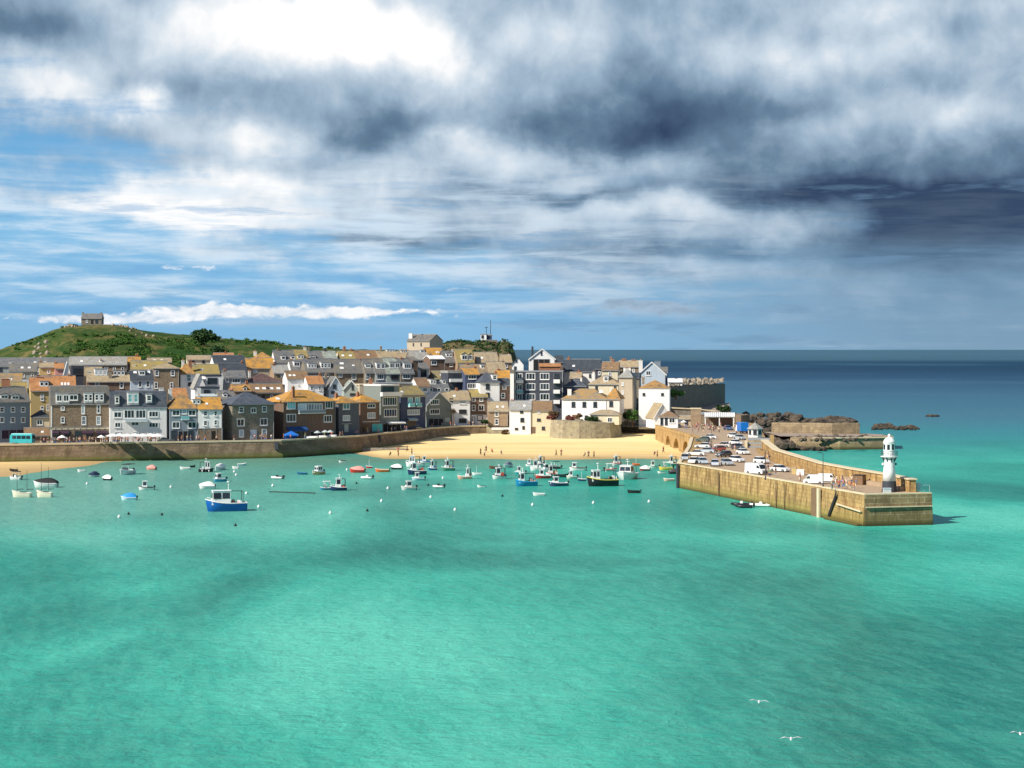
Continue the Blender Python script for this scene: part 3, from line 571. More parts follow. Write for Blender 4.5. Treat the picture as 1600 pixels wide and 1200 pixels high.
def rock(label, x, y, z, rx, ry, rz, seed, mat='rock', name='rock', group=None, sub=4, jag=1.0, ang=0.0):
    bm = bmesh.new(); bmesh.ops.create_icosphere(bm, subdivisions=sub, radius=1.0)
    for v in bm.verts:
        p = v.co.copy(); q = Vector((p.x * rx, p.y * ry, p.z * rz))
        n1 = mnoise.fractal(q * (1.6 / max(rx, 2)) + Vector((seed * 7.3, seed, 0)), 1.0, 2.0, 4); n2 = mnoise.voronoi(q * .33 + Vector((seed, 0, 0)))[0]
        k = 1 + .35 * n1 * jag + .32 * jag * (n2[1] - n2[0]) - .1
        v.co = (p.x * rx * k, p.y * ry * k, (p.z * rz * (k + .35 * n1 * jag)))
    me = bpy.data.meshes.new(name); bm.to_mesh(me); bm.free(); me.materials.append(M(mat))
    o = link(name, me, None, (x, y, z)); o.rotation_euler = (0, 0, ang); return tag(o, label, 'rock', group)
def rk(label, px, py, wpx, hpx, seed, z=0.0, **k):
    D = dist(py, z); s = D / F; return rock(label, xat(px, D), D, z + hpx * s * .08, wpx * s / 2.2, wpx * s / 3, hpx * s * .50, seed, **k)
rk('craggy dark rock ridge with a small peak behind the breakwater', 1232, 662, 60, 20, 3, jag=1.3)
rk('long jagged dark rock behind the upper breakwater wall', 1300, 664, 86, 20, 5, jag=1.3)
rk('dark rounded rock at the tip beyond the breakwater', 1382, 668, 34, 11, 8)
rk('low flat rock reef trailing into the sea beyond the breakwater', 1412, 670, 60, 5, 9)
rk('small isolated dark rock standing alone in the blue sea', 1457, 651, 26, 6, 4)
rk('brown boulder heap at the foot of the breakwater by the pier', 1240, 699, 70, 22, 12, jag=1.4)
rk('brown rock between the hexagonal kiosk and the breakwater', 1205, 672, 44, 16, 13, z=1.0, jag=1.3)
rk('dark rock below the sea front east of the striped canopy', 1172, 665, 50, 24, 14, z=1.5, jag=1.2)
rk('brown boulder on the low breakwater terrace', 1300, 686, 60, 6, 15, z=3.0, jag=1.5)
rk('pale weathered rock on the breakwater terrace near its outer end', 1345, 685, 46, 5, 16, z=3.0, jag=1.5, mat='pale_rock')
def boulders(name, label, pts, mat, n, seed, kind='stuff'):
    rnd = random.Random(seed); mb = MB()
    for _ in range(n):
        px, py, z, s = rnd.choice(pts); px += rnd.uniform(-1, 1) * s[0]; py += rnd.uniform(-1, 1) * s[1]; D = dist(py, z); r = rnd.uniform(.5, 1.3) * s[2]
        bm = bmesh.new(); bmesh.ops.create_icosphere(bm, subdivisions=1, radius=r)
        q = Matrix.Rotation(rnd.uniform(0, 3), 3, 'Z'); c = Vector((xat(px, D), D, z))
        vs = [c + q @ Vector((v.co.x * rnd.uniform(.8, 1.4), v.co.y, v.co.z * rnd.uniform(.5, 1.0))) for v in bm.verts]
        mb.mesh_part(vs, [[v.index for v in f.verts] for f in bm.faces], M(mat)); bm.free()
    o = mb.build(name); tag(o, label, None, None, kind); return o
boulders('rubble', 'tumbled boulders heaped against the breakwater', [(1215, 688, 1.5, (24, 9, 1.9)), (1225, 690, .8, (34, 8, 1.5)), (1262, 700, .3, (26, 3, 1.0)), (1230, 668, 3.0, (50, 6, 1.2)), (1180, 655, 4, (50, 8, 1.4)), (1300, 684, 3.4, (60, 4, .7)), (1400, 669, .3, (36, 2, 1.0))], 'rock', 420, 3)
def hill_rocks():
    rnd = random.Random(11); mb = MB()
    for (px, w_, d0, d1, n, s) in ((45, 24, 850, 890, 34, 1.6), (95, 16, 850, 880, 22, 1.4), (62, 12, 900, 940, 10, 1.1), (110, 10, 975, 1000, 8, .9), (300, 25, 845, 865, 26, 1.5), (215, 40, 930, 960, 8, .9), (190, 24, 990, 1000, 10, .8)):
        for _ in range(n):
            p = px + rnd.uniform(-w_, w_); D = rnd.uniform(d0, d1); r = s * rnd.uniform(.5, 1.3); c = Vector((xat(p, D), D, hill_z(p, D) + r * .2))
            bm = bmesh.new(); bmesh.ops.create_icosphere(bm, subdivisions=1, radius=r)
            vs = [c + Vector((v.co.x * rnd.uniform(.8, 1.4), v.co.y, v.co.z * rnd.uniform(.7, 1.4))) for v in bm.verts]
            mb.mesh_part(vs, [[v.index for v in f.verts] for f in bm.faces], M('pale_rock')); bm.free()
    tag(mb.build('hill_rubble'), 'pale boulders scattered over the island hillside', kind='stuff')
hill_rocks()
# eastern bluff behind the white houses
def bluff():
    m = MB(); nx, nz = 44, 12; v = []; f = []
    for j in range(nz + 1):
        for i in range(nx + 1):
            px = lerp(i / nx, 1046, 1131); z = lerp(j / nz, 1.0, zat(603, 652)); D = lerp(i / nx, 645, 706) + 1.5 * j / nz + ns(px * .2, z, .3, 4) * .7; v.append((xat(px, D), D, z + ns(px, z, .2) * .3))
    for j in range(nz):
        for i in range(nx): a = j * (nx + 1) + i; f.append((a, a + 1, a + nx + 2, a + nx + 1))
    b = thing('stone_bastion', 'shaded stone bastion wall with a pale rocky top above the sea', 'bastion')
    m.mesh_part(v, f, M('granite_grey')); m.build('wall_face', b)
    MB().face([(xat(1131, 706), 706, 1), (xat(1131, 708), 708, 16.4), (xat(1133, 730), 730, 16), (xat(1133, 732), 732, 0)], M('granite_grey')).build('side_wall', b)
    t = MB(); nx, ny = 40, 10; v = []; f = []
    for j in range(ny + 1):
        for i in range(nx + 1):
            px = lerp(i / nx, 1046, 1131); D = lerp(j / ny, lerp(i / nx, 646, 707), 730); v.append((xat(px, D), D, zat(603, 652) + 1.3 * smooth(j / 4) + ns(px, D, .15, 2) * 1.1))
    for j in range(ny):
        for i in range(nx): a = j * (nx + 1) + i; f.append((a, a + 1, a + nx + 2, a + nx + 1))
    t.mesh_part(v, f, M('pale_rock')); t.build('rocky_top', b)
bluff()
def lower_walls():
    w = thing('lane_wall', 'long low grey wall below the stone bastion', 'wall')
    ribbon(MB(), [(xat(p, 620), 620) for p in (1046, 1090, 1134)], 2, 4, [zat(638, 620), zat(640, 620), zat(648, 620)], M('granite_grey')).build('wall_face', w)
    ribbon(MB(), [(xat(p, 619.6), 619.6) for p in (1046, 1090, 1118)], .8, [zat(638, 620), zat(640, 620), zat(643, 620)], [zat(636, 620), zat(638.4, 620), zat(641.4, 620)], M('coping')).build('coping', w)
    w = thing('store_wall', 'dark stone store wall behind the striped canopy', 'wall')
    ribbon(MB(), [(xat(p, D), D) for p, D in ((1096, 606), (1130, 604), (1158, 600))], 6, 4, [zat(646, 605), zat(645, 605), zat(648, 605)], M('granite_brown')).build('wall_face', w)
lower_walls()
# ------------------------------------------------------------------ houses
WINC = {}
def window_mesh(w, h, style):
    w = max(.5, round(w, 1)); h = max(.4, round(h, 1)); key = (w, h, style)
    if key in WINC: return WINC[key]
    fr = MB(); t = .17 if style != 'thin' else .08; fm = M('dark_trim') if style == 'dark' else M('white_paint')
    for (x0, x1, z0, z1) in ((-w/2 - .04, -w/2 + t, -h/2, h/2), (w/2 - t, w/2 + .04, -h/2, h/2), (-w/2 + t, w/2 - t, h/2 - t, h/2 + .04), (-w/2 + t, w/2 - t, -h/2 - .06, -h/2 + t)):
        fr.box(x0, x1, -.10, .0, z0, z1, fm)
    fr.box(-w/2 - .12, w/2 + .12, -.2, -.0, -h/2 - .16, -h/2 - .06, fm)
    nm = 0 if w < .9 else max(1, int(round(w / .95)) - 0)
    for i in range(1, nm): x = -w/2 + w * i / nm; fr.box(x - .06, x + .06, -.08, 0, -h/2 + t, h/2 - t, fm)
    if style == 'sash' or (nm <= 1 and h > 1.1): fr.box(-w/2 + t, w/2 - t, -.08, 0, -.05, .05, fm)
    g = M({'teal': 'glass_teal', 'pale': 'glass_pale'}.get(style, 'glass'))
    pn = MB(); pn.box(-w/2 + .02, w/2 - .02, -.04, -.005, -h/2 + .02, h/2 - .02, g)
    WINC[key] = (fr.mesh('window'), pn.mesh('pane')); return WINC[key]
def add_window(parent, x, y, z, w, h, style='', rz=0.0, name='window', pane=True):
    a, b = window_mesh(w, h, style)
    o = link(name, a, parent, (x, y, z)); o.rotation_euler = (0, 0, rz)
    p = link('pane', b, o); return o

class House: pass
HOUSES = []
def ground_at(x, y):
    px = 800 + x / y * F
    if y > 775 and px < 810: return max(town_z(px, y), hill_z(px, y), head_z(px, y) if px > 660 else 0)
    if y > 730 and 664 < px < 815: return max(town_z(px, y), head_z(px, y))
    return town_z(px, y)
def H(label, x0, x1, eave, ridge, D, roof='side', wall='white_render', rcol='slate_grey', depth=9.0, yaw=20.0, wins=(), dorm=(), chim=(), base=None, sky=(), name='house', cat='house', doors=(), oh=.35, side=(), awn=(), bal=(), rise=None):
    yaw = R(yaw); c, s = math.cos(yaw), math.sin(yaw); X0 = xat(x0, D); k = (x1 - 800) / F
    W = (k * D - X0) / (c - k * s); mx, my = X0 + c * W / 2, D + s * W / 2
    ze = zat(eave, my)
    if rise is not None: zr = ze + rise
    else: zr = zat(ridge, my + c * depth / 2) if roof in ('side', 'hip', 'pyramid') else zat(ridge, my + 1.0)
    cs = [(mx + c * a - s * b, my + s * a + c * b) for a in (-W/2, W/2) for b in (0, depth)]
    zb = base if base is not None else min(ground_at(*q) for q in cs) - .8
    root = thing(name, label, cat, (mx, my, zb), yaw); h = ze - zb; r = zr - zb; hw = W / 2
    wm, rm = M(wall), M(rcol)
    T = .22
    def loc(px, py, v=0.0):                          # photo pixel -> local (u, z) on the plane local y = v
        ox, oy = mx - s * v, my + c * v; kk = (px - 800) / F; u = (kk * oy - ox) / (c - kk * s); d = oy + s * u
        return u, zat(py, d) - zb, d
    # walls
    mb = MB()
    if roof == 'side': mb.prism([(0, 0), (depth, 0), (depth, h), (depth/2, r), (0, h)], -hw, hw, 'x', wm)
    elif roof == 'gable': mb.prism([(-hw, 0), (hw, 0), (hw, h), (0, r), (-hw, h)], 0, depth, 'y', wm)
    elif roof == 'shed': mb.prism([(0, 0), (depth, 0), (depth, r), (0, h)], -hw, hw, 'x', wm)
    else: mb.box(-hw, hw, 0, depth, 0, h, wm)
    mb.build('wall', root)
    prof = None; ro = MB()
    if roof == 'side': prof = [(0, h), (depth/2, r), (depth, h)]
    elif roof == 'shed': prof = [(0, h), (depth, r)]
    elif roof == 'mansard': prof = [(-.1, h), (1.3, r - .15), (depth - 1.3, r), (depth + .1, h)]
    if prof:
        e = oh; p = list(prof)
        if roof != 'mansard':
            (a, za), (b, zb_) = p[0], p[1]; sl = (zb_ - za) / (b - a); p[0] = (a - e, za - e * sl); 
            (a, za), (b, zb_) = p[-1], p[-2]; sl = (zb_ - za) / (b - a) if len(prof) > 2 else (za - zb_) / (a - b)
            p[-1] = (a + e, za + e * (sl if len(prof) == 2 else (za - zb_) / abs(a - b) ))
        top = [(a, z + T) for a, z in p]
        ee = .15
        if roof == 'mansard':
            ro.prism([(a, z) for a, z in p], -hw, hw, 'x', rm)
        else: ro.prism(p + top[::-1], -hw - ee, hw + ee, 'x', rm)
    elif roof == 'gable':
        e = oh; sl = (r - h) / hw; p = [(-hw - e, h - e * sl), (0, r), (hw + e, h - e * sl)]; ro.prism(p + [(a, z + T) for a, z in p[::-1]], -.3, depth + .3, 'y', rm)
    elif roof in ('hip', 'pyramid'):
        e = oh; q = min(hw - .2, depth / 2) if roof == 'hip' else hw - .05
        v = [(-hw - e, -e, h), (hw + e, -e, h), (hw + e, depth + e, h), (-hw - e, depth + e, h)]; v += [(a, b, z + .16) for a, b, z in v]
        v += [(-hw + q, depth/2, r), (hw - q, depth/2, r)]
        ro.mesh_part(v, [(0, 3, 2, 1), (0, 1, 5, 4), (1, 2, 6, 5), (2, 3, 7, 6), (3, 0, 4, 7), (4, 5, 9, 8), (5, 6, 9), (6, 7, 8, 9), (7, 4, 8)], rm)
    elif roof == 'flat':
        ro.box(-hw - .12, hw + .12, -.12, depth + .12, h + .003, h + max(.25, r - h), rm)
    ro_ = ro.build('roof', root)
    if roof == 'gable' and rcol and W > 4:                         # pale barge boards
        e = oh; sl = (r - h) / hw; b = MB()
        for sg in (-1, 1):
            b.prism([(sg * (hw + e), h - e * sl - .22), (0, r - .16), (0, r + T + .03), (sg * (hw + e), h - e * sl + T + .03)], -.40, -.305, 'y', M('white_paint'))
        b.build('barge_board', ro_)
    if roof in ('side', 'hip', 'mansard'): MB().box(-hw - .1, hw + .1, -oh - .1 if roof != 'mansard' else -.3, -oh + .06 if roof != 'mansard' else -.105, h - .1 - (0 if roof != 'side' else oh * (r - h) / (depth / 2)), h + .08 - (0 if roof != 'side' else oh * (r - h) / (depth / 2)), M('lead')).build('gutter', ro_)
    if roof == 'side' and W > 3: MB().box(-hw - .16, hw + .16, depth/2 - .16, depth/2 + .16, r + T - .1, r + T + .1, M('lead')).build('ridge', ro_)
    # windows on the front: rows of (py, w, h, style, [px...])
    if not wins and roof in ('side', 'hip') and W > 3.5 and name == 'house' and D < 720:
        nn = max(1, int(W / random.uniform(2.4, 3.2)))
        for i in range(nn):
            add_window(root, -hw + W * (i + .5) / nn, -.01, h - 1.35, random.choice([.8, .9, 1.2]), random.choice([1.1, 1.3]), random.choice(['sash', '', 'dark']))
            if h > 6: add_window(root, -hw + W * (i + .5) / nn, -.01, h - 3.9, .9, 1.2, 'sash')
    if not sky and not dorm and roof == 'side' and W > 6 and name == 'house' and r - h > 1.2 and random.random() < .7:
        pm = (x0 + x1) / 2; sky = [(pm + random.uniform(-.3, .3) * (x1 - x0) - depth * .25 * s / D * F, eave * .55 + ridge * .45, 4, 2.5) for _ in range(random.choice([1, 2]))]
    for row in wins:
        py, wp, hp, st, pxs = row
        for px in pxs:
            u, z, d = loc(px, py); ww = wp * d / F / c * .95; hh = hp * d / F
            u = max(-hw + ww/2 + .1, min(hw - ww/2 - .1, u)); add_window(root, u, -.01, z, ww, hh, st)
    for row in side:                                # windows on the west gable: (v metres, z above eave, w, h)
        v, z, ww, hh = row; add_window(root, -hw - .01, v, h + z, ww, hh, '', R(-90))
    for (px, py, wp, hp, key) in doors:
        u, z, d = loc(px, py); a = wp * d / F / c / 2; b = hp * d / F / 2; dr = MB().box(u - a, u + a, -.09, -.01, z - b, z + b, M(key)).build('door', root)
        if b > .8 and a < 1.2: MB().box(u + a * .55, u + a * .72, -.15, -.095, z - .1, z + .06, M('chrome')).build('handle', dr)
        elif a >= 1.2:
            n = max(2, int(a * 2 / 1.6)); zl, zh = z - b, z + b; pts = [(u - a - .06, zl), (u - a - .06, zh), (u + a + .06, zh), (u + a + .06, zl)]
            for i in range(n, 0, -1):
                x = u - a + 2 * a * i / n; x2 = u - a + 2 * a * (i - 1) / n; pts += [(x - .06, zl), (x - .06, zh - .14), (x2 + .06, zh - .14), (x2 + .06, zl)]
            q = MB().prism(pts[:-1] + [pts[-1]], -.16, -.095, 'y', M('lead')); q.build('mullion', dr)
    # dormers: (px, py, w, h, wall, roof kind)
    for dd in dorm:
        px, py, wp, hp, wk, rk_ = dd[:6]; v = 1.0
        for _ in range(5):
            u, z, d = loc(px, py, v); hh = hp * d / F; zb2 = z - hh / 2
            if roof == 'mansard': v = -.06; break
            sl = (r - h) / (depth / 2) if roof in ('side', 'hip') else .6
            v = max(.15, (zb2 - h) / sl)
        u, z, d = loc(px, py, v); ww = wp * d / F / c; hh = hp * d / F; q = MB(); dep = 3.2 if roof == 'mansard' else min(depth * .5, hh / max(.2, (r - h) / (depth / 2)) + .8)
        if rk_ == 'gable': q.prism([(u - ww/2, z - hh/2 - .3), (u + ww/2, z - hh/2 - .3), (u + ww/2, z + hh * .25), (u, z + hh/2), (u - ww/2, z + hh * .25)], v, v + dep, 'y', M(wk))
        else: q.box(u - ww/2, u + ww/2, v, v + dep, z - hh/2 - .3, z + hh/2, M(wk))
        do = q.build('dormer', root); q = MB()
        if rk_ == 'gable':
            q.prism([(u - ww/2 - .15, z + hh * .22), (u, z + hh/2), (u + ww/2 + .15, z + hh * .22), (u + ww/2 + .15, z + hh * .22 + .15), (u, z + hh/2 + .17), (u - ww/2 - .15, z + hh * .22 + .15)], v - .2, v + dep + .3, 'y', rm)
        else: q.box(u - ww/2 - .12, u + ww/2 + .12, v - .2, v + dep + .1, z + hh/2 + .003, z + hh/2 + .15, M('lead'))
        q.build('dormer_roof', do)
        nwin = dd[6] if len(dd) > 6 else 1; gst = dd[7] if len(dd) > 7 else ''
        for i in range(nwin):
            wv = ww / nwin * .80; add_window(do, u - ww/2 + ww * (i + .5) / nwin, v - .02, z - (hh * .12 if rk_ == 'gable' else 0), wv, hh * (.55 if rk_ == 'gable' else .72), gst)
    for (px, py, wp, hp) in sky:                    # roof lights
        v = 1.0; sl = (r - h) / (depth / 2)
        for _ in range(5): u, z, d = loc(px, py, v); v = max(.2, min(depth/2 - .3, (z - h - T) / sl))
        ww = wp * d / F / 2; ll = hp * d / F / 2 / math.sin(math.atan(sl)) if sl > .1 else .5; ll = min(ll, .9)
        o = MB().box(-ww, ww, -ll, ll, 0, .1, M('white_paint'), .0).build('skylight', ro_); o.location = (u, v, h + sl * v + T); o.rotation_euler = (math.atan(sl), 0, 0)
        MB().box(-ww + .1, ww - .1, -ll + .1, ll - .1, .104, .12, M('glass_pale')).build('pane', o) if False else None
    # chimneys: (px, top_py, width_px, material, npots, where) where: r ridge, f front slope, b back, l left end
    if not chim and roof in ('side', 'hip') and W > 4.5 and depth > 6.5 and D < 720 and random.random() < .9:
        pxc = x0 + (x1 - x0) * random.choice([.12, .88]) - depth * s * .25 / D * F; tpc = HY + (CH - (zb + r + random.uniform(.7, 1.3))) * F / (D + depth / 2)
        chim = [(pxc, tpc, random.uniform(3, 4.5), random.choice(['chimney_brick', 'chimney_stone', 'chimney_white']), random.choice([1, 2, 2]))]
    for ch in chim:
        px, tp, wp, mk, npt = ch[:5]; v = {'r': depth/2, 'f': depth * .18, 'b': depth * .85, 'm': depth * .33}[ch[5] if len(ch) > 5 else 'r']
        u, z, d = loc(px, tp, v); u = max(-hw + .35, min(hw - .35, u)); a = max(.35, wp * d / F / 2); pot = .42 if npt else 0; top = z - pot
        zb3 = (h if roof in ('flat', 'mansard', 'shed') else h + (r - h) * (1 - abs(v - depth/2) / (depth/2)) * .6) - .3
        q = MB().box(u - a, u + a, v - .38, v + .38, zb3, top - .12, M(mk)); q.box(u - a - .08, u + a + .08, v - .46, v + .46, top - .12, top + .02, M(mk))
        cho = q.build('chimney', ro_)
        for i in range(npt):
            x = u + (0 if npt == 1 else lerp(i / (npt - 1), -a * .65, a * .65)); MB().lathe([(.15, top + .02), (.17, top + .3), (.13, top + pot + .05)], M('clay_pot'), 8, (x, v)).build('chimney_pot', cho)
    for (px0, px1, py, key, out, drop) in awn:      # shop awnings
        a, z, d = loc(px0, py); b, _, _ = loc(px1, py); q = MB(); q.prism([(-.02, z), (-.02, z - .12), (-out, z - drop - .12), (-out, z - drop)], a, b, 'x', M(key)); q.prism([(-out + .03, z - drop - .1), (-out, z - drop - .1), (-out, z - drop - .4), (-out + .03, z - drop - .4)], a, b, 'x', M(key)); q.build('awning', root)
    for (px0, px1, pyt, pyb, key) in bal:           # balconies: slab + glazed or boarded front
        a, zt, d = loc(px0, pyt); b, _, _ = loc(px1, pyt); _, z0, _ = loc((px0 + px1) / 2, pyb)
        o = MB().box(a, b, -1.2, -.01, z0 - .18, z0, M('white_paint')).build('balcony', root)
        MB().box(a, b, -1.22, -1.16, z0 + .003, zt, M(key)).box(a, a + .06, -1.15, -.02, z0 + .003, zt, M(key)).box(b - .06, b, -1.15, -.02, z0 + .003, zt, M(key)).build('balustrade', o)
        MB().box(a - .04, b + .04, -1.25, -1.13, zt + .003, zt + .08, M('white_paint')).build('rail', o)
    if W > 5 and h > 4 and roof != 'flat':
        MB().tube([(hw - .15, -.1, h - .15), (hw - .15, -.1, .2)], .07, M('lead'), 6).build('downpipe', root)
    root['w'] = W
    return root
S, G, HP, FL, MS, SH = 'side', 'gable', 'hip', 'flat', 'mansard', 'shed'
# ---- harbour front, west to east
H('shadowed blue grey house beside the turquoise bus with white dormers', -20, 47, 628, 606, 486, S, 'blue_grey_render', 'slate_grey', 9, 34, [(640, 6, 8, '', [3, 20, 36]), (656, 6, 8, '', [3, 20, 36])], [(7, 619, 11, 9, 'white_render', 'gable', 1), (24, 620, 11, 9, 'white_render', 'gable', 1)], [(-6, 600, 6, 'chimney_stone', 2)], doors=[(20, 678, 30, 14, 'awning_dark')])
H('narrow ochre rendered house with orange roof above the small bay cottage', 48, 83, 610, 590, 512, S, 'yellow_render', 'roof_terracotta', 9, 18, [(618, 5, 5, 'sash', [66]), (624, 5, 4, '', [66]), (637, 5, 5, '', [66]), (643, 5, 4, '', [66]), (637, 4, 10, 'pale', [75])], [(69, 600, 13, 8, 'white_render', 'flat', 2)], [(62, 589, 10, 'clay_pot', 0)])
H('tiny white bay cottage with dark roof squeezed beside the granite pub', 50, 78, 652, 641, 493, HP, 'cream_render', 'slate_dark', 6, 16, [(660, 9, 8, '', [62])])
H('low brown roofed outhouse under the tiny white bay cottage', 38, 79, 680, 669, 487, S, 'granite_brown', 'roof_brown', 6, 16)
H('big granite pub with slate and glass penthouse over brown stone front', 79, 171, 632, 603, 487, MS, 'granite_brown', 'slate_grey', 11, 17,
  [(638, 6, 6, 'sash', [98]), (640, 5, 13, 'pale', [130]), (639, 5, 13, '', [154]), (656, 6, 9, 'sash', [98]), (657, 7, 13, 'pale', [131]), (657, 7, 13, 'pale', [154]), (679, 10, 11, 'dark', [88, 105, 122, 140, 158])],
  [(98, 622, 20, 14, 'white_render', 'flat', 2), (115, 621, 15, 12, 'slate_grey', 'flat', 1), (138, 621, 13, 14, 'white_render', 'flat', 2), (155, 621, 14, 13, 'white_render', 'flat', 2)], [(168, 604, 4, 'chimney_white', 0)],
  doors=[(125, 669, 90, 4, 'coping'), (80.3, 664, 2, 60, 'white_paint')], awn=[(82, 92, 673, 'awning_dark', 1.0, .6), (95, 108, 673, 'awning_dark', 1.0, .6), (128, 146, 673, 'awning_dark', 1.0, .6), (150, 168, 673, 'awning_dark', 1.0, .6)])
H('large white hotel with slate mansard storey behind the white parasols', 172, 261, 637, 611, 489, MS, 'white_render', 'slate_blue', 11, 17,
  [(648, 12, 9, '', [184]), (647, 16, 13, '', [202, 220]), (647, 15, 9, '', [240]), (664, 9, 8, '', [184]), (662, 12, 6, '', [211]), (664, 15, 8, '', [240]), (678, 9, 7, 'pale', [184]), (678, 9, 7, 'pale', [212]), (678, 10, 8, 'pale', [236])],
  [(183, 625, 7, 14, 'slate_pale', 'flat', 1), (208, 622, 17, 18, 'white_render', 'flat', 2, 'teal'), (233, 622, 9, 12, 'white_render', 'flat', 1)], [(252, 606, 7, 'chimney_white', 0)],
  bal=[(195, 230, 655, 658, 'glass_pale')], doors=[(214, 639, 70, 3, 'white_paint')])
H('slate blue shop house with white bay windows under an orange hipped roof', 265, 309, 639, 613, 493, HP, 'blue_grey_render', 'lichen_orange', 10, 18,
  [(645, 12, 9, '', [275]), (643, 8, 8, 'pale', [288]), (645, 12, 9, '', [300]), (664, 12, 10, '', [275]), (664, 13, 10, '', [300]), (680, 9, 14, 'dark', [272, 298])], [(307, 628, 12, 7, 'white_render', 'flat', 2)], [(266, 608, 5, 'chimney_white', 0)], doors=[(286, 682, 14, 18, 'rubber_black')], bal=[(283, 295, 650, 655, 'glass_teal')])
H('pale white cottage with four small windows over a stone ground floor', 310, 347, 639, 621, 495, S, 'white_bright', 'lichen_orange', 9, 18,
  [(646, 6, 8, 'sash', [321]), (646, 5, 8, 'sash', [337]), (661, 6, 8, '', [321]), (660, 5, 8, '', [337])], doors=[(328.5, 680, 36, 22, 'granite_brown'), (334, 680, 6, 13, 'rubber_black'), (319, 672, 10, 2, 'white_paint')])
H('square granite house with dark hipped slate roof and pale blue door', 363, 428, 632, 613, 499, HP, 'granite_grey', 'slate_blue', 11, 30,
  [(640, 7, 9, 'sash', [377]), (641, 8, 8, '', [396]), (639, 7, 9, 'sash', [413]), (660, 11, 11, '', [376]), (659, 11, 11, '', [412]), (677, 7, 11, 'pale', [377]), (676, 7, 11, 'pale', [413])], oh=.5, doors=[(396, 679, 9, 15, 'pale_blue_render'), (396, 631, 66, 1.6, 'coping')])
H('wide brown harbour house with long orange roof and glazed balcony', 443, 524, 628, 609, 509, HP, 'brown_render', 'lichen_orange', 12, 35,
  [(633, 13, 12, 'teal', [455]), (636, 13, 11, 'pale', [472, 484, 497]), (632, 12, 12, '', [514]), (653, 14, 12, '', [455]), (654, 12, 11, '', [512])], [], [(458, 602, 4, 'chimney_brick', 1, 'f')],
  awn=[(447, 478, 667, 'awning_blue', 1.6, .9)], doors=[(462, 680, 30, 13, 'glass'), (503, 680, 34, 14, 'rubber_black'), (478, 650, 0.1, .1, 'lead')], bal=[(465, 506, 641, 645, 'glass_pale')], sky=[(434, 623, 6, 3)])
H('narrow dark slate fronted house between two orange roofed neighbours', 529, 561, 630, 618, 523, HP, 'dark_slate_wall', 'lichen_orange', 9, 38, [(635, 10, 9, 'teal', [541]), (653, 11, 8, 'pale', [541])], doors=[(541, 669, 6, 12, 'sage_render'), (541, 662, 14, 1.2, 'lead')])
H('brown rendered shop house with a teal shopfront and orange roof', 563, 593, 629, 616, 537, HP, 'brown_render', 'lichen_orange', 9, 40, [(634, 12, 6, '', [580]), (649, 12, 9, 'pale', [580])], doors=[(580, 658.5, 26, 1.5, 'white_paint'), (589, 668, 15, 12, 'teal_paint'), (571, 669, 9, 12, 'glass')])
H('tall grey green townhouse with white top balcony and wide bay windows', 595, 624, 603, 601, 551, FL, 'green_grey_render', 'white_render', 9, 40,
  [(608, 9, 8, 'dark', [602, 611]), (627, 22, 13, '', [609]), (645, 20, 12, '', [610])], doors=[(612, 668, 26, 13, 'rubber_black')], awn=[(603, 630, 659, 'canvas_white', 1.5, .35)], bal=[(594, 625, 613, 618, 'white_paint')])
H('navy painted townhouse with twin turquoise balcony doors', 626, 665, 619, 604, 567, S, 'navy_render', 'roof_olive', 10, 40,
  [(628, 8, 14, 'teal', [641, 652]), (644, 19, 8, 'pale', [646])], doors=[(643, 662, 13, 11, 'glass'), (646, 617.5, 38, 1.4, 'lead')], awn=[(636, 650, 653, 'canvas_grey', 1.2, .5)], bal=[(637, 645, 630, 635, 'glass_teal'), (648, 656, 630, 635, 'glass_teal')])
H('grey green gable fronted house with white barge boards by the palm', 667, 705, 632, 613, 585, G, 'green_grey_render', 'slate_dark', 11, 38, [(628, 14, 8, '', [679]), (643, 15, 8, '', [679])], doors=[(681, 659, 22, 11, 'rubber_black'), (699, 656, 8, 7, 'sage_render')])
H('white house with three dark wide openings behind the palm tree', 690, 735, 625, 611, 594, S, 'white_bright', 'roof_beige', 9, 14, [(625, 6, 5, 'dark', [705]), (628, 11, 6, 'pale', [723]), (643, 12, 6, 'dark', [723]), (657, 12, 6, 'dark', [723])], [], [(713, 606, 3, 'chimney_brick', 2)], doors=[(700, 655, 12, 16, 'glass')])
H('white and brown bay fronted guest house at the end of the wharf', 736, 762, 620, 609, 599, S, 'brown_render', 'roof_olive', 9, 10,
  [(624, 6, 6, '', [740, 752]), (637, 6, 9, '', [740]), (637, 9, 9, '', [752]), (656, 5, 10, 'dark', [740]), (653, 9, 8, 'dark', [750])], [], [(755, 604, 4, 'chimney_stone', 2)], doors=[(749, 656, 25, 17, 'white_bright')])
H('tan stone cottage with two sash windows above the beach', 763, 794, 642, 628, 594, S, 'granite_tan', 'roof_beige', 8, 4, [(647, 6, 7, 'sash', [776]), (659, 6, 9, 'sash', [776])], [], [(763, 625, 3, 'chimney_stone', 1)])
H('white beach cottage with pale grey roof and tiny ground windows', 796, 830, 640, 627, 588, S, 'white_bright', 'slate_pale', 8, -2, [(643, 5, 5, 'dark', [815]), (656, 6, 6, 'dark', [816]), (670, 5, 3, 'dark', [807]), (668, 4, 5, 'dark', [818])], base=.9)
H('cream beach cottage with brown roof and brown garage door', 830, 862, 641, 627, 588, S, 'cream_render', 'roof_brown', 8, -3, [(643, 5, 5, 'pale', [842]), (656, 6, 4, 'dark', [842]), (669, 5, 5, 'dark', [849])], doors=[(829 + 4, 672, 7, 10, 'brown_render')], base=.9)
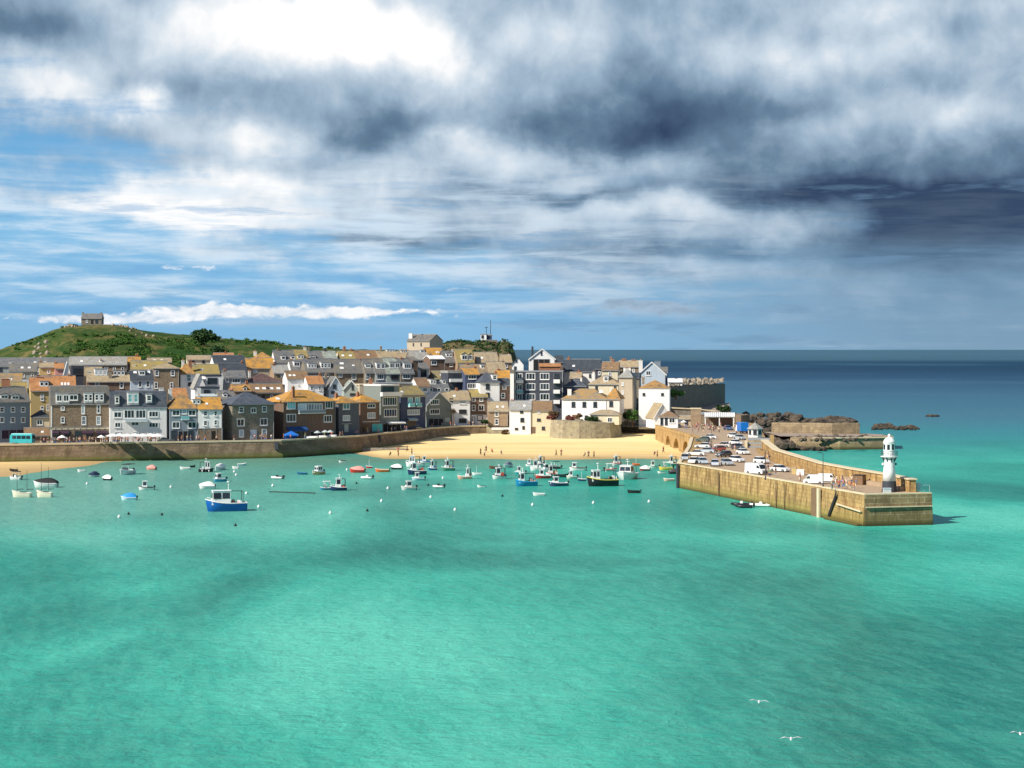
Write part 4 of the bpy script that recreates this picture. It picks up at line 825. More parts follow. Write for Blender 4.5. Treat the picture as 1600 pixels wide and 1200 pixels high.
H('long white inn with orange lichen roof and white chimney above the terrace', 878, 948, 624, 607, 588, HP, 'white_bright', 'lichen_mix', 10, -12, [(632, 6, 8, 'dark', [896, 913, 930]), (650, 3, 4, 'dark', [889])], [], [(890, 608, 6, 'chimney_white', 0, 'f')], doors=[(899, 652, 10, 8, 'wood_brown'), (916, 653, 5, 8, 'dark_trim')], base=6.2)
H('white end wing of the inn with tall window and orange tiled roof', 946, 968, 624, 606, 585, HP, 'pinkish_render', 'lichen_orange', 10, -12, [(631, 6, 8, 'dark', [955])], [], [], sky=[(939, 612, 5, 4)], base=6.2)
H('low white porch wing with arched window and grey hipped roof', 922, 967, 648, 640, 577, HP, 'cream_render', 'roof_beige', 6, -12, [(656, 5, 9, 'dark', [932]), (656, 8, 8, '', [953])], base=5.8)
H('white rendered house with orange roof and two tiny windows near the bluff', 998, 1047, 607, 594, 590, HP, 'white_bright', 'lichen_orange', 10, -6, [(616, 4, 4, 'dark', [1006, 1035])], oh=.05)
H('small white gabled net loft with brown roof on the quay arches', 1022, 1048, 652, 631, 573, G, 'white_bright', 'roof_beige', 9, 12, [(668, 4, 9, 'dark', [1032])], base=4.8)
H('white kiosk with purple windows and hipped brown roof on the quay', 1030, 1059, 652, 642, 566, HP, 'white_bright', 'roof_brown', 6, -8, [(658, 4, 11, 'dark', [1034, 1041]), (657, 10, 8, '', [1050])], base=4.8)
# ---- second row
H('modern charcoal apartment block with stacked white balconies behind the beach', 803, 879, 581, 579.5, 604, FL, 'charcoal_wall', 'lead', 12, -4,
  [(588, 9, 9, '', [812]), (605, 9, 9, '', [812]), (620, 9, 9, '', [812])] + [(y, 15, 10, '', [829, 851]) for y in (588, 604, 620)] + [(y, 8, 7, 'dark', [870]) for y in (587, 603, 619)],
  bal=[(807, 818, y + 2, y + 6, 'glass_teal' if y > 595 else 'white_paint') for y in (592, 608, 622)] + [(865, 875, y + 1, y + 6, 'white_paint') for y in (592, 608, 624)], doors=[(805, 603, 1.5, 44, 'white_paint'), (879, 603, 1.2, 44, 'lead')], name='apartment_block', cat='building')
H('narrow white end wall house beside the charcoal apartment block', 797, 803, 583, 578, 600, FL, 'white_bright', 'slate_grey', 8, 0, name='house')
H('bright white three storey house with slate hipped roof near the wharf end', 750, 781, 598, 582, 601, HP, 'white_bright', 'slate_blue', 9, 14, [(604, 6, 8, 'dark', [762]), (617, 6, 7, 'dark', [762])], [(773, 590, 8, 9, 'white_render', 'flat', 1)], [(777, 579, 4, 'clay_pot', 1)])
H('brown tile hung house attached to the bright white three storey house', 782, 798, 602, 592, 604, S, 'brown_render', 'slate_dark', 8, 12, [(605, 6, 6, '', [788]), (618, 6, 8, 'sash', [786])])
H('navy house with two rows of white casements and orange roof', 727, 749, 585, 576, 606, S, 'navy_render', 'lichen_orange', 8, 18, [(589, 13, 7, '', [738]), (603, 16, 8, '', [738])])
H('dark house with curved white upper balcony between orange roofs', 700, 727, 583, 579, 608, FL, 'charcoal_wall', 'slate_pale', 8, 20, [(591, 11, 11, 'dark', [713]), (607, 8, 8, 'dark', [705, 718])], bal=[(702, 721, 592, 596, 'white_paint')])
H('long low slate cottage row with small white dormers behind the navy townhouse', 668, 704, 612, 597, 596, S, 'dark_slate_wall', 'slate_grey', 8, 22, [(609, 8, 5, '', [672]), (609, 6, 5, '', [686, 698])], [(677, 597, 9, 8, 'white_render', 'flat', 2), (694, 597, 6, 6, 'canvas_grey', 'flat', 1)])
H('brown roofed cottage behind the navy townhouse roof', 653, 672, 604, 591, 590, S, 'white_render', 'roof_brown', 8, 24, [(609, 7, 6, '', [664])])
H('ochre roofed cottage beneath the tall balcony house', 680, 712, 592, 580, 616, S, 'brown_render', 'roof_olive', 8, 20, sky=[(690, 586, 5, 2)])
H('white house with arched balcony recess beside the tall brown wall', 654, 671, 576, 568, 622, S, 'white_render', 'slate_grey', 8, 20, [(582, 9, 12, 'dark', [662])])
H('brown fronted cottage with a pair of white casements below the skyline', 672, 695, 561, 556, 640, S, 'brown_render', 'white_render', 8, 20, [(567, 9, 6, '', [678])])
H('orange roofed house on the skyline below the grey lifeboat hall', 668, 694, 556, 544, 668, S, 'cream_render', 'lichen_orange', 9, 18, [], [], [(672, 546, 4, 'chimney_brick', 2)])
H('slate roofed skyline house with a lit white dormer pair', 694, 715, 566, 549, 664, S, 'brown_render', 'slate_grey', 9, 18, [(571, 6, 4, '', [705])], [(702, 554, 10, 8, 'white_render', 'gable', 2)])
H('cream skyline house with pointed stone window gable', 715, 741, 566, 546, 662, S, 'granite_tan', 'roof_olive', 9, 16, [(571, 5, 4, 'dark', [722, 734])], [(726, 557, 10, 13, 'cream_render', 'gable', 1), (735, 557, 7, 11, 'cream_render', 'gable', 1)])
H('beige roofed terrace house under the green headland', 745, 780, 566, 551, 668, S, 'granite_tan', 'roof_beige', 9, 14, [(572, 5, 4, 'dark', [752, 764])], [], [(781, 550, 4, 'clay_pot', 2)])
H('brown chapel like house with orange roof and little white dormer', 723, 764, 583, 570, 634, S, 'brown_render', 'lichen_mix', 9, 16, [], [(755, 573, 8, 6, 'white_render', 'flat', 1)], [(730, 566, 3, 'chimney_brick', 1)])
H('beige roofed cottage beside the small white gable house', 764, 792, 582, 566, 632, S, 'granite_brown', 'roof_beige', 9, 14, [], [], [(790, 562, 4, 'chimney_stone', 1)])
H('orange roofed cottage tucked behind the white three storey house', 778, 799, 592, 579, 616, S, 'cream_render', 'lichen_orange', 8, 10)
H('small bright white gable house left of the big white gable', 800, 818, 570, 559, 618, G, 'white_bright', 'slate_dark', 9, 0, [(575, 4, 5, 'dark', [805]), (564, 2, 3, 'dark', [807])])
H('grey stone cottage behind the small bright white gable house', 783, 800, 566, 555, 640, S, 'granite_tan', 'roof_beige', 8, 8, [], [], [(815 - 20, 552, 4, 'chimney_white', 1)])
H('big bright white gabled studio with a wide dark opening', 827, 867, 561, 545.5, 640, G, 'white_bright', 'slate_dark', 16, 0, [(552, 2.5, 5, 'dark', [846])], [], [(832, 541.5, 3, 'metal_dark', 0, 'f')], doors=[(846, 570, 25, 18, 'rubber_black')])
H('low red brick extension in front of the big white gabled studio', 843, 876, 573, 570.5, 622, SH, 'chimney_brick', 'roof_terracotta', 6, 0, rise=.9)
H('dark slate roofed outbuilding joined to the big white gabled studio', 868, 880, 566, 556, 640, S, 'brown_render', 'slate_dark', 10, 0)
H('long dark slate roofed hall with pale wall facing the harbour', 880, 936, 580, 562, 652, S, 'white_render', 'slate_dark', 12, -8, [(587, 3, 5, 'dark', [922]), (587, 3, 4, 'dark', [893])])
H('dark slate gable end of the hall behind the chimney row', 930, 956, 577, 563, 646, HP, 'charcoal_wall', 'slate_dark', 12, -8)
H('low slate blue roofed cottage east of the charcoal apartment block', 881, 916, 604, 591, 606, HP, 'navy_render', 'slate_blue', 8, -6, [], [], [(908, 588, 3, 'chimney_white', 1)])
H('stone cottage with brown chimney behind the low slate blue roof', 890, 908, 591, 582, 622, S, 'granite_brown', 'roof_beige', 8, -6, [], [], [(904, 578, 6, 'chimney_brick', 1)])
H('cream house with hipped beige roof and single white dormer', 920, 967, 601, 585, 602, HP, 'cream_render', 'roof_beige', 10, -10, [(606, 4, 5, 'dark', [932]), (606, 4, 5, 'dark', [961]), (612, 3, 11, 'pale', [955, 961])], [(947, 592, 8, 9, 'white_render', 'flat', 1)])
H('tall cream house with three white chimneys on its gable', 967, 988, 590, 576, 598, HP, 'beige_render', 'slate_pale', 8, -14, [(600, 3, 5, 'pale', [973]), (613, 3, 6, 'pale', [973])], [], [(976, 573, 3, 'chimney_white', 1), (980, 574, 3, 'chimney_white', 1), (984, 573, 3, 'chimney_white', 1)])
H('brown roofed chimney row house behind the cream dormer house', 940, 966, 578, 566, 632, S, 'cream_render', 'roof_brown', 8, -8, [], [], [(944, 572, 3, 'chimney_white', 1, 'f'), (950, 573, 3, 'chimney_white', 1, 'f'), (956, 572, 3, 'chimney_white', 1, 'f'), (963, 573, 3, 'chimney_white', 1, 'f'), (958, 561, 4, 'chimney_brick', 2)])
H('beige roofed skyline house beside the tall grey blue gable', 966, 998, 573, 564, 640, S, 'granite_brown', 'roof_beige', 8, -8, [], [], [(975, 560, 7, 'chimney_brick', 3), (990, 561, 6, 'chimney_brick', 2)])
H('tall grey blue gable house with paired white window facing the sea', 997, 1040, 585, 566, 634, G, 'pale_blue_render', 'slate_grey', 10, -4, [(583, 8, 7, '', [1013])], [], [(1001, 561, 6, 'chimney_white', 1, 'f'), (1027, 564, 10, 'blue_grey_render', 0, 'f')])
H('dark slate house with corner window beside the grey blue gable', 1032, 1043, 582, 574, 640, S, 'navy_render', 'slate_grey', 8, -4, [(586, 4, 6, '', [1040])])
H('low white house with hedge at the foot of the stone bastion', 1044, 1066, 597, 592, 662, S, 'white_bright', 'white_render', 6, -4, [(601, 4, 3, 'dark', [1052, 1060])], [], [(1056, 590, 2, 'metal_dark', 0)], base=15.5)
H('narrow shaded stone store in the alley east of the inn', 986, 999, 590, 583, 612, S, 'granite_grey', 'slate_dark', 8, -8, [(602, 4, 5, '', [992]), (638, 3, 7, 'pale', [992])])
H('shaded brown stone house filling the slipway alley', 968, 998, 640, 630, 604, S, 'dark_slate_wall', 'slate_dark', 6, -4, [(632, 3, 8, 'dark', [978])])
# ---- middle band behind the harbour front
H('slate terrace house with a broad white triple dormer', 478, 524, 581, 561, 604, S, 'granite_grey', 'slate_grey', 9, 20, [(586, 4, 5, '', [506, 512])], [(488, 572, 13, 8, 'white_render', 'flat', 3), (509, 571, 15, 10, 'white_render', 'flat', 3)], [(481, 557, 4, 'chimney_stone', 2)])
H('slate terrace house with two bright roof lights and lace white windows', 524, 571, 582, 562, 606, S, 'granite_brown', 'slate_grey', 9, 20, [(586, 6, 6, 'pale', [532]), (588, 7, 10, 'sash', [553])], [(573 - 12, 571, 1, 1, 'slate_grey', 'flat', 1)], [(572, 559, 4, 'chimney_brick', 2)], sky=[(534, 568, 6, 3), (534, 575, 6, 3), (552, 571, 4, 2)])
H('slate terrace house with one white gabled dormer and brick pier', 571, 587, 582, 562, 607, S, 'granite_grey', 'slate_grey', 9, 20, [(588, 7, 10, 'sash', [574])], [(575, 571, 9, 8, 'white_render', 'gable', 1)])
H('slate terrace house with big white box dormer and twin casements', 587, 604, 583, 561, 607, S, 'grey_render', 'slate_grey', 9, 20, [(588, 11, 10, '', [594])], [(595, 572, 14, 10, 'white_render', 'flat', 2)])
H('terrace house with pale teal slate dormer front and dark balcony', 604, 626, 583, 560, 608, S, 'sage_render', 'roof_sage', 9, 20, [(588, 12, 9, 'dark', [617])], [(617, 571, 17, 11, 'sage_render', 'flat', 2)], [(625, 557, 4, 'chimney_brick', 1)])
H('terrace end house with single square dormer beside a tall brown gable', 626, 647, 583, 561, 609, S, 'granite_grey', 'slate_grey', 9, 22, [(587, 12, 9, '', [635])], [(637, 572, 13, 10, 'white_render', 'flat', 1)], [(627, 557, 3, 'chimney_brick', 1)])
H('tall narrow brown house closing the long slate terrace', 645, 653, 563, 558, 612, S, 'brown_render', 'slate_grey', 9, 24)
H('flat roofed pale ledge building under the slate terrace', 586, 650, 600, 598, 590, FL, 'granite_grey', 'lead', 8, 20, [(605, 7, 5, 'dark', [640])])
H('small grey gable cottage with a dark attic window', 514, 535, 606, 589, 566, G, 'pale_blue_render', 'slate_grey', 9, 16, [(604, 5, 6, 'dark', [523]), (613, 5, 4, 'dark', [520])])
H('small sage green gable cottage with one narrow window', 537, 561, 608, 595, 562, G, 'sage_render', 'roof_sage', 9, 10, [(605, 3, 7, 'dark', [551]), (616, 8, 3, 'dark', [551])])
H('blank beige rendered house with flat parapet behind the brown shop', 562, 592, 602, 600, 560, FL, 'beige_render', 'coping', 8, 14, [(610, 3, 4, 'pale', [577])], [], [(579, 590, 5, 'chimney_brick', 1)])
H('low white walled cottage row under brown roofs above the orange harbour roof', 449, 482, 592, 580, 566, S, 'white_bright', 'roof_brown', 8, 18, [(600, 2, 4, 'pale', [466])], [], [(461, 578, 5, 'chimney_brick', 2)])
H('white cottage with small orange roof next to the white walled row', 481, 506, 600, 588, 562, S, 'white_bright', 'roof_terracotta', 8, 18)
H('stone house with dark stair gable beside the small grey gable cottage', 498, 515, 604, 592, 572, S, 'granite_tan', 'slate_dark', 8, 18, [], [], [(512, 583, 4, 'chimney_stone', 1)])
H('dark brown hip roofed warehouse behind the square granite house', 388, 438, 597, 583, 566, HP, 'granite_brown', 'roof_maroon', 11, 18)
H('low shed with four bright roof lights behind the square granite house', 392, 444, 613, 600, 548, S, 'granite_brown', 'roof_brown', 8, 20, sky=[(402, 607, 6, 3), (413, 607, 6, 3), (424, 607, 6, 3), (435, 607, 6, 3)], chim=[(417, 604, 4, 'chimney_stone', 0, 'f')])
H('large orange lichen roofed house below the wooded hillside', 385, 428, 575, 560, 612, S, 'beige_render', 'lichen_orange', 9, 16, [(580, 6, 5, 'pale', [399])], [], [(407, 574, 4, 'chimney_brick', 0, 'f')])
H('upper orange hipped roof house just under the hill line', 398, 427, 562, 550, 640, HP, 'beige_render', 'lichen_orange', 9, 16)
H('pale stone house with bay window next to the brown hip roofed warehouse', 428, 452, 583, 571, 594, S, 'granite_tan', 'slate_pale', 8, 18, [(586, 5, 7, 'sash', [447]), (585, 3, 8, 'pale', [440])])
H('slate roofed house with two white gabled dormers on the skyline', 430, 462, 566, 548, 648, S, 'white_render', 'slate_grey', 9, 18, [(572, 4, 6, 'pale', [441, 452])], [(443, 558, 7, 9, 'white_render', 'gable', 1), (458, 558, 7, 7, 'white_render', 'gable', 1)], [(434, 544, 5, 'chimney_stone', 1)])
H('slate roofed house with single white dormer west of the terrace', 455, 480, 578, 563, 620, S, 'white_render', 'slate_grey', 9, 18, [], [(464, 569, 10, 9, 'white_render', 'flat', 1)])
H('slate skyline house with white chimney stack and broad gabled dormer', 461, 482, 563, 547, 660, S, 'white_render', 'roof_olive', 9, 18, [], [(470, 557, 10, 7, 'white_render', 'gable', 2)], [(477, 541, 4, 'chimney_white', 1)])
H('slate skyline house with small white gabled dormer above the terrace', 482, 507, 562, 549, 668, S, 'granite_brown', 'slate_grey', 9, 18, [], [(489, 558, 9, 6, 'white_render', 'gable', 1)], [(483, 543, 3, 'chimney_stone', 1)])
H('grey green roofed skyline house beside a dark chimney', 507, 527, 561, 549, 668, S, 'granite_brown', 'roof_sage', 9, 18, [], [], [(508, 544, 3, 'metal_dark', 0)])
H('cream skyline cottage with brown ridge between two tall chimneys', 531, 560, 561, 549, 672, S, 'cream_render', 'roof_olive', 9, 18, [(563, 5, 4, 'pale', [540])], [], [(538, 540, 4, 'chimney_brick', 1), (549, 544, 4, 'chimney_brick', 1)])
H('long brown roofed skyline terrace with one pointed chimney', 556, 592, 560, 548, 674, S, 'granite_brown', 'roof_brown', 9, 18, [], [], [(590, 550, 3, 'chimney_brick', 1)])
H('beige roofed skyline terrace with a long white dormer', 592, 622, 561, 549, 676, S, 'granite_tan', 'roof_beige', 9, 18, [], [(611, 548.5, 13, 4, 'white_render', 'flat', 3)], [(595, 540, 3, 'chimney_stone', 1)])
H('beige roofed skyline house with a pair of small gabled dormers', 622, 645, 561, 549, 678, S, 'granite_tan', 'roof_beige', 9, 18, [], [(629, 549, 5, 5, 'white_render', 'gable', 1), (635, 549, 5, 5, 'white_render', 'gable', 1)], [(643, 547, 3, 'chimney_brick', 1)])
H('slate roofed house with white casement between skyline terrace and orange roof', 643, 670, 562, 549, 652, S, 'granite_grey', 'slate_pale', 9, 18, [(566, 7, 6, '', [657])], [(660, 549, 7, 4, 'white_render', 'flat', 1)])
# ---- western town
H('white walled house with orange hipped roof and teal casement', 282, 304, 585, 567, 560, HP, 'white_bright', 'lichen_orange', 9, 18, [(590, 7, 11, 'teal', [295]), (600, 6, 5, 'dark', [297])], [], [(306, 561, 5, 'chimney_brick', 1, 'b'), (286, 561, 4, 'chimney_white', 1)])
H('long ochre roofed house joined to a pointed white gable', 300, 343, 584, 570, 568, S, 'grey_render', 'roof_olive', 9, 18, [], [])
H('pointed bright white gable between dark roofs', 304, 321, 604, 585, 549, G, 'white_bright', 'slate_pale', 8, 18)
H('white box fronted studio with a wide black window', 321, 346, 588, 585.5, 553, FL, 'white_bright', 'slate_dark', 8, 18, [(595, 15, 9, 'dark', [332])])
H('white gable ended house with dark slate slope and two small windows', 334, 383, 566, 556, 600, S, 'white_render', 'slate_dark', 8, 18, [(572, 8, 7, 'dark', [349]), (571, 8, 8, 'dark', [360])])
H('dark slate roofed house under the dark bushy trees', 343, 386, 582, 568, 578, S, 'grey_render', 'slate_dark', 8, 18, [(585, 6, 6, 'pale', [379]), (587, 4, 6, '', [358])], [(352, 592, 5, 6, 'white_render', 'flat', 1)])
H('grey cottage with wide black window and small white gable end', 350, 385, 590, 580, 562, S, 'grey_render', 'slate_grey', 8, 18, [(595, 13, 7, '', [369]), (593, 5, 8, 'pale', [355])])
H('terracotta roofed chalet by the wooded slope', 335, 366, 560, 552, 640, S, 'pink_paint', 'roof_terracotta', 8, 14, [(563, 4, 4, 'dark', [350])], [], [(352, 549, 4, 'clay_pot', 1)])
H('orange gabled cottage with twin stone dormers behind the granite house', 365, 392, 611, 601, 540, S, 'granite_tan', 'lichen_orange', 8, 20, [], [(383, 607, 6, 8, 'granite_tan', 'gable', 1)])
H('grey slate cottage with one white gabled dormer behind the white cottage', 343, 368, 624, 611, 524, S, 'grey_render', 'slate_grey', 8, 20, [], [(352, 617, 7, 8, 'white_render', 'gable', 1)])
H('grey studio with large dark window above a pale blue flat roof', 314, 343, 606, 604, 532, FL, 'grey_render', 'slate_dark', 7, 20, [(613, 9, 8, 'dark', [323])])
H('flat pale blue roofed extension behind the orange hipped roof', 312, 342, 623, 617, 516, SH, 'pale_blue_render', 'canvas_grey', 7, 20, rise=1.0)
H('small terracotta roofed cottage between chimneys behind the slate blue shop', 271, 293, 620, 607, 520, S, 'granite_brown', 'roof_terracotta', 8, 18, [], [], [(268, 608, 4, 'chimney_white', 0)])
H('four storey brown granite block with small white sash windows', 241, 280, 576, 567, 556, HP, 'granite_brown', 'roof_beige', 9, 14, [(583, 6, 8, 'sash', [245, 270]), (602, 5, 10, 'sash', [244]), (602, 5, 9, 'sash', [268])])
H('pale blue rendered house with two dark sash windows', 204, 240, 594, 580, 540, S, 'pale_blue_render', 'slate_dark', 8, 16, [(600, 6, 10, 'sash', [219, 231])], [(222, 583, 10, 8, 'white_render', 'flat', 1)], sky=[(211, 582, 5, 3), (232, 582, 5, 3)])
H('dark brown tile hung house with two narrow white windows', 136, 204, 596, 583, 538, S, 'brown_render', 'roof_beige', 8, 16, [(600, 6, 7, 'sash', [152]), (601, 6, 11, 'sash', [190])], [(158, 582, 19, 11, 'white_render', 'flat', 3, 'pale'), (186, 583, 17, 8, 'brown_render', 'flat', 3)], [(172, 577, 5, 'chimney_stone', 1, 'f')])
H('orange roofed house with white twin dormer and three roof lights', 60, 118, 604, 588, 540, S, 'beige_render', 'roof_terracotta', 8, 16, sky=[(97, 600, 3, 4), (102, 600, 3, 4), (107, 600, 3, 4)])
H('white conical chimneyed cottage with steep pale gable', 99, 111, 588, 566, 556, G, 'white_bright', 'canvas_grey', 6, 16)
H('dark slate fronted house with a deep shaded window', 111, 133, 572, 570, 566, FL, 'charcoal_wall', 'slate_pale', 8, 16, [(580, 13, 10, 'dark', [121])])
H('pink brown rendered house beside the white conical chimney', 86, 100, 576, 568, 568, S, 'pink_paint', 'roof_terracotta', 8, 16, [], [], [(86, 564, 4, 'chimney_brick', 1)])
H('mustard walled house below the long grey roof', 62, 90, 574, 567, 572, S, 'yellow_render', 'roof_beige', 8, 16)
H('long grey slate roofed chapel with a white ridge line', -20, 108, 572, 560, 606, S, 'grey_render', 'slate_grey', 12, 10, [], [], [(60, 566, 4, 'chimney_stone', 1, 'f')])
H('grey slate roofed building in the middle of the western roofs', 14, 58, 580, 568, 580, S, 'grey_render', 'slate_grey', 9, 14, [], [], [(15, 566, 5, 'chimney_white', 0)])
H('broad pale slate roofed hall below the chapel hill', 108, 198, 570, 558, 604, S, 'granite_brown', 'slate_pale', 12, 12, [], [], [(158, 560, 3, 'chimney_stone', 1, 'f')])
H('orange roofed house with a dark gable under the hill path', 190, 220, 568, 558, 616, S, 'brown_render', 'lichen_orange', 9, 14)
H('ochre roofed cottage row with bright chimney tops', 205, 262, 577, 564, 580, S, 'granite_brown', 'roof_olive', 9, 14, [], [], [(210, 570, 5, 'chimney_white', 0, 'f'), (194 + 12, 572, 4, 'chimney_brick', 1), (245, 563, 5, 'chimney_stone', 1)])
H('beige cottage between the hall and the brown granite block', 133, 160, 588, 574, 560, S, 'granite_brown', 'roof_beige', 8, 16, [(582, 5, 4, '', [140])], [], [(136, 572, 4, 'chimney_brick', 1)])
H('orange roofed corner house above the shadowed blue grey house', -10, 34, 600, 584, 540, S, 'beige_render', 'lichen_mix', 9, 14, [], [], [(28, 585, 6, 'chimney_stone', 1)])
H('ochre roofed cottage with a huge brick chimney stack', -8, 42, 616, 598, 516, S, 'granite_brown', 'roof_olive', 9, 16, [], [], [(9, 592, 13, 'chimney_brick', 0, 'f')])
H('grey roofed cottage beside the orange roof with twin dormer', 36, 62, 606, 594, 534, S, 'granite_brown', 'slate_pale', 8, 16, [], [], [(60, 586, 5, 'chimney_brick', 0)])
H('pale gabled cottage at the foot of the hillside boulders', 292, 330, 562, 556, 660, S, 'cream_render', 'roof_beige', 8, 12, [(565, 4, 4, 'dark', [302, 318])])
H('low stone barn with beige roof on the slope below the gorse', 230, 268, 566, 560, 640, S, 'granite_brown', 'roof_beige', 8, 12)
# ---- on the headland and on the island
H('cream walled hall with grey roof alone on the headland skyline', 636, 672, 532.5, 523, 760, S, 'beige_render', 'slate_grey', 12, -24, [(538, 1.5, 4, 'dark', [646, 658])], [], [(642, 521, 6, 'chimney_white', 0, 'f'), (660, 522, 1.5, 'metal_dark', 0)], base=16, name='hall', cat='building')
H('white lookout cabin with blue panels on the headland top', 751, 760, 523, 521.5, 818, FL, 'white_bright', 'lead', 5, 0, [(526, 4, 4, 'dark', [754])], base=30, name='lookout_cabin', cat='building')
H('dark blue block beside the white lookout cabin', 760, 768.5, 524, 522, 819, FL, 'navy_render', 'lead', 5, 0, [(526, 5, 2, 'dark', [764])], base=30, name='lookout_annexe', cat='building')
H('low brown store below the dark blue lookout block', 757, 777, 532, 531, 812, FL, 'granite_brown', 'lead', 5, 0, base=28, name='store', cat='building')
c_ = H('small granite chapel with slate roof and bell gables on the hilltop', 127, 159, 497.5, 490.5, 1000, S, 'granite_grey', 'slate_grey', 7, 4, [(502, 3, 4, '', [136]), (502, 4, 5, 'dark', [151])], [], [(128, 487.5, 2, 'chimney_stone', 0), (158, 488, 2, 'chimney_stone', 0)], base=40.0, name='chapel', cat='chapel', doors=[(144, 503, 3.5, 6.5, 'rubber_black')])
def hill_walls():
    for lab, a, b, D, zt, zb in (('low stone enclosure wall west of the hilltop chapel', 105, 122, 998, 505.5, 512), ('low stone wall east of the hilltop chapel', 160, 186, 998, 506.5, 512)):
        w = MB(); ribbon(w, [(xat(a, D), D), (xat((a + b) / 2, D - 3), D - 3), (xat(b, D), D)], 1.0, 40, [zat(zt, D), zat(zt + .8, D), zat(zt + 1.8, D)], M('granite_grey')); tag(w.build('stone_wall'), lab, 'wall')
hill_walls()
def mast(label, px, D, top, bot, r=.14, name='mast', arms=()):
    x = xat(px, D); t = thing(name, label, 'mast', (x, D, zat(bot, D))); h = zat(top, D) - zat(bot, D)
    MB().tube([(0, 0, 0), (0, 0, h)], [r, r * .6], M('metal_dark')).build('pole', t)
    for (f_, w_) in arms: MB().tube([(-w_, 0, h * f_), (w_, 0, h * f_)], r * .7, M('metal_dark')).build('crossbar', t)
mast('tall thin aerial mast beside the lookout cabin', 766.5, 822, 500, 523, .2)
mast('short flag mast with a crossbar behind the lookout cabin', 760, 823, 510, 523, .2, arms=[(.85, .8)])
# ------------------------------------------------------------------ boats
def hull_line(t, B): return B / 2 * ((.84 + .16 * math.sin(min(1, t * 2.2) * math.pi / 2)) if t < .55 else max(.012, 1 - ((t - .55) / .45) ** 2.3))
def sheer(t, h, rise=.5): return h * (1 + rise * max(0.0, (t - .35) / .65) ** 2)
def make_hull(root, Lb, B, h, hullm, trimm, deck=None, deckz=-.22, rise=.5, deckm='white_paint'):
    n = 10; T = [i / n for i in range(n + 1)]; mb = MB(); v = []
    for t in T:
        b = hull_line(t, B); x = -Lb/2 + Lb * t; s_ = sheer(t, h, rise); xr = x if t < .99 else x
        v += [(x - (.10 * Lb * (t > .8) * (t - .8) * 5) * .6, 0, -.35), (x - (.06 * Lb * (t > .8) * (t - .8) * 5), -b * .74, -.05), (x, -b, s_), (x - (.06 * Lb * (t > .8) * (t - .8) * 5), b * .74, -.05), (x, b, s_)]
    f = []
    for i in range(n):
        a = i * 5; c = a + 5
        f += [(a, a + 1, c + 1, c), (a + 1, a + 2, c + 2, c + 1), (a, c, c + 3, a + 3), (a + 3, c + 3, c + 4, a + 4)]
    f.append((0, 3, 4, 2, 1)); mb.mesh_part(v, f, hullm); mb.build('hull', root, True)
    g = MB()
    for sg in (-1, 1): g.tube([(-Lb/2 + Lb * t, sg * hull_line(t, B), sheer(t, h, rise) + .02) for t in T], .045 + .008 * Lb, trimm, 5)
    g.tube([(-Lb/2, -B/2 * .84, h + .02), (-Lb/2, B/2 * .84, h + .02)], .045 + .008 * Lb, trimm, 5); g.build('gunwale', root)
    d = MB()
    for t0, t1 in zip(T, T[1:]):
        z0, z1 = sheer(t0, h, rise) + deckz, sheer(t1, h, rise) + deckz; b0, b1 = hull_line(t0, B) * .96, hull_line(t1, B) * .96; x0, x1 = -Lb/2 + Lb * t0 + .02, -Lb/2 + Lb * t1 - (.02 if t1 == 1 else 0)
        d.face([(x0, -b0, z0), (x1, -b1, z1), (x1, b1, z1), (x0, b0, z0)], M(deckm))
    d.build('deck', root)
def cabin(root, x0, x1, w, z0, z1, mat='white_paint', rake=.25, roofm='white_paint', name='wheelhouse'):
    t = .10 * w
    c = MB(); v = [(x0, -w/2, z0), (x1, -w/2 * .9, z0), (x1, w/2 * .9, z0), (x0, w/2, z0), (x0 + .05, -w/2 + t, z1), (x1 - rake, -w/2 + t, z1), (x1 - rake, w/2 - t, z1), (x0 + .05, w/2 - t, z1)]
    c.mesh_part(v, [(0, 3, 2, 1), (4, 5, 6, 7), (0, 1, 5, 4), (1, 2, 6, 5), (2, 3, 7, 6), (3, 0, 4, 7)], M(mat)); cb = c.build(name, root)
    MB().box(x0 - .15, x1 - rake + .12, -w/2 + t - .12, w/2 - t + .12, z1 + .003, z1 + .08, M(roofm)).build('roof', cb)
    hz = z1 - z0; a, b = z0 + hz * .45, z1 - hz * .12; n = 2 if x1 - x0 > 1.3 else 1; q = (x1 - rake - x0)
    for sg in (-1, 1):
        for i in range(n):
            xa = x0 + .15 + q * i / n; xb = x0 + q * (i + 1) / n - .08; f0 = (a - z0) / hz; f1 = (b - z0) / hz
            ya, yb = sg * (w/2 - t * f0 + .02), sg * (w/2 - t * f1 + .02)
            MB().face([(xa, ya, a), (xb, ya * .985, a), (xb, yb * .99, b), (xa, yb, b)], M('glass')).build('window', cb)
    xf = x1 - rake * .45 + .02; xg = x1 - rake * .88 + .02
    for sg in (-1, 1): MB().face([(xf, sg * .05, a), (xf, sg * (w/2 * .78), a), (xg, sg * (w/2 * .74), b), (xg, sg * .05, b)], M('glass')).build('window', cb)
    MB().face([(x0 - .01, -w * .12, z0 + .1), (x0 - .01, w * .16, z0 + .1), (x0 + .03, w * .16, b), (x0 + .03, -w * .12, b)], M('rubber_black')).build('door', cb)
    return cb
def outboard(root, x, z, s=1.0, mat='rubber_black'):
    MB().box(x - .45 * s, x - .05, -.16 * s, .16 * s, z, z + .45 * s, M(mat), .05).box(x - .3 * s, x - .16 * s, -.05, .05, z - .7 * s, z, M(mat)).build('outboard_motor', root)
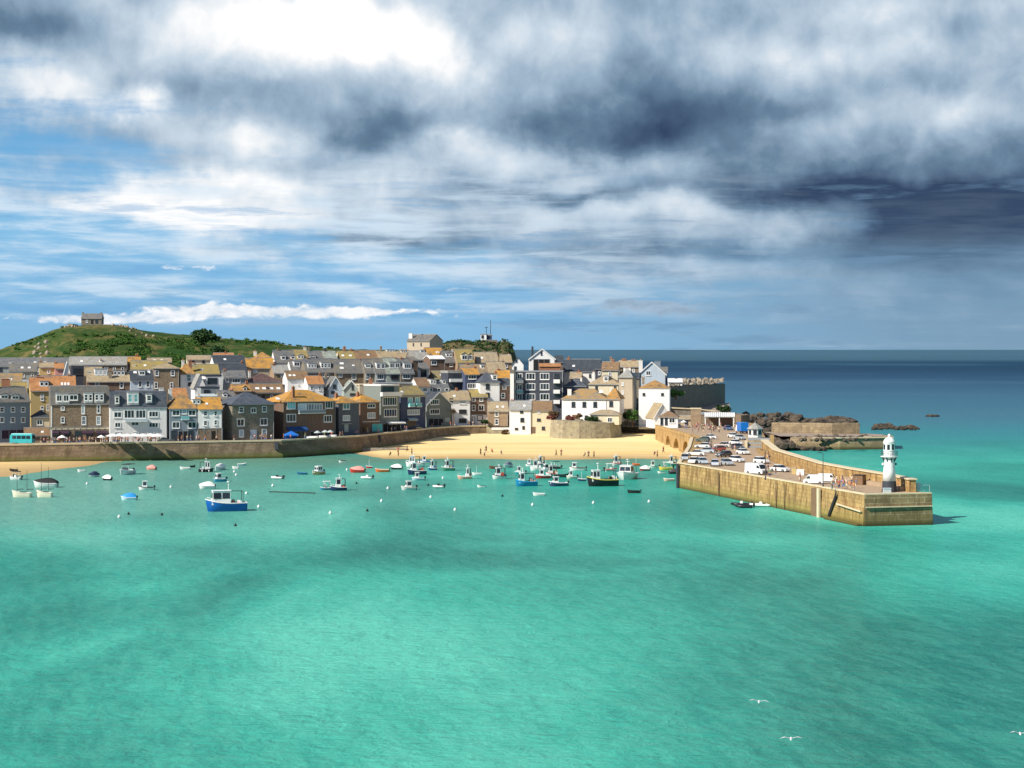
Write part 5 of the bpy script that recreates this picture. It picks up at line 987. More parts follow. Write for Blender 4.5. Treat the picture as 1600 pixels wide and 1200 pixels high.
def boat(label, px, py, wpx, hd, kind, hull=(.8, .8, .78), trim=(.8, .8, .78), top='canvas_white', cat='boat', name=None, B=None, mast=0.0, cab=None, group=None, hk=None):
    D = dist(py - .6); s_ = D / F; ang = R(hd); ap = abs(math.cos(ang)) + .36 * abs(math.sin(ang)); Lb = wpx * s_ / ap
    B = B or Lb * (.42 if kind != 'sail' else .26); h = (hk * 1.2 if hk else 0) or max(.42, min(1.5, Lb * (.17 if kind not in ('fishing',) else .20)))
    nm = name or {'open': 'rowing_boat', 'cabin': 'cabin_boat', 'cover': 'covered_boat', 'rib': 'inflatable_boat', 'fishing': 'fishing_boat', 'sail': 'sailing_boat', 'canopy': 'motor_boat'}[kind]
    root = thing(nm, label, cat, (xat(px, D), D, 0), ang, group); hm, tm = paint(hull), paint(trim)
    if kind == 'rib':
        T = [i / 8 for i in range(9)]; q = MB(); pts = [(-Lb/2, -B/2 * .85, .28)] + [(-Lb/2 + Lb * t, -hull_line(t, B) * .9, .28 + .12 * t * t) for t in T[1:]] + [(-Lb/2 + Lb * t, hull_line(t, B) * .9, .28 + .12 * t * t) for t in T[-2:0:-1]] + [(-Lb/2, B/2 * .85, .28)]
        q.tube(pts, .24, hm, 8); q.build('tube', root, True)
        MB().box(-Lb/2 + .1, Lb * .3, -B * .33, B * .33, .05, .2, tm).build('floor', root)
        MB().box(-.35, .25, -.3, .3, .2, .95, tm, .06).build('console', root); MB().box(-1.0, -.5, -.35, .35, .2, .6, M('rubber_black')).build('seat', root); outboard(root, -Lb/2, .35, 1.2)
        return root
    dz = {'open': -.30, 'cabin': -.12, 'cover': -.1, 'fishing': -.25, 'sail': -.03, 'canopy': -.25}[kind] * min(1.0, h / .5)
    make_hull(root, Lb, B, h, hm, tm, deckz=dz, deckm='wood_pale' if kind == 'open' and sum(hull) < 1.6 else 'white_paint')
    zd = h + dz
    if kind == 'open':
        for fx in (-.25, .08, .3): MB().box(Lb * fx - .12, Lb * fx + .12, -hull_line(fx + .5, B) * .93, hull_line(fx + .5, B) * .93, h - .12, h - .06, M('wood_brown')).build('thwart', root)
        if Lb > 2.6: outboard(root, -Lb/2, h - .05, .8)
    elif kind == 'cover':
        T = [i / 8 for i in range(9)]; v = []; pk = .60 + .10 * Lb
        for t in T:
            b = hull_line(t, B) * 1.03; z = sheer(t, h) + .06; x = -Lb/2 + Lb * t; k = pk * math.sin(math.pi * min(.97, max(.06, t * .9 + .08))) ** .7 * (1.25 - .6 * t)
            v += [(x, -b, z - .12), (x, -b, z), (x, -b * .5, z + k * .75), (x, 0, z + k), (x, b * .5, z + k * .75), (x, b, z), (x, b, z - .12)]
        f = [(i * 7 + j, i * 7 + j + 1, i * 7 + j + 8, i * 7 + j + 7) for i in range(8) for j in range(6)] + [tuple(range(7)), tuple(56 + j for j in range(7))]
        MB().mesh_part(v, f, M(top)).build('cover', root, False); outboard(root, -Lb/2, h, .8)
    elif kind == 'cabin':
        c0, c1 = (-.08, .30) if not cab else cab
        cabin(root, Lb * c0, Lb * c1, B * .76, zd - .02, h + max(1.3, Lb * .27), top if top in ('white_paint', 'navy_render', 'blue_tarp') else 'white_paint'); outboard(root, -Lb/2, h, 1.0)
        MB().box(Lb * c1 + .02, Lb * .44, -B * .2, B * .2, zd, sheer(.85, h) + .12, M('white_paint'), .1).build('foredeck', root)
    elif kind == 'fishing':
        ch = h + max(1.9, Lb * .30); c0, c1 = cab or (-.08, .30); cabin(root, Lb * c0, Lb * c1, B * .70, zd - .02, ch)
        xm = Lb * c0 + .3; MB().tube([(xm, 0, ch), (xm, 0, ch + Lb * .22)], [.07, .04], M('white_paint')).tube([(xm, -.5, ch + Lb * .14), (xm, .5, ch + Lb * .14)], .035, M('white_paint')).build('mast', root)
        MB().lathe([(.10, ch + Lb * .2), (.28, ch + Lb * .205), (.28, ch + Lb * .225), (.1, ch + Lb * .23)], M('white_paint'), 8, (xm, 0)).build('radar', root)
        xa = -Lb * .40; MB().tube([(xa, -B * .34, zd), (xa, -B * .3, ch - .1), (xa, B * .3, ch - .1), (xa, B * .34, zd)], .06, M('metal_dark')).tube([(xa, -B * .3, ch - .12), (Lb * c0, -B * .26, ch - .05)], .04, M('metal_dark')).tube([(xa, B * .3, ch - .12), (Lb * c0, B * .26, ch - .05)], .04, M('metal_dark')).build('gantry', root)
        MB().box(-Lb * .22, -Lb * .08, -B * .2, B * .2, zd, zd + .5, M('metal_dark'), .05).build('engine_box', root)
        MB().lathe([(.22, zd + .1), (.3, zd + .12), (.3, zd + .35), (.15, zd + .4)], paint((.7, .15, .05)), 8, (-Lb * .3, B * .22)).build('fish_tub', root)
        for k, fx in enumerate((-.25, .0, .2)): MB().lathe([(.03, .05), (.13, .15), (.13, .5), (.03, .6)], M('rubber_black') if k % 2 else M('white_paint'), 8, (Lb * fx, -hull_line(fx + .5, B) - .12)).build('fender', root)
        rq = random.Random(int(px)); 
        for k in range(4):                                  # stacked pots and tubs on the after deck
            x = -Lb * rq.uniform(.16, .40); y = B * rq.uniform(-.3, .3); a_ = rq.uniform(.18, .32)
            MB().box(x - a_, x + a_, y - a_, y + a_, zd, zd + rq.uniform(.5, 1.1), rq.choice([M('rubber_black'), paint((.6, .1, .05)), M('white_paint'), M('wood_pale'), paint((.05, .2, .4))]), .04).build('lobster_pot', root)
        r_ = MB()
        for sg in (-1, 1): r_.tube([(Lb * .28, sg * hull_line(.8, B) * .9, sheer(.8, h) + .45), (Lb * .47, sg * .1, sheer(.97, h) + .45)], .025, M('chrome'))
        r_.build('rail', root)
    elif kind == 'canopy':
        zt = h + max(1.3, Lb * .27); a, b = -Lb * .38, Lb * .12; y = B * .40
        MB().tube([(a, -y, h), (a + .15, -y, zt), (a + .15, y, zt), (a, y, h)], .05, M('white_paint')).tube([(b, -y, h), (b, -y, zt), (b, y, zt), (b, y, h)], .05, M('white_paint')).build('frame', root)
        MB().box(a - .05, b + .25, -y - .1, y + .1, zt + .04, zt + .14, M(top)).build('canopy', root)
        MB().box(-.3, .2, -.3, .3, zd, zd + .8, M('white_paint'), .05).build('console', root); outboard(root, -Lb/2, h, 1.1)
        MB().face([(b + .1, -y, h + .1), (b + .1, y, h + .1), (b - .02, y * .9, h + (zt - h) * .55), (b - .02, -y * .9, h + (zt - h) * .55)], M('glass')).build('windscreen', root)
    elif kind == 'sail':
        MB().box(-Lb * .2, Lb * .12, -B * .28, B * .28, zd, h + .22, M('rubber_black' if top == 'dark' else 'white_paint'), .08).build('cockpit', root)
        for fx, mh in (mast or [(.1, 6.0)]):
            MB().tube([(Lb * fx, 0, h - .1), (Lb * fx, 0, h + mh)], [.05, .035], M('metal_dark')).build('mast', root)
            MB().tube([(Lb * fx - .05, 0, h + .7), (Lb * fx - Lb * .34, 0, h + .75)], .07, M('rubber_black')).build('boom', root)
    if kind == 'cabin' and not mast and wpx > 16: mast = 1.5
    if kind != 'sail' and mast: MB().tube([(Lb * .02, 0, h), (Lb * .02, 0, h + mast)], [.05, .03], M('white_paint')).build('mast', root)
    return root
W_ = (.82, .82, .80); CR = (.80, .74, .58); NV = (.02, .04, .12); BL = (.01, .13, .48); LB = (.05, .40, .65); RD = (.55, .04, .03); OR = (.75, .16, .03); BK = (.02, .02, .025); YE = (.75, .62, .12); GR = (.05, .30, .22); PK = (.62, .30, .24); BR = (.16, .08, .05)
boat('cream two masted sailing dinghy with dark deck nearest the western strand', 34, 777.5, 33, 172, 'sail', CR, CR, 'dark', mast=[(.24, 5.2), (-.27, 4.6)], hk=.75)
boat('cream two masted sailing dinghy beside a white launch with black hood', 69.5, 777.5, 27, 172, 'sail', CR, CR, 'dark', mast=[(.2, 6.0), (-.25, 5.2)], hk=.8)
boat('white launch with a black hood behind the twin masted dinghies', 71, 762, 39, 175, 'cover', W_, W_, 'rubber_black')
boat('white skiff under a dark canopy off the western strand', 24, 750, 22, 160, 'canopy', W_, W_, 'rubber_black')
boat('dark rowing boat pulled up on the western strand', 21, 737, 14, 170, 'open', BK, BK)
boat('small white dinghy at the water edge below the quay wall', 127, 738, 12, 190, 'open', W_, W_)
boat('white boat under a navy cover near the strand tip', 146, 746, 17, 230, 'cover', W_, NV, 'navy_render')
boat('dark hulled dinghy with white foredeck near the strand tip', 167, 751, 17, 160, 'cover', BK, W_, 'white_paint')
boat('open white motor boat with arched canopy frame under the quay wall', 198, 742, 24, 250, 'canopy', W_, W_, 'rubber_black')
boat('dull pink dinghy with cover moored under the quay wall', 236, 735, 16, 170, 'cover', PK, PK, 'pink_paint')
boat('white cabin cruiser with rounded wheelhouse west of the blue fishing boat', 228, 766, 24, 190, 'cabin', W_, BK)
boat('pale dinghy under a bright sky blue cover', 201, 782, 24, 185, 'cover', (.55, .75, .85), W_, 'sky_blue_tarp')
boat('white tender with outboard moored close under the quay wall', 289, 734, 16, 180, 'open', W_, W_)
boat('black tender beside the white tender under the quay wall', 301, 731, 9, 20, 'open', BK, BK)
boat('long dark grey workboat against the weedy quay wall', 322, 738, 24, 8, 'fishing', BK, BK, hk=.5)
boat('white covered boat with peaked hood above the small sky blue boat', 343, 735, 17, 250, 'cover', W_, W_)
boat('small sky blue hulled cabin boat with orange bow', 343, 753, 22, 220, 'cabin', LB, W_)
boat('white covered sailing dinghy just behind the big blue fishing boat', 323, 764, 25, 195, 'cover', W_, W_)
boat('large bright blue fishing boat with white wheelhouse in front of the fleet', 353, 799, 68, 197, 'fishing', BL, W_, cab=(-.10, .36))
boat('tiny white tender west of the big blue fishing boat stern', 368, 733, 11, 170, 'open', W_, W_)
boat('pale blue dinghy moored at the foot of the quay wall', 378, 728, 15, 10, 'open', (.5, .7, .75), W_)
boat('white flat tender with black motor on open water', 433, 749, 17, 175, 'rib', W_, BK)
boat('dark blue rowing boat with a grey seat box', 472, 742, 17, 175, 'open', (.02, .12, .25), (.05, .25, .4))
boat('white cabin boat with orange bow facing the camera', 497, 742, 22, 235, 'cabin', (.85, .45, .22), W_, cab=(-.25, .2))
boat('tiny white skiff at the wet sand edge', 535, 723, 12, 190, 'open', W_, BK)
boat('white and blue boat with a square black canopy frame', 509, 766, 19, 200, 'canopy', (.05, .25, .4), W_, 'canvas_white')
boat('navy hulled crabber with white wheelhouse and pot haulers', 529, 767, 27, 190, 'fishing', NV, W_, cab=(-.15, .22))
boat('deep red rowing boat with a red cover', 558, 739, 24, 175, 'cover', RD, RD, 'pink_paint')
boat('white inflatable tender between the red and orange boats', 573, 749, 16, 180, 'rib', W_, W_)
boat('bright orange dinghy with pale foredeck', 597, 738, 22, 178, 'open', OR, (.8, .6, .45))
boat('white dinghy with raised cover near the beach waterline', 619, 734, 17, 180, 'cover', BK, W_)
boat('white passenger launch with a row of standing gear near the beach', 646, 730, 24, 180, 'fishing', W_, W_, hk=.7)
boat('white and navy trawler behind the pale blue skiff', 651, 742, 32, 200, 'fishing', NV, W_, cab=(.05, .32))
boat('pale blue skiff tucked between the trawler and white cruiser', 653, 751, 20, 190, 'cabin', (.45, .62, .72), W_)
boat('white cabin cruiser with black outboard in front of the trawler', 638, 766, 25, 200, 'cabin', W_, CR, cab=(-.2, .2), mast=1.6)
boat('green and white boat with orange stern and short mast', 700, 736, 23, 200, 'fishing', (.1, .3, .2), W_, cab=(-.05, .25))
boat('salmon pink boat with dark gear heaped on deck', 726, 749, 24, 190, 'fishing', (.8, .42, .3), W_, cab=(-.3, -.05), hk=.5)
boat('white inflatable tender with two dark ends', 685, 763, 15, 180, 'rib', W_, BK)
boat('little white punt with dark green transom', 752, 762, 13, 185, 'open', W_, GR)
boat('low dark brown rowing boat near the black striped boat', 773, 733, 18, 180, 'open', BR, BR)
boat('white boat with black panels beside the low brown rowing boat', 780, 749, 24, 195, 'fishing', W_, BK, hk=.6)
boat('round white boat under a slate blue hood at the beach edge', 793, 731, 17, 240, 'cover', W_, W_, 'blue_grey_render')
boat('turquoise bowed blue fishing boat with white cabin and net frames', 822, 760, 37, 195, 'fishing', (.02, .25, .50), LB, cab=(.1, .34))
boat('white half decked boat with black engine hood in the middle raft', 838, 736, 20, 185, 'fishing', W_, W_, hk=.6)
boat('tall white cabin boat in the middle raft', 853, 737, 18, 215, 'cabin', W_, W_, cab=(-.2, .25), mast=2.2)
boat('black framed boat at the back of the middle raft', 868, 733, 16, 180, 'canopy', BK, BK, 'rubber_black')
boat('red and white striped boat low in the middle raft', 848, 748, 26, 185, 'cabin', RD, W_, cab=(-.05, .25))
boat('white hulled boat with red stripe beside the navy striped boat', 862, 745, 20, 190, 'fishing', W_, RD, hk=.6)
boat('dark green hulled boat on the seaward side of the middle raft', 878, 746, 22, 350, 'open', (.02, .06, .06), BK)
boat('white boat with navy striped side in front of the middle raft', 872, 760, 31, 190, 'cabin', (.05, .07, .16), W_, cab=(0, .3))
boat('white dinghy alone in front of the middle raft', 842, 775, 19, 178, 'open', W_, W_)
boat('white open fishing boat with dark brown stern near the waterline', 902, 736, 26, 175, 'cabin', W_, BR, cab=(.05, .35))
boat('black and yellow fishing boat with cream wheelhouse and red gear', 941, 760, 52, 192, 'fishing', BK, YE, cab=(.1, .36))
boat('small white dinghy with rust red side behind the yellow fishing boat', 955, 737, 20, 10, 'canopy', W_, RD)
boat('broad white catamaran with flat roof and tall aerial', 980, 749, 29, 250, 'fishing', W_, W_, cab=(-.1, .3), B=4.6)
boat('white boat with maroon side under a white hood', 1007, 736, 16, 190, 'cover', (.3, .04, .05), W_)
boat('short black workboat with white bow alone off the pier root', 990, 771, 20, 182, 'open', BK, BK, cat='boat')
boat('tiny white skiff near the pier root', 1034, 740, 14, 185, 'open', W_, GR)
boat('yellow decked boat half hidden at the pier root', 1040, 735, 22, 185, 'canopy', YE, YE, 'canvas_white')
boat('black boat with green tarp touching the pier root', 1052, 741, 16, 180, 'cover', BK, BK, 'metal_dark')
boat('white and peach dinghy below the pier root post', 1045, 752, 18, 190, 'open', (.8, .55, .4), W_)
for a in (('white sloop hulled launch at the very back of the middle raft', 828, 729, 15, 170, 'cabin', W_, NV), ('grey hulled crabber between the middle raft and beach edge', 845, 728, 15, 200, 'fishing', (.35, .38, .4), W_), ('cream hulled launch east of the middle raft', 893, 748, 17, 190, 'cabin', CR, W_),
          ('small navy dinghy west of the yellow sided fishing boat', 909, 752, 13, 180, 'open', NV, W_), ('white crabber between the yellow fishing boat and the catamaran', 963, 728, 17, 200, 'fishing', W_, RD), ('orange tender behind the broad catamaran', 994, 728, 12, 175, 'open', OR, OR),
          ('white launch behind the navy trawler at the beach edge', 664, 724, 16, 185, 'cabin', W_, BL), ('dark blue crabber alone between the trawler and green boat', 676, 735, 15, 200, 'fishing', (.02, .10, .3), W_), ('little red punt west of the orange dinghy', 577, 732, 10, 180, 'open', RD, W_),
          ('white launch east of the maroon sided boat', 1021, 732, 16, 185, 'cabin', W_, GR), ('green crabber by the post of the pier root', 1050, 728, 17, 190, 'fishing', GR, W_), ('white open boat astern of the salmon pink boat', 745, 743, 15, 185, 'open', W_, W_), ('teal launch before the striped middle raft', 812, 741, 17, 190, 'cabin', (.03, .35, .4), W_)):
    boat(*a, mast=1.8)
boat('black inflatable with white panels moored against the pier wall', 1158, 791, 30, 172, 'rib', BK, W_)
boat('second black inflatable rafted outside the pier wall', 1163, 794, 26, 172, 'rib', BK, BK)
boat('white inflatable tender tied astern of the black inflatables by the pier', 1188, 792, 32, 172, 'rib', W_, W_)
# long floating timber and buoys
tm_ = MB().tube([(-5.2, 1.8, .05), (4.8, -1.7, .05)], .16, M('rubber_black')).build('floating_pole'); D = dist(770); tm_.location = (xat(458, D), D, 0); tag(tm_, 'long dark pole floating low in the harbour water', 'pole')
def buoys(lst, key, label, r):
    base = None
    for px, py in lst:
        if base is None:
            base = MB().lathe([(.02, -.12), (r * .8, -.05), (r, r * .6), (r * .85, r * 1.2), (r * .3, r * 1.6), (.06, r * 1.7), (.06, r * 2.1)], M(key), 10).build('mooring_buoy', None, True); tag(base, label, 'buoy', 'mooring buoys in the harbour'); o = base
        else: o = base.copy(); col.objects.link(o)
        D = dist(py); o.location = (xat(px, D), D, 0)
buoys([(136, 757), (186, 809), (267, 762), (366, 738), (369, 743), (426, 760), (596, 784), (606, 764), (673, 778), (711, 798), (692, 748), (832, 790), (927, 787), (1014, 785), (542, 735), (404, 793), (385, 772), (516, 803)], 'white_paint', 'small round white mooring buoy floating on the green water', .27)
buoys([(201, 804), (253, 805), (557, 756), (669, 759), (785, 776), (574, 799), (368, 822)], 'rubber_black', 'small dark mooring buoy floating on the green water', .24)
# ------------------------------------------------------------------ vehicles
def wheel(parent, x, y, r, w=.22):
    q = MB(); n = 12
    t = [(x + r * math.cos(2 * math.pi * k / n), r + r * math.sin(2 * math.pi * k / n)) for k in range(n)]; q.prism(t, y - w / 2, y + w / 2, 'y', M('rubber_black')); o = q.build('wheel', parent)
    t = [(x + r * .55 * math.cos(2 * math.pi * k / n), r + r * .55 * math.sin(2 * math.pi * k / n)) for k in range(n)]; sg = 1 if y > 0 else -1
    MB().prism(t, y + sg * w / 2, y + sg * (w / 2 + .02), 'y', M('chrome')).build('rim', o)
def loft(mb, prof_low, prof_high, wl, wh, mat):
    """closed side profile extruded with narrower top: list of (x,z,halfwidth)"""
    v = [(x, -h, z) for x, z, h in prof_low] + [(x, h, z) for x, z, h in prof_low]; n = len(prof_low)
    mb.mesh_part(v, [tuple(range(n)), tuple(range(2 * n - 1, n - 1, -1))] + [(i, (i + 1) % n, n + (i + 1) % n, n + i) for i in range(n)], mat)
def vehicle(label, px, py, hd, kind, c, z=5.28, name=None, cat=None, Dd=None, size=1.0):
    if Dd is None: p = P(px, py, z)
    else: p = Vector((xat(px, Dd), Dd, z))
    root = thing(name or {'car': 'parked_car', 'van': 'parked_van', 'hatch': 'parked_car', 'truck': 'parked_truck', 'bus': 'bus'}[kind], label, cat or {'car': 'car', 'hatch': 'car', 'van': 'van', 'truck': 'truck', 'bus': 'bus'}[kind], p, R(hd)); m = paint(c, .25, .4); root.scale = (size,) * 3
    if kind in ('car', 'hatch'):
        Lc, w, r = (4.3, .88, .32) if kind == 'car' else (3.9, .85, .31); a = Lc / 2; bk = -a + (.75 if kind == 'car' else .12)
        q = MB(); loft(q, [(-a, .32, w * .92), (-a + .05, .80, w * .95), (bk, .92, w * .97), (a - 1.25, .92, w * .97), (a - .12, .72, w * .90), (a, .40, w * .86), (a - .05, .25, w * .9), (-a + .1, .25, w * .92)], None, 0, 0, m); q.build('body', root)
        g = MB(); v = [(bk, -w * .93, .915), (a - 1.2, -w * .93, .915), (a - 2.0, -w * .74, 1.38), (bk + (.5 if kind == 'car' else .35), -w * .74, 1.38)]; v += [(x, -y, zz) for x, y, zz in v]
        g.mesh_part(v, [(0, 1, 2, 3), (7, 6, 5, 4), (1, 5, 6, 2), (0, 3, 7, 4)], M('car_glass')); g.build('windows', root).name = 'glasshouse'
        MB().prism([(bk + .38, 1.36), (a - 1.93, 1.36), (a - 2.1, 1.45), (bk + .55, 1.45)], -w * .76, w * .76, 'y', m).build('roof', root)
        for x in (-a + .75, a - .78):
            for y in (-w + .08, w - .08): wheel(root, x, y, r)
        for y in (-w * .62, w * .62): MB().box(a - .10, a - .02, y - .17, y + .17, .56, .70, M('canvas_white')).build('headlight', root)
        for y in (-w * .66, w * .66): MB().box(-a - .03, -a + .02, y - .14, y + .14, .62, .78, paint((.5, .02, .02))).build('tail_light', root)
    elif kind == 'van':
        a, w = 2.6, .98; q = MB(); loft(q, [(-a, .35, w), (-a, 2.25, w * .88), (-a + .15, 2.4, w * .86), (a - 1.5, 2.4, w * .86), (a - 1.15, 2.2, w * .88), (a - .55, 1.25, w * .97), (a - .05, 1.0, w * .95), (a, .4, w * .93), (a - .1, .28, w * .95), (-a + .1, .28, w)], None, 0, 0, m); q.build('body', root)
        MB().face([(a - 1.08, -w * .82, 2.12), (a - 1.08, w * .82, 2.12), (a - .54, w * .9, 1.30), (a - .54, -w * .9, 1.30)], M('car_glass')).build('windscreen', root)
        for sg in (-1, 1): MB().face([(a - 1.2, sg * (w * .915 + .02), 2.0), (a - .75, sg * (w * .955 + .02), 1.4), (a - 1.75, sg * (w * .955 + .02), 1.4), (a - 1.75, sg * (w * .90 + .03), 2.0)], M('car_glass')).build('side_window', root)
        for x in (-a + .95, a - .85):
            for y in (-w + .08, w - .08): wheel(root, x, y, .35)
        for y in (-w * .7, w * .7): MB().box(a - .06, a + .01, y - .18, y + .18, .72, .90, M('canvas_grey')).build('headlight', root)
        MB().box(a - .05, a + .03, -w * .8, w * .8, .38, .55, M('rubber_black')).build('bumper', root)
    elif kind == 'truck':
        MB().box(-3.0, 1.2, -1.15, 1.15, .8, 3.3, m).build('cargo_box', root); cb = MB(); loft(cb, [(1.3, .5, 1.05), (1.3, 2.4, .98), (2.4, 2.4, .95), (2.8, 1.4, 1.03), (2.9, .5, 1.05)], None, 0, 0, M('white_paint')); cb.build('cab', root)
        MB().face([(2.46, -.9, 2.25), (2.46, .9, 2.25), (2.78, .95, 1.5), (2.78, -.95, 1.5)], M('car_glass')).build('windscreen', root); MB().box(-3.0, 2.6, -.5, .5, .45, .8, M('metal_dark')).build('chassis', root)
        for x in (-1.9, 2.0):
            for y in (-.95, .95): wheel(root, x, y, .42)
    elif kind == 'bus':
        q = MB(); loft(q, [(-3.1, .35, 1.1), (-3.1, 2.45, 1.05), (-2.9, 2.7, .98), (2.6, 2.7, .98), (3.0, 2.45, 1.05), (3.15, 1.3, 1.1), (3.1, .35, 1.1)], None, 0, 0, m); q.build('body', root)
        MB().box(-2.95, 2.75, -1.0, 1.0, 2.705, 2.86, M('teal_light'), .05).build('roof', root)
        for sg in (-1, 1):
            for i in range(4): x = -2.6 + i * 1.3; MB().face([(x, sg * 1.115, 1.45), (x + 1.1, sg * 1.115, 1.45), (x + 1.1, sg * 1.075, 2.3), (x, sg * 1.075, 2.3)], M('car_glass')).build('side_window', root)
        MB().face([(-3.12, -.95, 1.4), (-3.12, .95, 1.4), (-3.115, .9, 2.35), (-3.115, -.9, 2.35)], M('car_glass')).build('windscreen', root)
        for x in (-1.9, 1.9):
            for y in (-.98, .98): wheel(root, x, y, .42)
    return root
WH = (.84, .84, .83); SV = (.42, .45, .48); DG = (.10, .11, .12); PB = (.50, .58, .64)
vehicle('high roofed white van parked on the middle of the pier', 1182, 741, -52, 'van', WH, size=.92)
vehicle('white estate car parked just past the high roofed van', 1219, 737, -50, 'car', WH)
vehicle('white van with dark side windows near the lighthouse end of the pier', 1271, 756, 168, 'van', WH, size=.72)
vehicle('white van tucked behind the dark windowed van near the lighthouse', 1293, 753, -20, 'van', (.8, .8, .78), size=.66)
vehicle('white sports utility car facing the water beside the kiosk steps', 1152, 722, -60, 'hatch', WH)
vehicle('grey hatchback between the white utility car and the blue white car', 1136, 727, -75, 'hatch', SV)
vehicle('dark blue car with white bonnet parked at the pier root', 1117, 728, -95, 'car', (.55, .60, .68))
vehicle('pale blue car parked near the dark lamp post at the pier edge', 1098, 725, -80, 'hatch', PB)
vehicle('white saloon nearest the corner post of the pier root', 1084, 724, -110, 'car', WH)
vehicle('white car in the second row behind the corner saloon', 1087, 712, 165, 'car', WH)
vehicle('silver blue car in the second row beside the red car', 1103, 708, 160, 'car', PB)
vehicle('white van at the back of the pier root row', 1098, 700, 160, 'hatch', (.7, .74, .76))
vehicle('red hatchback among the pale cars at the pier root', 1121, 705, 200, 'hatch', (.50, .12, .10))
vehicle('charcoal hatchback in front of the red hatchback', 1131, 714, 215, 'hatch', DG)
vehicle('white car parked right under the kiosk wall', 1161, 710, -70, 'car', WH)
vehicle('black car between two white ones below the kiosk', 1153, 702, -60, 'hatch', (.07, .08, .09))
vehicle('white car in the line leading up to the blue truck', 1150, 695, -65, 'car', WH)
vehicle('silver car furthest up the line by the blue truck', 1156, 687, -65, 'car', SV)
vehicle('white pickup beside the stripy canopy at the top of the pier road', 1146, 684, -70, 'car', (.76, .76, .74))
vehicle('truck with a bright blue cargo box at the top of the pier road', 1159, 677, 100, 'truck', (.01, .17, .60))
for lab, px, py, hd, kd, c in (('white hatchback squeezed against the parapet below the steps', 1190, 724, -60, 'hatch', WH), ('silver hatchback at the pier edge beside the white saloon', 1070, 719, -95, 'hatch', SV), ('white hatchback parked crosswise behind the charcoal one', 1128, 699, 170, 'hatch', (.7, .7, .7)),
        ('dull green hatchback by the arches at the quay edge', 1098, 690, 150, 'hatch', (.10, .14, .12)), ('white saloon between the arches and the shelter', 1108, 686, 160, 'car', (.8, .8, .8)), ('blue hatchback beside the shelter posts', 1138, 672, -70, 'hatch', (.05, .12, .3))):
    vehicle(lab, px, py, hd, kd, c)
vehicle('turquoise vintage minibus parked on the western promenade', 35, 695, 172, 'bus', (.05, .45, .47), 4.64, Dd=480)
vehicle('dark grey car parked beside the white parasols', 258, 690, 15, 'car', (.12, .13, .14), 4.64, Dd=488)
vehicle('black car in the shade before the navy townhouse', 652, 668, 60, 'hatch', DG, 4.64, Dd=564)

# ------------------------------------------------------------------ lighthouse
lx, ly = xat(1389.5, 311.5), 311.5
lh = thing('lighthouse', 'small white iron lighthouse with black base at the pier end', 'lighthouse', (lx, ly, DZ), R(10))
MB().lathe([(1.38, 0), (1.34, .12), (1.28, .2), (1.17, 1.85)], M('dark_trim'), 24).build('base', lh, False)
MB().lathe([(1.16, 1.853), (1.02, 3.6), (.90, 5.5), (.88, 5.9)], M('white_paint'), 24).build('tower', lh, True)
g = MB().lathe([(.95, 5.75), (1.35, 6.02), (1.50, 6.05), (1.50, 6.17), (.9, 6.17)], M('white_paint'), 24, cap=False).build('gallery', lh)
r_ = MB()
for k in range(12): a = k * math.pi / 6; r_.tube([(1.43 * math.cos(a), 1.43 * math.sin(a), 6.17), (1.43 * math.cos(a), 1.43 * math.sin(a), 7.0)], .03, M('metal_dark'), 4)
for zz in (6.6, 7.0):
    pts = [(1.43 * math.cos(k * math.pi / 12), 1.43 * math.sin(k * math.pi / 12), zz) for k in range(25)]; r_.tube(pts, .025, M('metal_dark'), 4)
r_.build('railing', g)
for k in range(8):
    a = k * math.pi / 4; MB().prism([(0, 5.1), (.05, 5.1), (.50, 5.98), (.0, 5.98)], -.04, .04, 'y', M('dark_trim')).build('bracket', lh).rotation_euler = (0, 0, a)
for o in [c for c in lh.children if c.name.startswith('bracket')]: o.location = (.88 * math.cos(o.rotation_euler.z), .88 * math.sin(o.rotation_euler.z), 0)
ln = MB().lathe([(1.0, 6.174), (1.0, 7.1), (1.03, 7.12), (.98, 8.35), (1.1, 8.4), (1.08, 8.5)], M('white_paint'), 24, cap=False).build('lantern_room', lh, False)
for k in range(8):
    a = k * math.pi / 4 + .25; c_, s_ = math.cos(a), math.sin(a); rr = 1.035; p0 = Vector((rr * c_, rr * s_, 0)); t_ = Vector((-s_, c_, 0)) * .22
    MB().face([p0 - t_ + Vector((0, 0, 7.3)), p0 + t_ + Vector((0, 0, 7.3)), p0 * .985 + t_ + Vector((0, 0, 8.2)), p0 * .985 - t_ + Vector((0, 0, 8.2))], M('glass')).build('pane', ln)
dm = MB().lathe([(1.08, 8.503), (1.0, 8.75), (.82, 9.08), (.5, 9.35), (.2, 9.46)], M('white_paint'), 24).build('dome', lh, True)
MB().lathe([(.2, 9.46), (.26, 9.6), (.26, 9.8), (.12, 9.95), (.02, 10.05)], M('white_paint'), 12).build('finial', dm, True)
MB().box(-.3, .3, -1.36, -1.1, .02, 1.6, M('metal_dark')).build('door', lh)
MB().box(-1.32, -.98, -.15, .15, 4.6, 5.0, M('white_paint')).build('fog_signal', lh)
MB().box(.98, 1.32, -.12, .12, 4.6, 4.95, M('dark_trim')).build('lamp', lh)
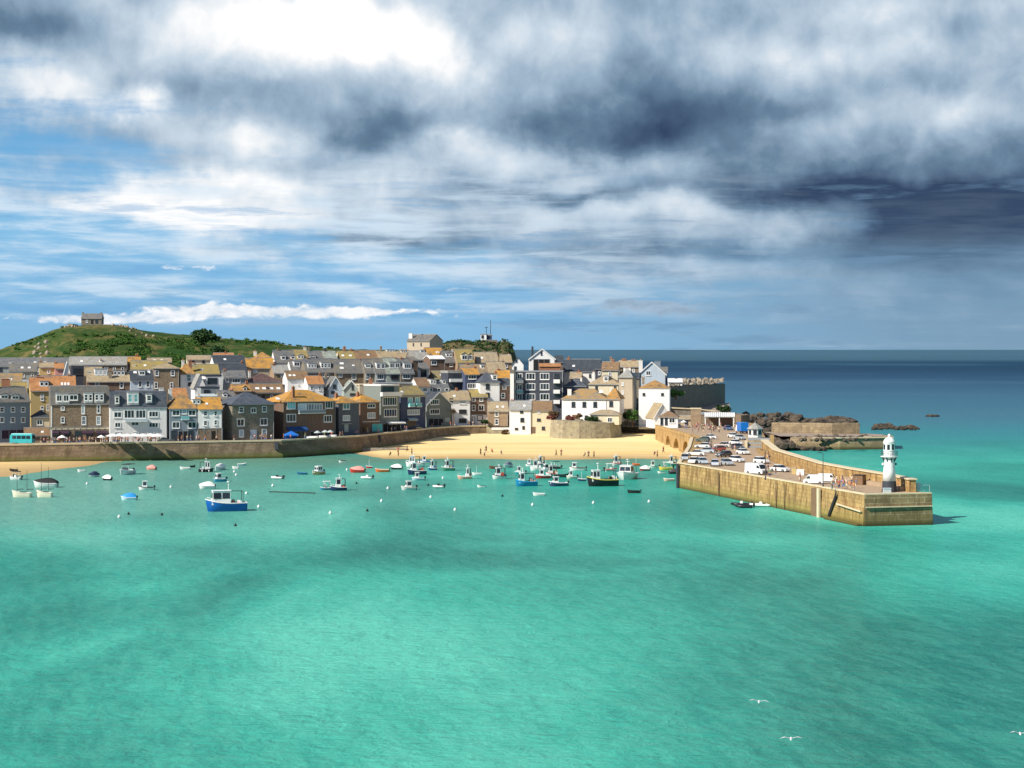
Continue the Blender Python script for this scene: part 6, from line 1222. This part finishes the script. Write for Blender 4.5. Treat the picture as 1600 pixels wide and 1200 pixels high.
# kit on the pier
def boxthing(name, label, cat, px, py, w, d, h, key, hd=0, z=5.3, lid=None, Dd=None):
    p = P(px, py, z) if Dd is None else Vector((xat(px, Dd), Dd, z)); t = thing(name, label, cat, p, R(hd)); MB().box(-w/2, w/2, -d/2, d/2, 0, h, M(key), .03).build('body', t)
    if lid: MB().box(-w/2 - .05, w/2 + .05, -d/2 - .05, d/2 + .05, h + .003, h + .09, M(lid)).build('lid', t)
    return t
boxthing('storage_box', 'pale blue storage box on the deck below the lighthouse', 'box', 1386, 772, 1.3, .8, .95, 'canvas_grey', 0, lid='pale_blue_render')
boxthing('crate_stack', 'brown pot stack against the parapet near the lighthouse', 'crate', 1343, 757, 1.9, 1.6, 1.7, 'wood_brown', -35, lid='rubber_black')
boxthing('fish_box', 'bright white fish box against the parapet', 'box', 1251, 742, 1.5, 1.0, 1.0, 'white_paint', -20, lid='canvas_white')
boxthing('timber_cabinet', 'yellowish timber cabinet by the parapet', 'cabinet', 1241, 741, .9, .8, 1.3, 'yellow_render', -20, lid='wood_pale')
boxthing('storage_box', 'weathered grey box on the wall top at the pier end', 'box', 1435, 766, .7, .6, 1.2, 'white_paint', 0, lid='white_paint')
r_ = MB(); rt = thing('guard_rail', 'thin metal guard rail at the seaward corner of the pier', 'railing', P(1444, 768, 5.3), R(10))
for x in (-1.0, 0, 1.0): MB().tube([(x, 0, 0), (x, 0, 1.1)], .04, M('canvas_grey'), 5).build('post', rt)
MB().tube([(-1.0, 0, 1.1), (1.0, 0, 1.1)], .035, M('canvas_grey'), 5).build('rail', rt)
def lamp_post(label, px, py, h, z=5.3, key='metal_dark', Dd=None, r=.09):
    p = P(px, py, z) if Dd is None else Vector((xat(px, Dd), Dd, z)); t = thing('lamp_post', label, 'lamp post', p, 0, 'lamp posts on the quay')
    MB().tube([(0, 0, 0), (0, 0, h)], [r, r * .6], M(key)).build('pole', t); MB().lathe([(.16, 0), (.14, .5), (.1, .7)], M(key), 8).build('base', t)
    MB().tube([(0, 0, h), (-.5, 0, h + .1)], .04, M(key)).build('arm', t); MB().box(-.95, -.4, -.12, .12, h + .03, h + .17, M(key)).build('lamp_head', t)
lamp_post('tall dark lamp post on the pier opposite the parapet', 1286, 762, 6.2)
lamp_post('dark lamp post on the pier beside the white estate car', 1196, 750, 5.6)
lamp_post('thin lamp post at the end of the quay pavement', 1141, 663, 5.5, Dd=600, r=.08)
lamp_post('dark lamp post on the pier root by the arches', 1112, 700, 4.6)
# kiosk on the wall
kx = xat(1180, 478); k_ = thing('octagonal_kiosk', 'white octagonal lookout kiosk with grey pointed roof above the pier', 'kiosk', (kx, 478, DZ), R(12))
MB().lathe([(2.5, 0), (2.5, 1.3)], M('breakwater_stone'), 8).build('plinth', k_)
kb = MB().lathe([(1.9, 1.303), (1.9, 3.5)], M('white_paint'), 8).build('wall', k_)
for k in range(8):
    a = (k + .5) * math.pi / 4; o = add_window(k_, 1.77 * math.cos(a), 1.77 * math.sin(a), 2.7, .85, 1.0, 'dark', a + math.pi / 2)
kr = MB().lathe([(2.35, 3.5), (2.35, 3.62), (1.1, 4.55), (.12, 5.15)], M('slate_pale'), 8).build('roof', k_); MB().lathe([(.1, 5.1), (.06, 5.6)], M('lead'), 6).build('finial', kr)
st = thing('stone_steps', 'grey stone steps and platform below the octagonal kiosk', 'steps', (xat(1188, 455), 455, DZ), R(-8))
for i in range(5): MB().box(-3.2, 2.4, -4.5 + i * .9, 3.5, i * .42 + (.002 if i else 0), (i + 1) * .42, M('breakwater_stone' if i % 2 else 'lead')).build('step', st)
MB().box(2.4, 3.4, -6.0, 4, 0, 2.9, M('pier_granite')).build('side_wall', st); MB().box(-3.9, -3.2, -5.0, 4, 0, 1.4, M('coping')).build('side_wall', st)
# pergola with striped canopy, tan stack, parasols
pg = thing('canopy_shelter', 'open shelter with white striped roof slats on the quay', 'shelter', (xat(1124, 574), 574, DZ), R(-6))
for x in (-4.5, 0, 4.5): MB().box(x - .15, x + .15, -.15, .15, 0, 2.9, M('white_paint')).build('post', pg)
MB().box(-4.6, 4.6, 3.4, 3.6, 0, 3.9, M('brown_render')).build('back_wall', pg); MB().box(-4.8, 4.8, -.25, -.05, 2.9, 3.15, M('white_paint')).build('beam', pg)
sl = MB()
for i in range(15): x = -4.7 + i * .66; sl.prism([(-.4, 3.18), (3.7, 4.3), (3.7, 4.4), (-.4, 3.28)], x, x + .36, 'x', M('canvas_white'))
sl.build('slatted_roof', pg); MB().prism([(-.4, 3.08), (3.7, 4.2), (3.7, 4.26), (-.4, 3.14)], -4.7, 4.9, 'x', M('canvas_grey')).build('roof_sheet', pg)
ts = thing('stone_lodge', 'tan stone lodge with stepped parapet behind the quay crowd', 'lodge', (xat(1087, 578), 578, DZ), R(-6))
MB().box(-1.6, 1.6, 0, 3, 0, 5.4, M('granite_tan')).build('wall', ts); MB().box(-1.8, 1.8, -.2, 3.2, 5.403, 5.8, M('coping')).build('coping', ts)
H('low wide stone cafe with a pale band and dark doors behind the kiosk', 1060, 1083, 655, 650, 584, S, 'beige_render', 'roof_beige', 6, -6, [(660, 6, 6, 'dark', [1072])], base=4.8)
H('brown stone store behind the striped shelter', 1094, 1134, 648, 645, 592, FL, 'granite_brown', 'lead', 6, -6, base=4.8)
def parasol(label, px, Dd, z, r, key='canvas_white', h=2.3):
    t = thing('parasol', label, 'parasol', (xat(px, Dd), Dd, z), random.uniform(0, 1), 'parasols on the promenade'); MB().tube([(0, 0, 0), (0, 0, h + .1)], .035, M('wood_pale'), 5).build('pole', t)
    MB().lathe([(r, h - .55), (r * .5, h - .18), (.05, h + .1)], M(key), 8).build('canopy', t); MB().lathe([(.25, 0), (.25, .1)], M('metal_dark'), 8).build('base', t)
for i, px in enumerate((176, 187, 199, 211, 223, 235, 246)): parasol('large white square parasol in the row before the white hotel', px, 480.0 + (i % 2) * 1.8, 4.65, 1.95, h=2.7)
parasol('single white parasol before the pub with people beneath', 97, 480, 4.65, 1.25); parasol('white parasol at the east end of the pub terrace', 158, 481, 4.65, 1.25)
for px in (496, 508, 516): parasol('grey white parasol in the shade of the orange roofed harbour house', px, 507 if px < 500 else 511, 4.65, 1.1, 'canvas_grey')
parasol('white parasol on the quay beside the tan lodge', 1068, 566, 5.3, 1.1); parasol('cream parasol in front of the stone cafe', 1062, 570, 5.3, 1.1)
tt = thing('market_tent', 'bright blue gazebo tent before the orange roofed harbour house', 'tent', (xat(455, 503), 503, 4.65), R(20)); tt.scale = (.85, .85, .85)
for x in (-2, 2):
    for y in (-1.3, 1.3): MB().tube([(x, y, 0), (x, y, 1.9)], .05, M('metal_dark'), 5).build('pole', tt)
MB().mesh_part([(-2.2, -1.5, 1.7), (2.2, -1.5, 1.7), (2.2, 1.5, 1.7), (-2.2, 1.5, 1.7), (0, 0, 2.9), (-2.2, -1.5, 1.3), (2.2, -1.5, 1.3), (2.2, 1.5, 1.3), (-2.2, 1.5, 1.3)], [(0, 1, 4), (1, 2, 4), (2, 3, 4), (3, 0, 4), (0, 5, 6, 1), (1, 6, 7, 2), (2, 7, 8, 3), (3, 8, 5, 0)], M('blue_tarp')).build('canopy', tt)
MB().box(-2.1, 2.1, 1.3, 1.38, 0, 1.7, M('blue_tarp')).build('side_sheet', tt)
for lab, px, Dd, hd in (('upturned white dinghy on the quay wall left of its twin', 489, 508, 15), ('second upturned white dinghy on the quay wall by the parasols', 508, 512, 25), ('smallest white dinghy at the end of the upturned row', 521, 516, 30)):
    t = thing('upturned_dinghy', lab, 'boat', (xat(px, Dd), Dd, 4.9), R(hd)); L_ = 3.6 if px < 515 else 2.2; v = []; n = 8
    for i in range(n + 1):
        u = i / n; b = hull_line(u, 1.5); x = -L_/2 + L_ * u; v += [(x, -b, 0), (x, -b * .75, .38), (x, 0, .55), (x, b * .75, .38), (x, b, 0)]
    MB().mesh_part(v, [(i * 5 + j, i * 5 + j + 1, i * 5 + j + 6, i * 5 + j + 5) for i in range(n) for j in range(4)] + [(0, 1, 2, 3, 4)], paint(WH)).build('hull', t, True)
    MB().tube([(-L_/2, 0, .56), (L_ * .42, 0, .5)], .04, M('lead'), 4).build('keel', t)
# benches / cafe tables before the pub
# ------------------------------------------------------------------ people
PM = {}
def skin_mesh(verts, edges, radii, key):
    me = bpy.data.meshes.new('tmp'); me.from_pydata(verts, edges, []); o = bpy.data.objects.new('tmp', me); col.objects.link(o)
    m1 = o.modifiers.new('s', 'SKIN'); m1.use_smooth_shade = True; m2 = o.modifiers.new('d', 'SUBSURF'); m2.levels = 1; m2.render_levels = 1
    for i, r in enumerate(radii): me.skin_vertices[0].data[i].radius = (r, r) if not isinstance(r, tuple) else r
    me.skin_vertices[0].data[0].use_root = True
    dg = bpy.context.evaluated_depsgraph_get(); out = bpy.data.meshes.new_from_object(o.evaluated_get(dg)); out.name = key
    bpy.data.objects.remove(o); out.materials.clear(); out.materials.append(None); return out
def pose_meshes(pose):
    if pose in PM: return PM[pose]
    st_ = {'stand': .08, 'walk': .26, 'sit': .1}[pose]; hz = .92 if pose != 'sit' else .48
    if pose == 'sit': legs = [(.10, -.42, .50), (.10, -.46, .08), (.10, -.58, .05)], [(-.10, -.42, .50), (-.10, -.46, .08), (-.10, -.58, .05)]
    else: legs = [(.11, -st_ * .6, .50), (.12, -st_ * .7, .08), (.12, -st_ - .10, .04)], [(-.11, st_ * .4, .50), (-.12, st_ * 1.2, .10), (-.12, st_ * 1.1 - .12, .04)]
    d = hz - .92
    arms = [(.21, .0, 1.44 + d), (.27, .05 if pose != 'walk' else .12, 1.16 + d), (.27, -.06 if pose != 'walk' else .02, .93 + d)], [(-.21, 0, 1.44 + d), (-.27, .02 if pose != 'walk' else -.10, 1.16 + d), (-.25, -.12 if pose != 'walk' else -.25, .96 + d)]
    V = [(0, 0, hz), (0, .01, 1.15 + d), (0, .0, 1.42 + d), (0, 0, 1.52 + d), (0, -.02, 1.64 + d), (0, -.01, 1.74 + d)]; Rr = [.14, .13, .15, .055, .095, .07]; E = [(0, 1), (1, 2), (2, 3), (3, 4), (4, 5)]
    for leg in legs:
        a = len(V); V += leg; Rr += [.075, .05, .045]; E += [(0, a), (a, a + 1), (a + 1, a + 2)]
    for arm in arms:
        a = len(V); V += arm; Rr += [.06, .042, .035]; E += [(2, a), (a, a + 1), (a + 1, a + 2)]
    body = skin_mesh(V, E, Rr, 'person')
    TV = [(0, 0, hz + .05), (0, .01, 1.15 + d), (0, 0, 1.42 + d)]; TR = [.165, .155, .17]; TE = [(0, 1), (1, 2)]
    for arm in arms:
        a = len(TV); mid_ = tuple((Vector(arm[0]) * .35 + Vector(arm[1]) * .65)); TV += [arm[0], mid_]; TR += [.08, .065]; TE += [(2, a), (a, a + 1)]
    shirt = skin_mesh(TV, TE, TR, 'shirt')
    LV = [(0, 0, hz)]; LR = [.165]; LE = []
    for leg in legs:
        a = len(LV); k = Vector(leg[0]) * .4 + Vector(leg[1]) * .6; LV += [leg[0], tuple(k)]; LR += [.092, .07]; LE += [(0, a), (a, a + 1)]
    trous = skin_mesh(LV, LE, LR, 'trousers')
    hair = MB().lathe([(.04, 1.66 + d), (.105, 1.68 + d), (.10, 1.76 + d), (.03, 1.81 + d)], M('wood_brown'), 8).mesh('hair'); PM[pose] = (body, shirt, trous, hair); return PM[pose]
plain('skin', (.36, .20, .13), .7, .08)
def person(label, x, y, z, rz, pose, shirt, trous, group, hair='wood_brown', sc_=1.0):
    b, s1, t1, h1 = pose_meshes(pose)
    o = link('person', b, None, (x, y, z)); o.rotation_euler = (0, 0, rz); o.scale = (sc_,) * 3; tag(o, label, 'person', group)
    for nm, me, mt in (('shirt', s1, paint(shirt, .8)), ('trousers', t1, paint(trous, .8)), ('hair', h1, M(hair))):
        c = link(nm, me, o)
        c.material_slots[0].link = 'OBJECT'; c.material_slots[0].material = mt
    o.material_slots[0].link = 'OBJECT'; o.material_slots[0].material = M('skin'); return o
CL = {'white': (.8, .8, .78), 'red': (.55, .05, .04), 'navy': (.03, .05, .15), 'black': (.03, .03, .03), 'pink': (.75, .35, .35), 'blue': (.08, .25, .55), 'orange': (.75, .28, .08), 'grey': (.35, .35, .36), 'cream': (.75, .65, .48), 'green': (.08, .30, .12), 'maroon': (.2, .03, .06)}
rp = random.Random(42)
TR = ['black', 'navy', 'grey', 'cream', 'blue']
def at_beach(px, py):
    D = dist(py, .5)
    for _ in range(4): D = dist(py, beach_z(px, D))
    return xat(px, D), D, beach_z(px, D)
beach = [(610, 712.5, 'black', 'crouching low', 'sit'), (622, 708, 'red', 'holding a red bag', 'stand'), (622.5, 713, 'maroon', 'closest to the water west group', 'stand'), (636, 706, 'navy', 'bending forward', 'walk'), (643.5, 710, 'black', 'standing apart from the west group', 'stand'),
         (751, 711, 'black', 'west of the middle pair', 'stand'), (757, 713.5, 'white', 'walking toward the sea', 'walk'), (759.5, 706.5, 'navy', 'carrying a towel', 'walk'), (768.5, 707.5, 'red', 'sitting by the middle group', 'sit'), (783, 710, 'grey', 'sitting alone on the sand', 'sit'),
         (869, 713, 'black', 'stooping near the waterline', 'walk'), (877, 712.5, 'maroon', 'beside the stooping one', 'stand'), (919.5, 715, 'navy', 'first of the tall dark pair', 'stand'), (928, 715, 'black', 'second of the tall dark pair', 'stand'), (914, 713.5, 'grey', 'sitting next to the dark pair', 'sit'),
         (1023, 711.5, 'navy', 'sitting near the pier root', 'sit'), (1027, 714.5, 'black', 'standing near the pier root', 'stand'), (1036.5, 708, 'maroon', 'walking by the arches', 'walk')]
for px, py, c, how, pose in beach:
    x, y, z = at_beach(px, py); person('person in %s top on the beach, %s' % (c, how), x, y, z - .02, rp.uniform(0, 6), pose, CL[c], CL['black'], 'people on the beach', sc_=1.12 if pose != 'sit' else 1.0)
def crowd(spots, where, group, n, z, zone):
    for i in range(n):
        px, D = zone(i); c = rp.choice(list(CL)); t = rp.choice(TR)
        person('person in %s top and %s trousers %s' % (c, t, where), xat(px, D), D, z, rp.uniform(0, 6.28), rp.choice(['stand', 'walk', 'walk', 'stand']), CL[c], CL[t], group, rp.choice(['wood_brown', 'rubber_black', 'wood_pale']))
crowd(0, 'on the promenade before the granite pub', 'people on the promenade', 38, 4.65, lambda i: ((lambda p: (p, table(DW, p) + rp.uniform(2.5, 7)))(rp.uniform(56, 172))))
crowd(0, 'under the white parasols of the hotel', 'people on the promenade', 24, 4.65, lambda i: ((lambda p: (p, table(DW, p) + rp.uniform(2, 5)))(rp.uniform(174, 250))))
crowd(0, 'strolling past the shops west of the granite house', 'people on the promenade', 20, 4.65, lambda i: ((lambda p: (p, table(DW, p) + rp.uniform(2, 7)))(rp.uniform(270, 440))))
crowd(0, 'strolling past the shaded shops by the quay wall', 'people on the promenade', 26, 4.65, lambda i: ((lambda p: (p, table(DW, p) + rp.uniform(1.5, 4)))(rp.uniform(440, 750))))
pts_ = [(1197, 742), (1203, 746), (1200, 738), (1212, 744), (1250, 752), (1302, 760), (1307, 757), (1311, 764), (1318, 763), (1323, 762), (1328, 766), (1334, 768), (1338, 763), (1404, 765), (1408, 763), (1414, 767), (1300, 766), (1194, 720), (1200, 716), (1202, 722), (1120, 708), (1109, 702), (1148, 706), (1316, 756), (1331, 757)]
def pz(i): px, py = pts_[i % len(pts_)]; return px, dist(py, 5.3)
crowd(0, 'on the pier among the parked vans', 'people on the pier', len(pts_), 5.29, pz)
crowd(0, 'on the quay near the striped shelter', 'people on the quay', 34, 5.27, lambda i: (rp.uniform(1062, 1140), rp.uniform(530, 572)))
# ------------------------------------------------------------------ plants
def leafmat(key, c, c2):
    m = bpy.data.materials.new(key); nb = NB(nodes_of(m)); oc = nb.n('ShaderNodeNewGeometry').outputs['Position']
    finish(nb, nb.mix(nb.rng(nb.noise(oc, .8, 4, .7), .3, .7), c4(c), c4(c2)), .8, spec=.15); MATS[key] = m
leafmat('leaf_dark', (.022, .05, .018), (.05, .10, .03)); leafmat('leaf_green', (.06, .16, .03), (.13, .24, .06)); leafmat('leaf_brown', (.10, .06, .03), (.17, .11, .05)); leafmat('leaf_flower', (.30, .06, .07), (.14, .10, .05)); leafmat('leaf_gorse', (.03, .09, .015), (.08, .15, .03))
def leaves(mb, c, r, n, sz, key, rnd, flat=1.0):
    for _ in range(n):
        d = Vector((rnd.gauss(0, 1), rnd.gauss(0, 1), rnd.gauss(0, 1))).normalized() * (rnd.random() ** .4); p = Vector(c) + Vector((d.x * r, d.y * r, d.z * r * flat))
        a = Vector((rnd.gauss(0, 1), rnd.gauss(0, 1), rnd.gauss(0, 1))).normalized(); b = a.orthogonal().normalized(); s_ = sz * rnd.uniform(.6, 1.4)
        mb.face([p - a * s_, p + b * s_ * .7, p + a * s_, p - b * s_ * .7], M(key))
def tree(label, px, D, zb, h, r, key, seed, name='tree', cat='tree', nb_=9, n=130, leaf=.35, flat=.8):
    rnd = random.Random(seed); t = thing(name, label, cat, (xat(px, D), D, zb)); tr = MB(); tr.tube([(0, 0, -.5), (.1, 0, h * .3), (.0, .1, h * .7)], [r * .12 + .08, r * .09 + .05, .05], M('wood_brown'))
    cr = MB()
    for k in range(nb_):
        a = rnd.uniform(0, 6.28); q = r * .62 * math.sqrt(rnd.random()); c = (q * math.cos(a) * 1.25, q * math.sin(a), h * rnd.uniform(.45, .9)); leaves(cr, c, r * rnd.uniform(.32, .52), n, leaf, key, rnd, flat)
        if name == 'tree': tr.tube([(0, 0, h * .3), c], [.08, .03], M('wood_brown'), 5)
    tr.build('trunk' if name == 'tree' else 'stem', t); cr.build('crown' if name == 'tree' else 'foliage', t); return t
for lab, px, D, h, r, sd in (('tallest dark windswept tree on the hill crest', 322, 985, 4.4, 4.2, 1), ('dark round tree on the west side of the hill crest clump', 309, 975, 4.0, 3.6, 2), ('dark tree spreading east below the hill crest tree', 334, 965, 4.0, 3.8, 3), ('broad dark tree lower on the hillside', 318, 925, 7, 6.5, 4), ('mid green tree just above the brown hipped warehouse', 345, 905, 6, 5, 5)):
    tree(lab, px, D, hill_z(px, D) - .6, h, r, 'leaf_dark', sd, leaf=.55)
tree('dark shrub beside a skyline chimney on the slate roofs', 436, 655, 12 + 9.5, 7, 2.0, 'leaf_dark', 8, leaf=.3)
tree('bright green shrub beside the slipway', 988, 588, 5.0, 5.2, 2.2, 'leaf_green', 9, 'shrub', 'shrub', leaf=.25)
tree('dull green shrub in the alley above the slipway', 980, 592, 5.5, 3.6, 2.0, 'leaf_dark', 10, 'shrub', 'shrub', leaf=.25)
tree('bushy shrub with russet leaves beside the cream beach cottage', 866, 581, 7.2, 2.6, 2.1, 'leaf_brown', 11, 'shrub', 'shrub', leaf=.2)
tree('red flowering shrub at the west end of the inn terrace', 862, 577, 7.0, 1.6, 1.7, 'leaf_flower', 12, 'shrub', 'shrub', leaf=.2)
tree('dark shrub against the white inn front door', 905, 579, 7.0, 2.2, 1.3, 'leaf_brown', 13, 'shrub', 'shrub', leaf=.2)
tree('low green shrub on the terrace below the porch wing', 925, 574.5, 6.8, 1.3, 2.2, 'leaf_dark', 14, 'shrub', 'shrub', leaf=.2)
tree('low russet shrub in the middle of the inn terrace', 888, 576, 7.0, 1.2, 2.0, 'leaf_flower', 15, 'shrub', 'shrub', leaf=.2)
tree('green shrub hanging below the white low house on the bastion', 1056, 641, 12.5, 3.0, 2.8, 'leaf_green', 16, 'shrub', 'shrub', leaf=.3)
tree('round dark bush on the edge above the sea by the lamp post', 1131, 604, 7.5, 3.6, 2.4, 'leaf_dark', 17, 'shrub', 'shrub', leaf=.3)
tree('ivy clad shrub at the foot of the tan cottage', 788, 588, 1.2, 2.4, 1.3, 'leaf_brown', 18, 'shrub', 'shrub', leaf=.2)
tree('dark shrub at the corner where the sea wall meets the beach', 758, 593.5, 4.8, 2.0, 1.2, 'leaf_dark', 19, 'shrub', 'shrub', leaf=.2)
pt = thing('palm_tree', 'brown crowned cabbage palm beside the grey green gable house', 'tree', (xat(708, 589), 589, 4.6)); rnd = random.Random(5)
MB().tube([(0, 0, -.3), (.1, 0, 2.2), (.0, 0, 4.4)], [.22, .17, .14], M('wood_brown')).build('trunk', pt); cr = MB()
for _ in range(340):
    a = rnd.uniform(0, 6.28); e = rnd.uniform(-.7, 1.3); c0 = Vector((rnd.uniform(-.9, .9), rnd.uniform(-.5, .5), 4.7 + rnd.uniform(-.3, .9))); d = Vector((math.cos(a) * math.cos(e), math.sin(a) * math.cos(e), math.sin(e))); l_ = rnd.uniform(.6, 1.2); s_ = d.cross(Vector((0, 0, 1))).normalized() * .06
    cr.face([c0 - s_, c0 + s_, c0 + d * l_ - Vector((0, 0, .12))], M('leaf_brown' if rnd.random() < .75 else 'leaf_dark'))
cr.build('crown', pt)
def gorse():
    rnd = random.Random(21); mb = MB()
    areas = [(220, 65, 880, 930, 420, 2.2), (165, 45, 900, 940, 260, 1.9), (280, 40, 900, 950, 120, 2.0), (370, 70, 950, 995, 90, 1.6), (110, 25, 880, 900, 40, 1.6), (470, 60, 985, 1000, 50, 1.2), (60, 40, 940, 985, 40, 1.2)]
    for px, w_, d0, d1, n, r in areas:
        for _ in range(n):
            p = px + rnd.uniform(-w_, w_); D = rnd.uniform(d0, d1)
            if mnoise.noise(Vector((p * .03, D * .05, 2))) < -.12: continue
            leaves(mb, (xat(p, D), D, hill_z(p, D) + .5), r * rnd.uniform(.6, 1.3), 44, .34, 'leaf_gorse', rnd, .5)
    tag(mb.build('gorse'), 'dark green gorse and bramble cover on the hillside', kind='stuff')
    mb = MB()
    for _ in range(260):
        p = rnd.uniform(690, 800); D = rnd.uniform(770, 825)
        leaves(mb, (xat(p, D), D, head_z(p, D) + .2), rnd.uniform(.8, 1.6), 16, .4, 'leaf_dark', rnd, .5)
    tag(mb.build('scrub'), 'dark scrub covering the rocky headland', kind='stuff')
gorse()
# gulls
def gull(label, px, py, D, s, roll):
    z = zat(py, D); g = thing('gull', label, 'bird', (xat(px, D), D, z), R(15)); v = []
    MB().tube([(-.32, 0, 0), (-.15, 0, .02), (.08, 0, .03), (.24, 0, .04), (.33, 0, .03), (.40, 0, .02)], [.02, .07, .09, .055, .05, .012], M('white_paint'), 8).build('body', g, True)
    for sg in (-1, 1): MB().face([(.12, 0, .05), (-.10, 0, .05), (-.14, sg * .35, .15 + roll * sg), (-.18, sg * .72, .08 + roll * sg * 2), (.02, sg * .42, .17 + roll * sg)], M('canvas_grey')).build('wing', g)
    g.scale = (s,) * 3; g.rotation_euler = (0, 0, R(80))
gull('white gull gliding low over the green water', 1186, 1097, 120, 1.0, .02); gull('lower white gull skimming the green water', 1236, 1155, 110, 1.0, -.02); gull('white gull at the edge of the view over the water', 1594, 1147, 120, 1.0, .02)
gull('white gull high against the storm cloud', 1383, 134, 260, 1.0, .03)
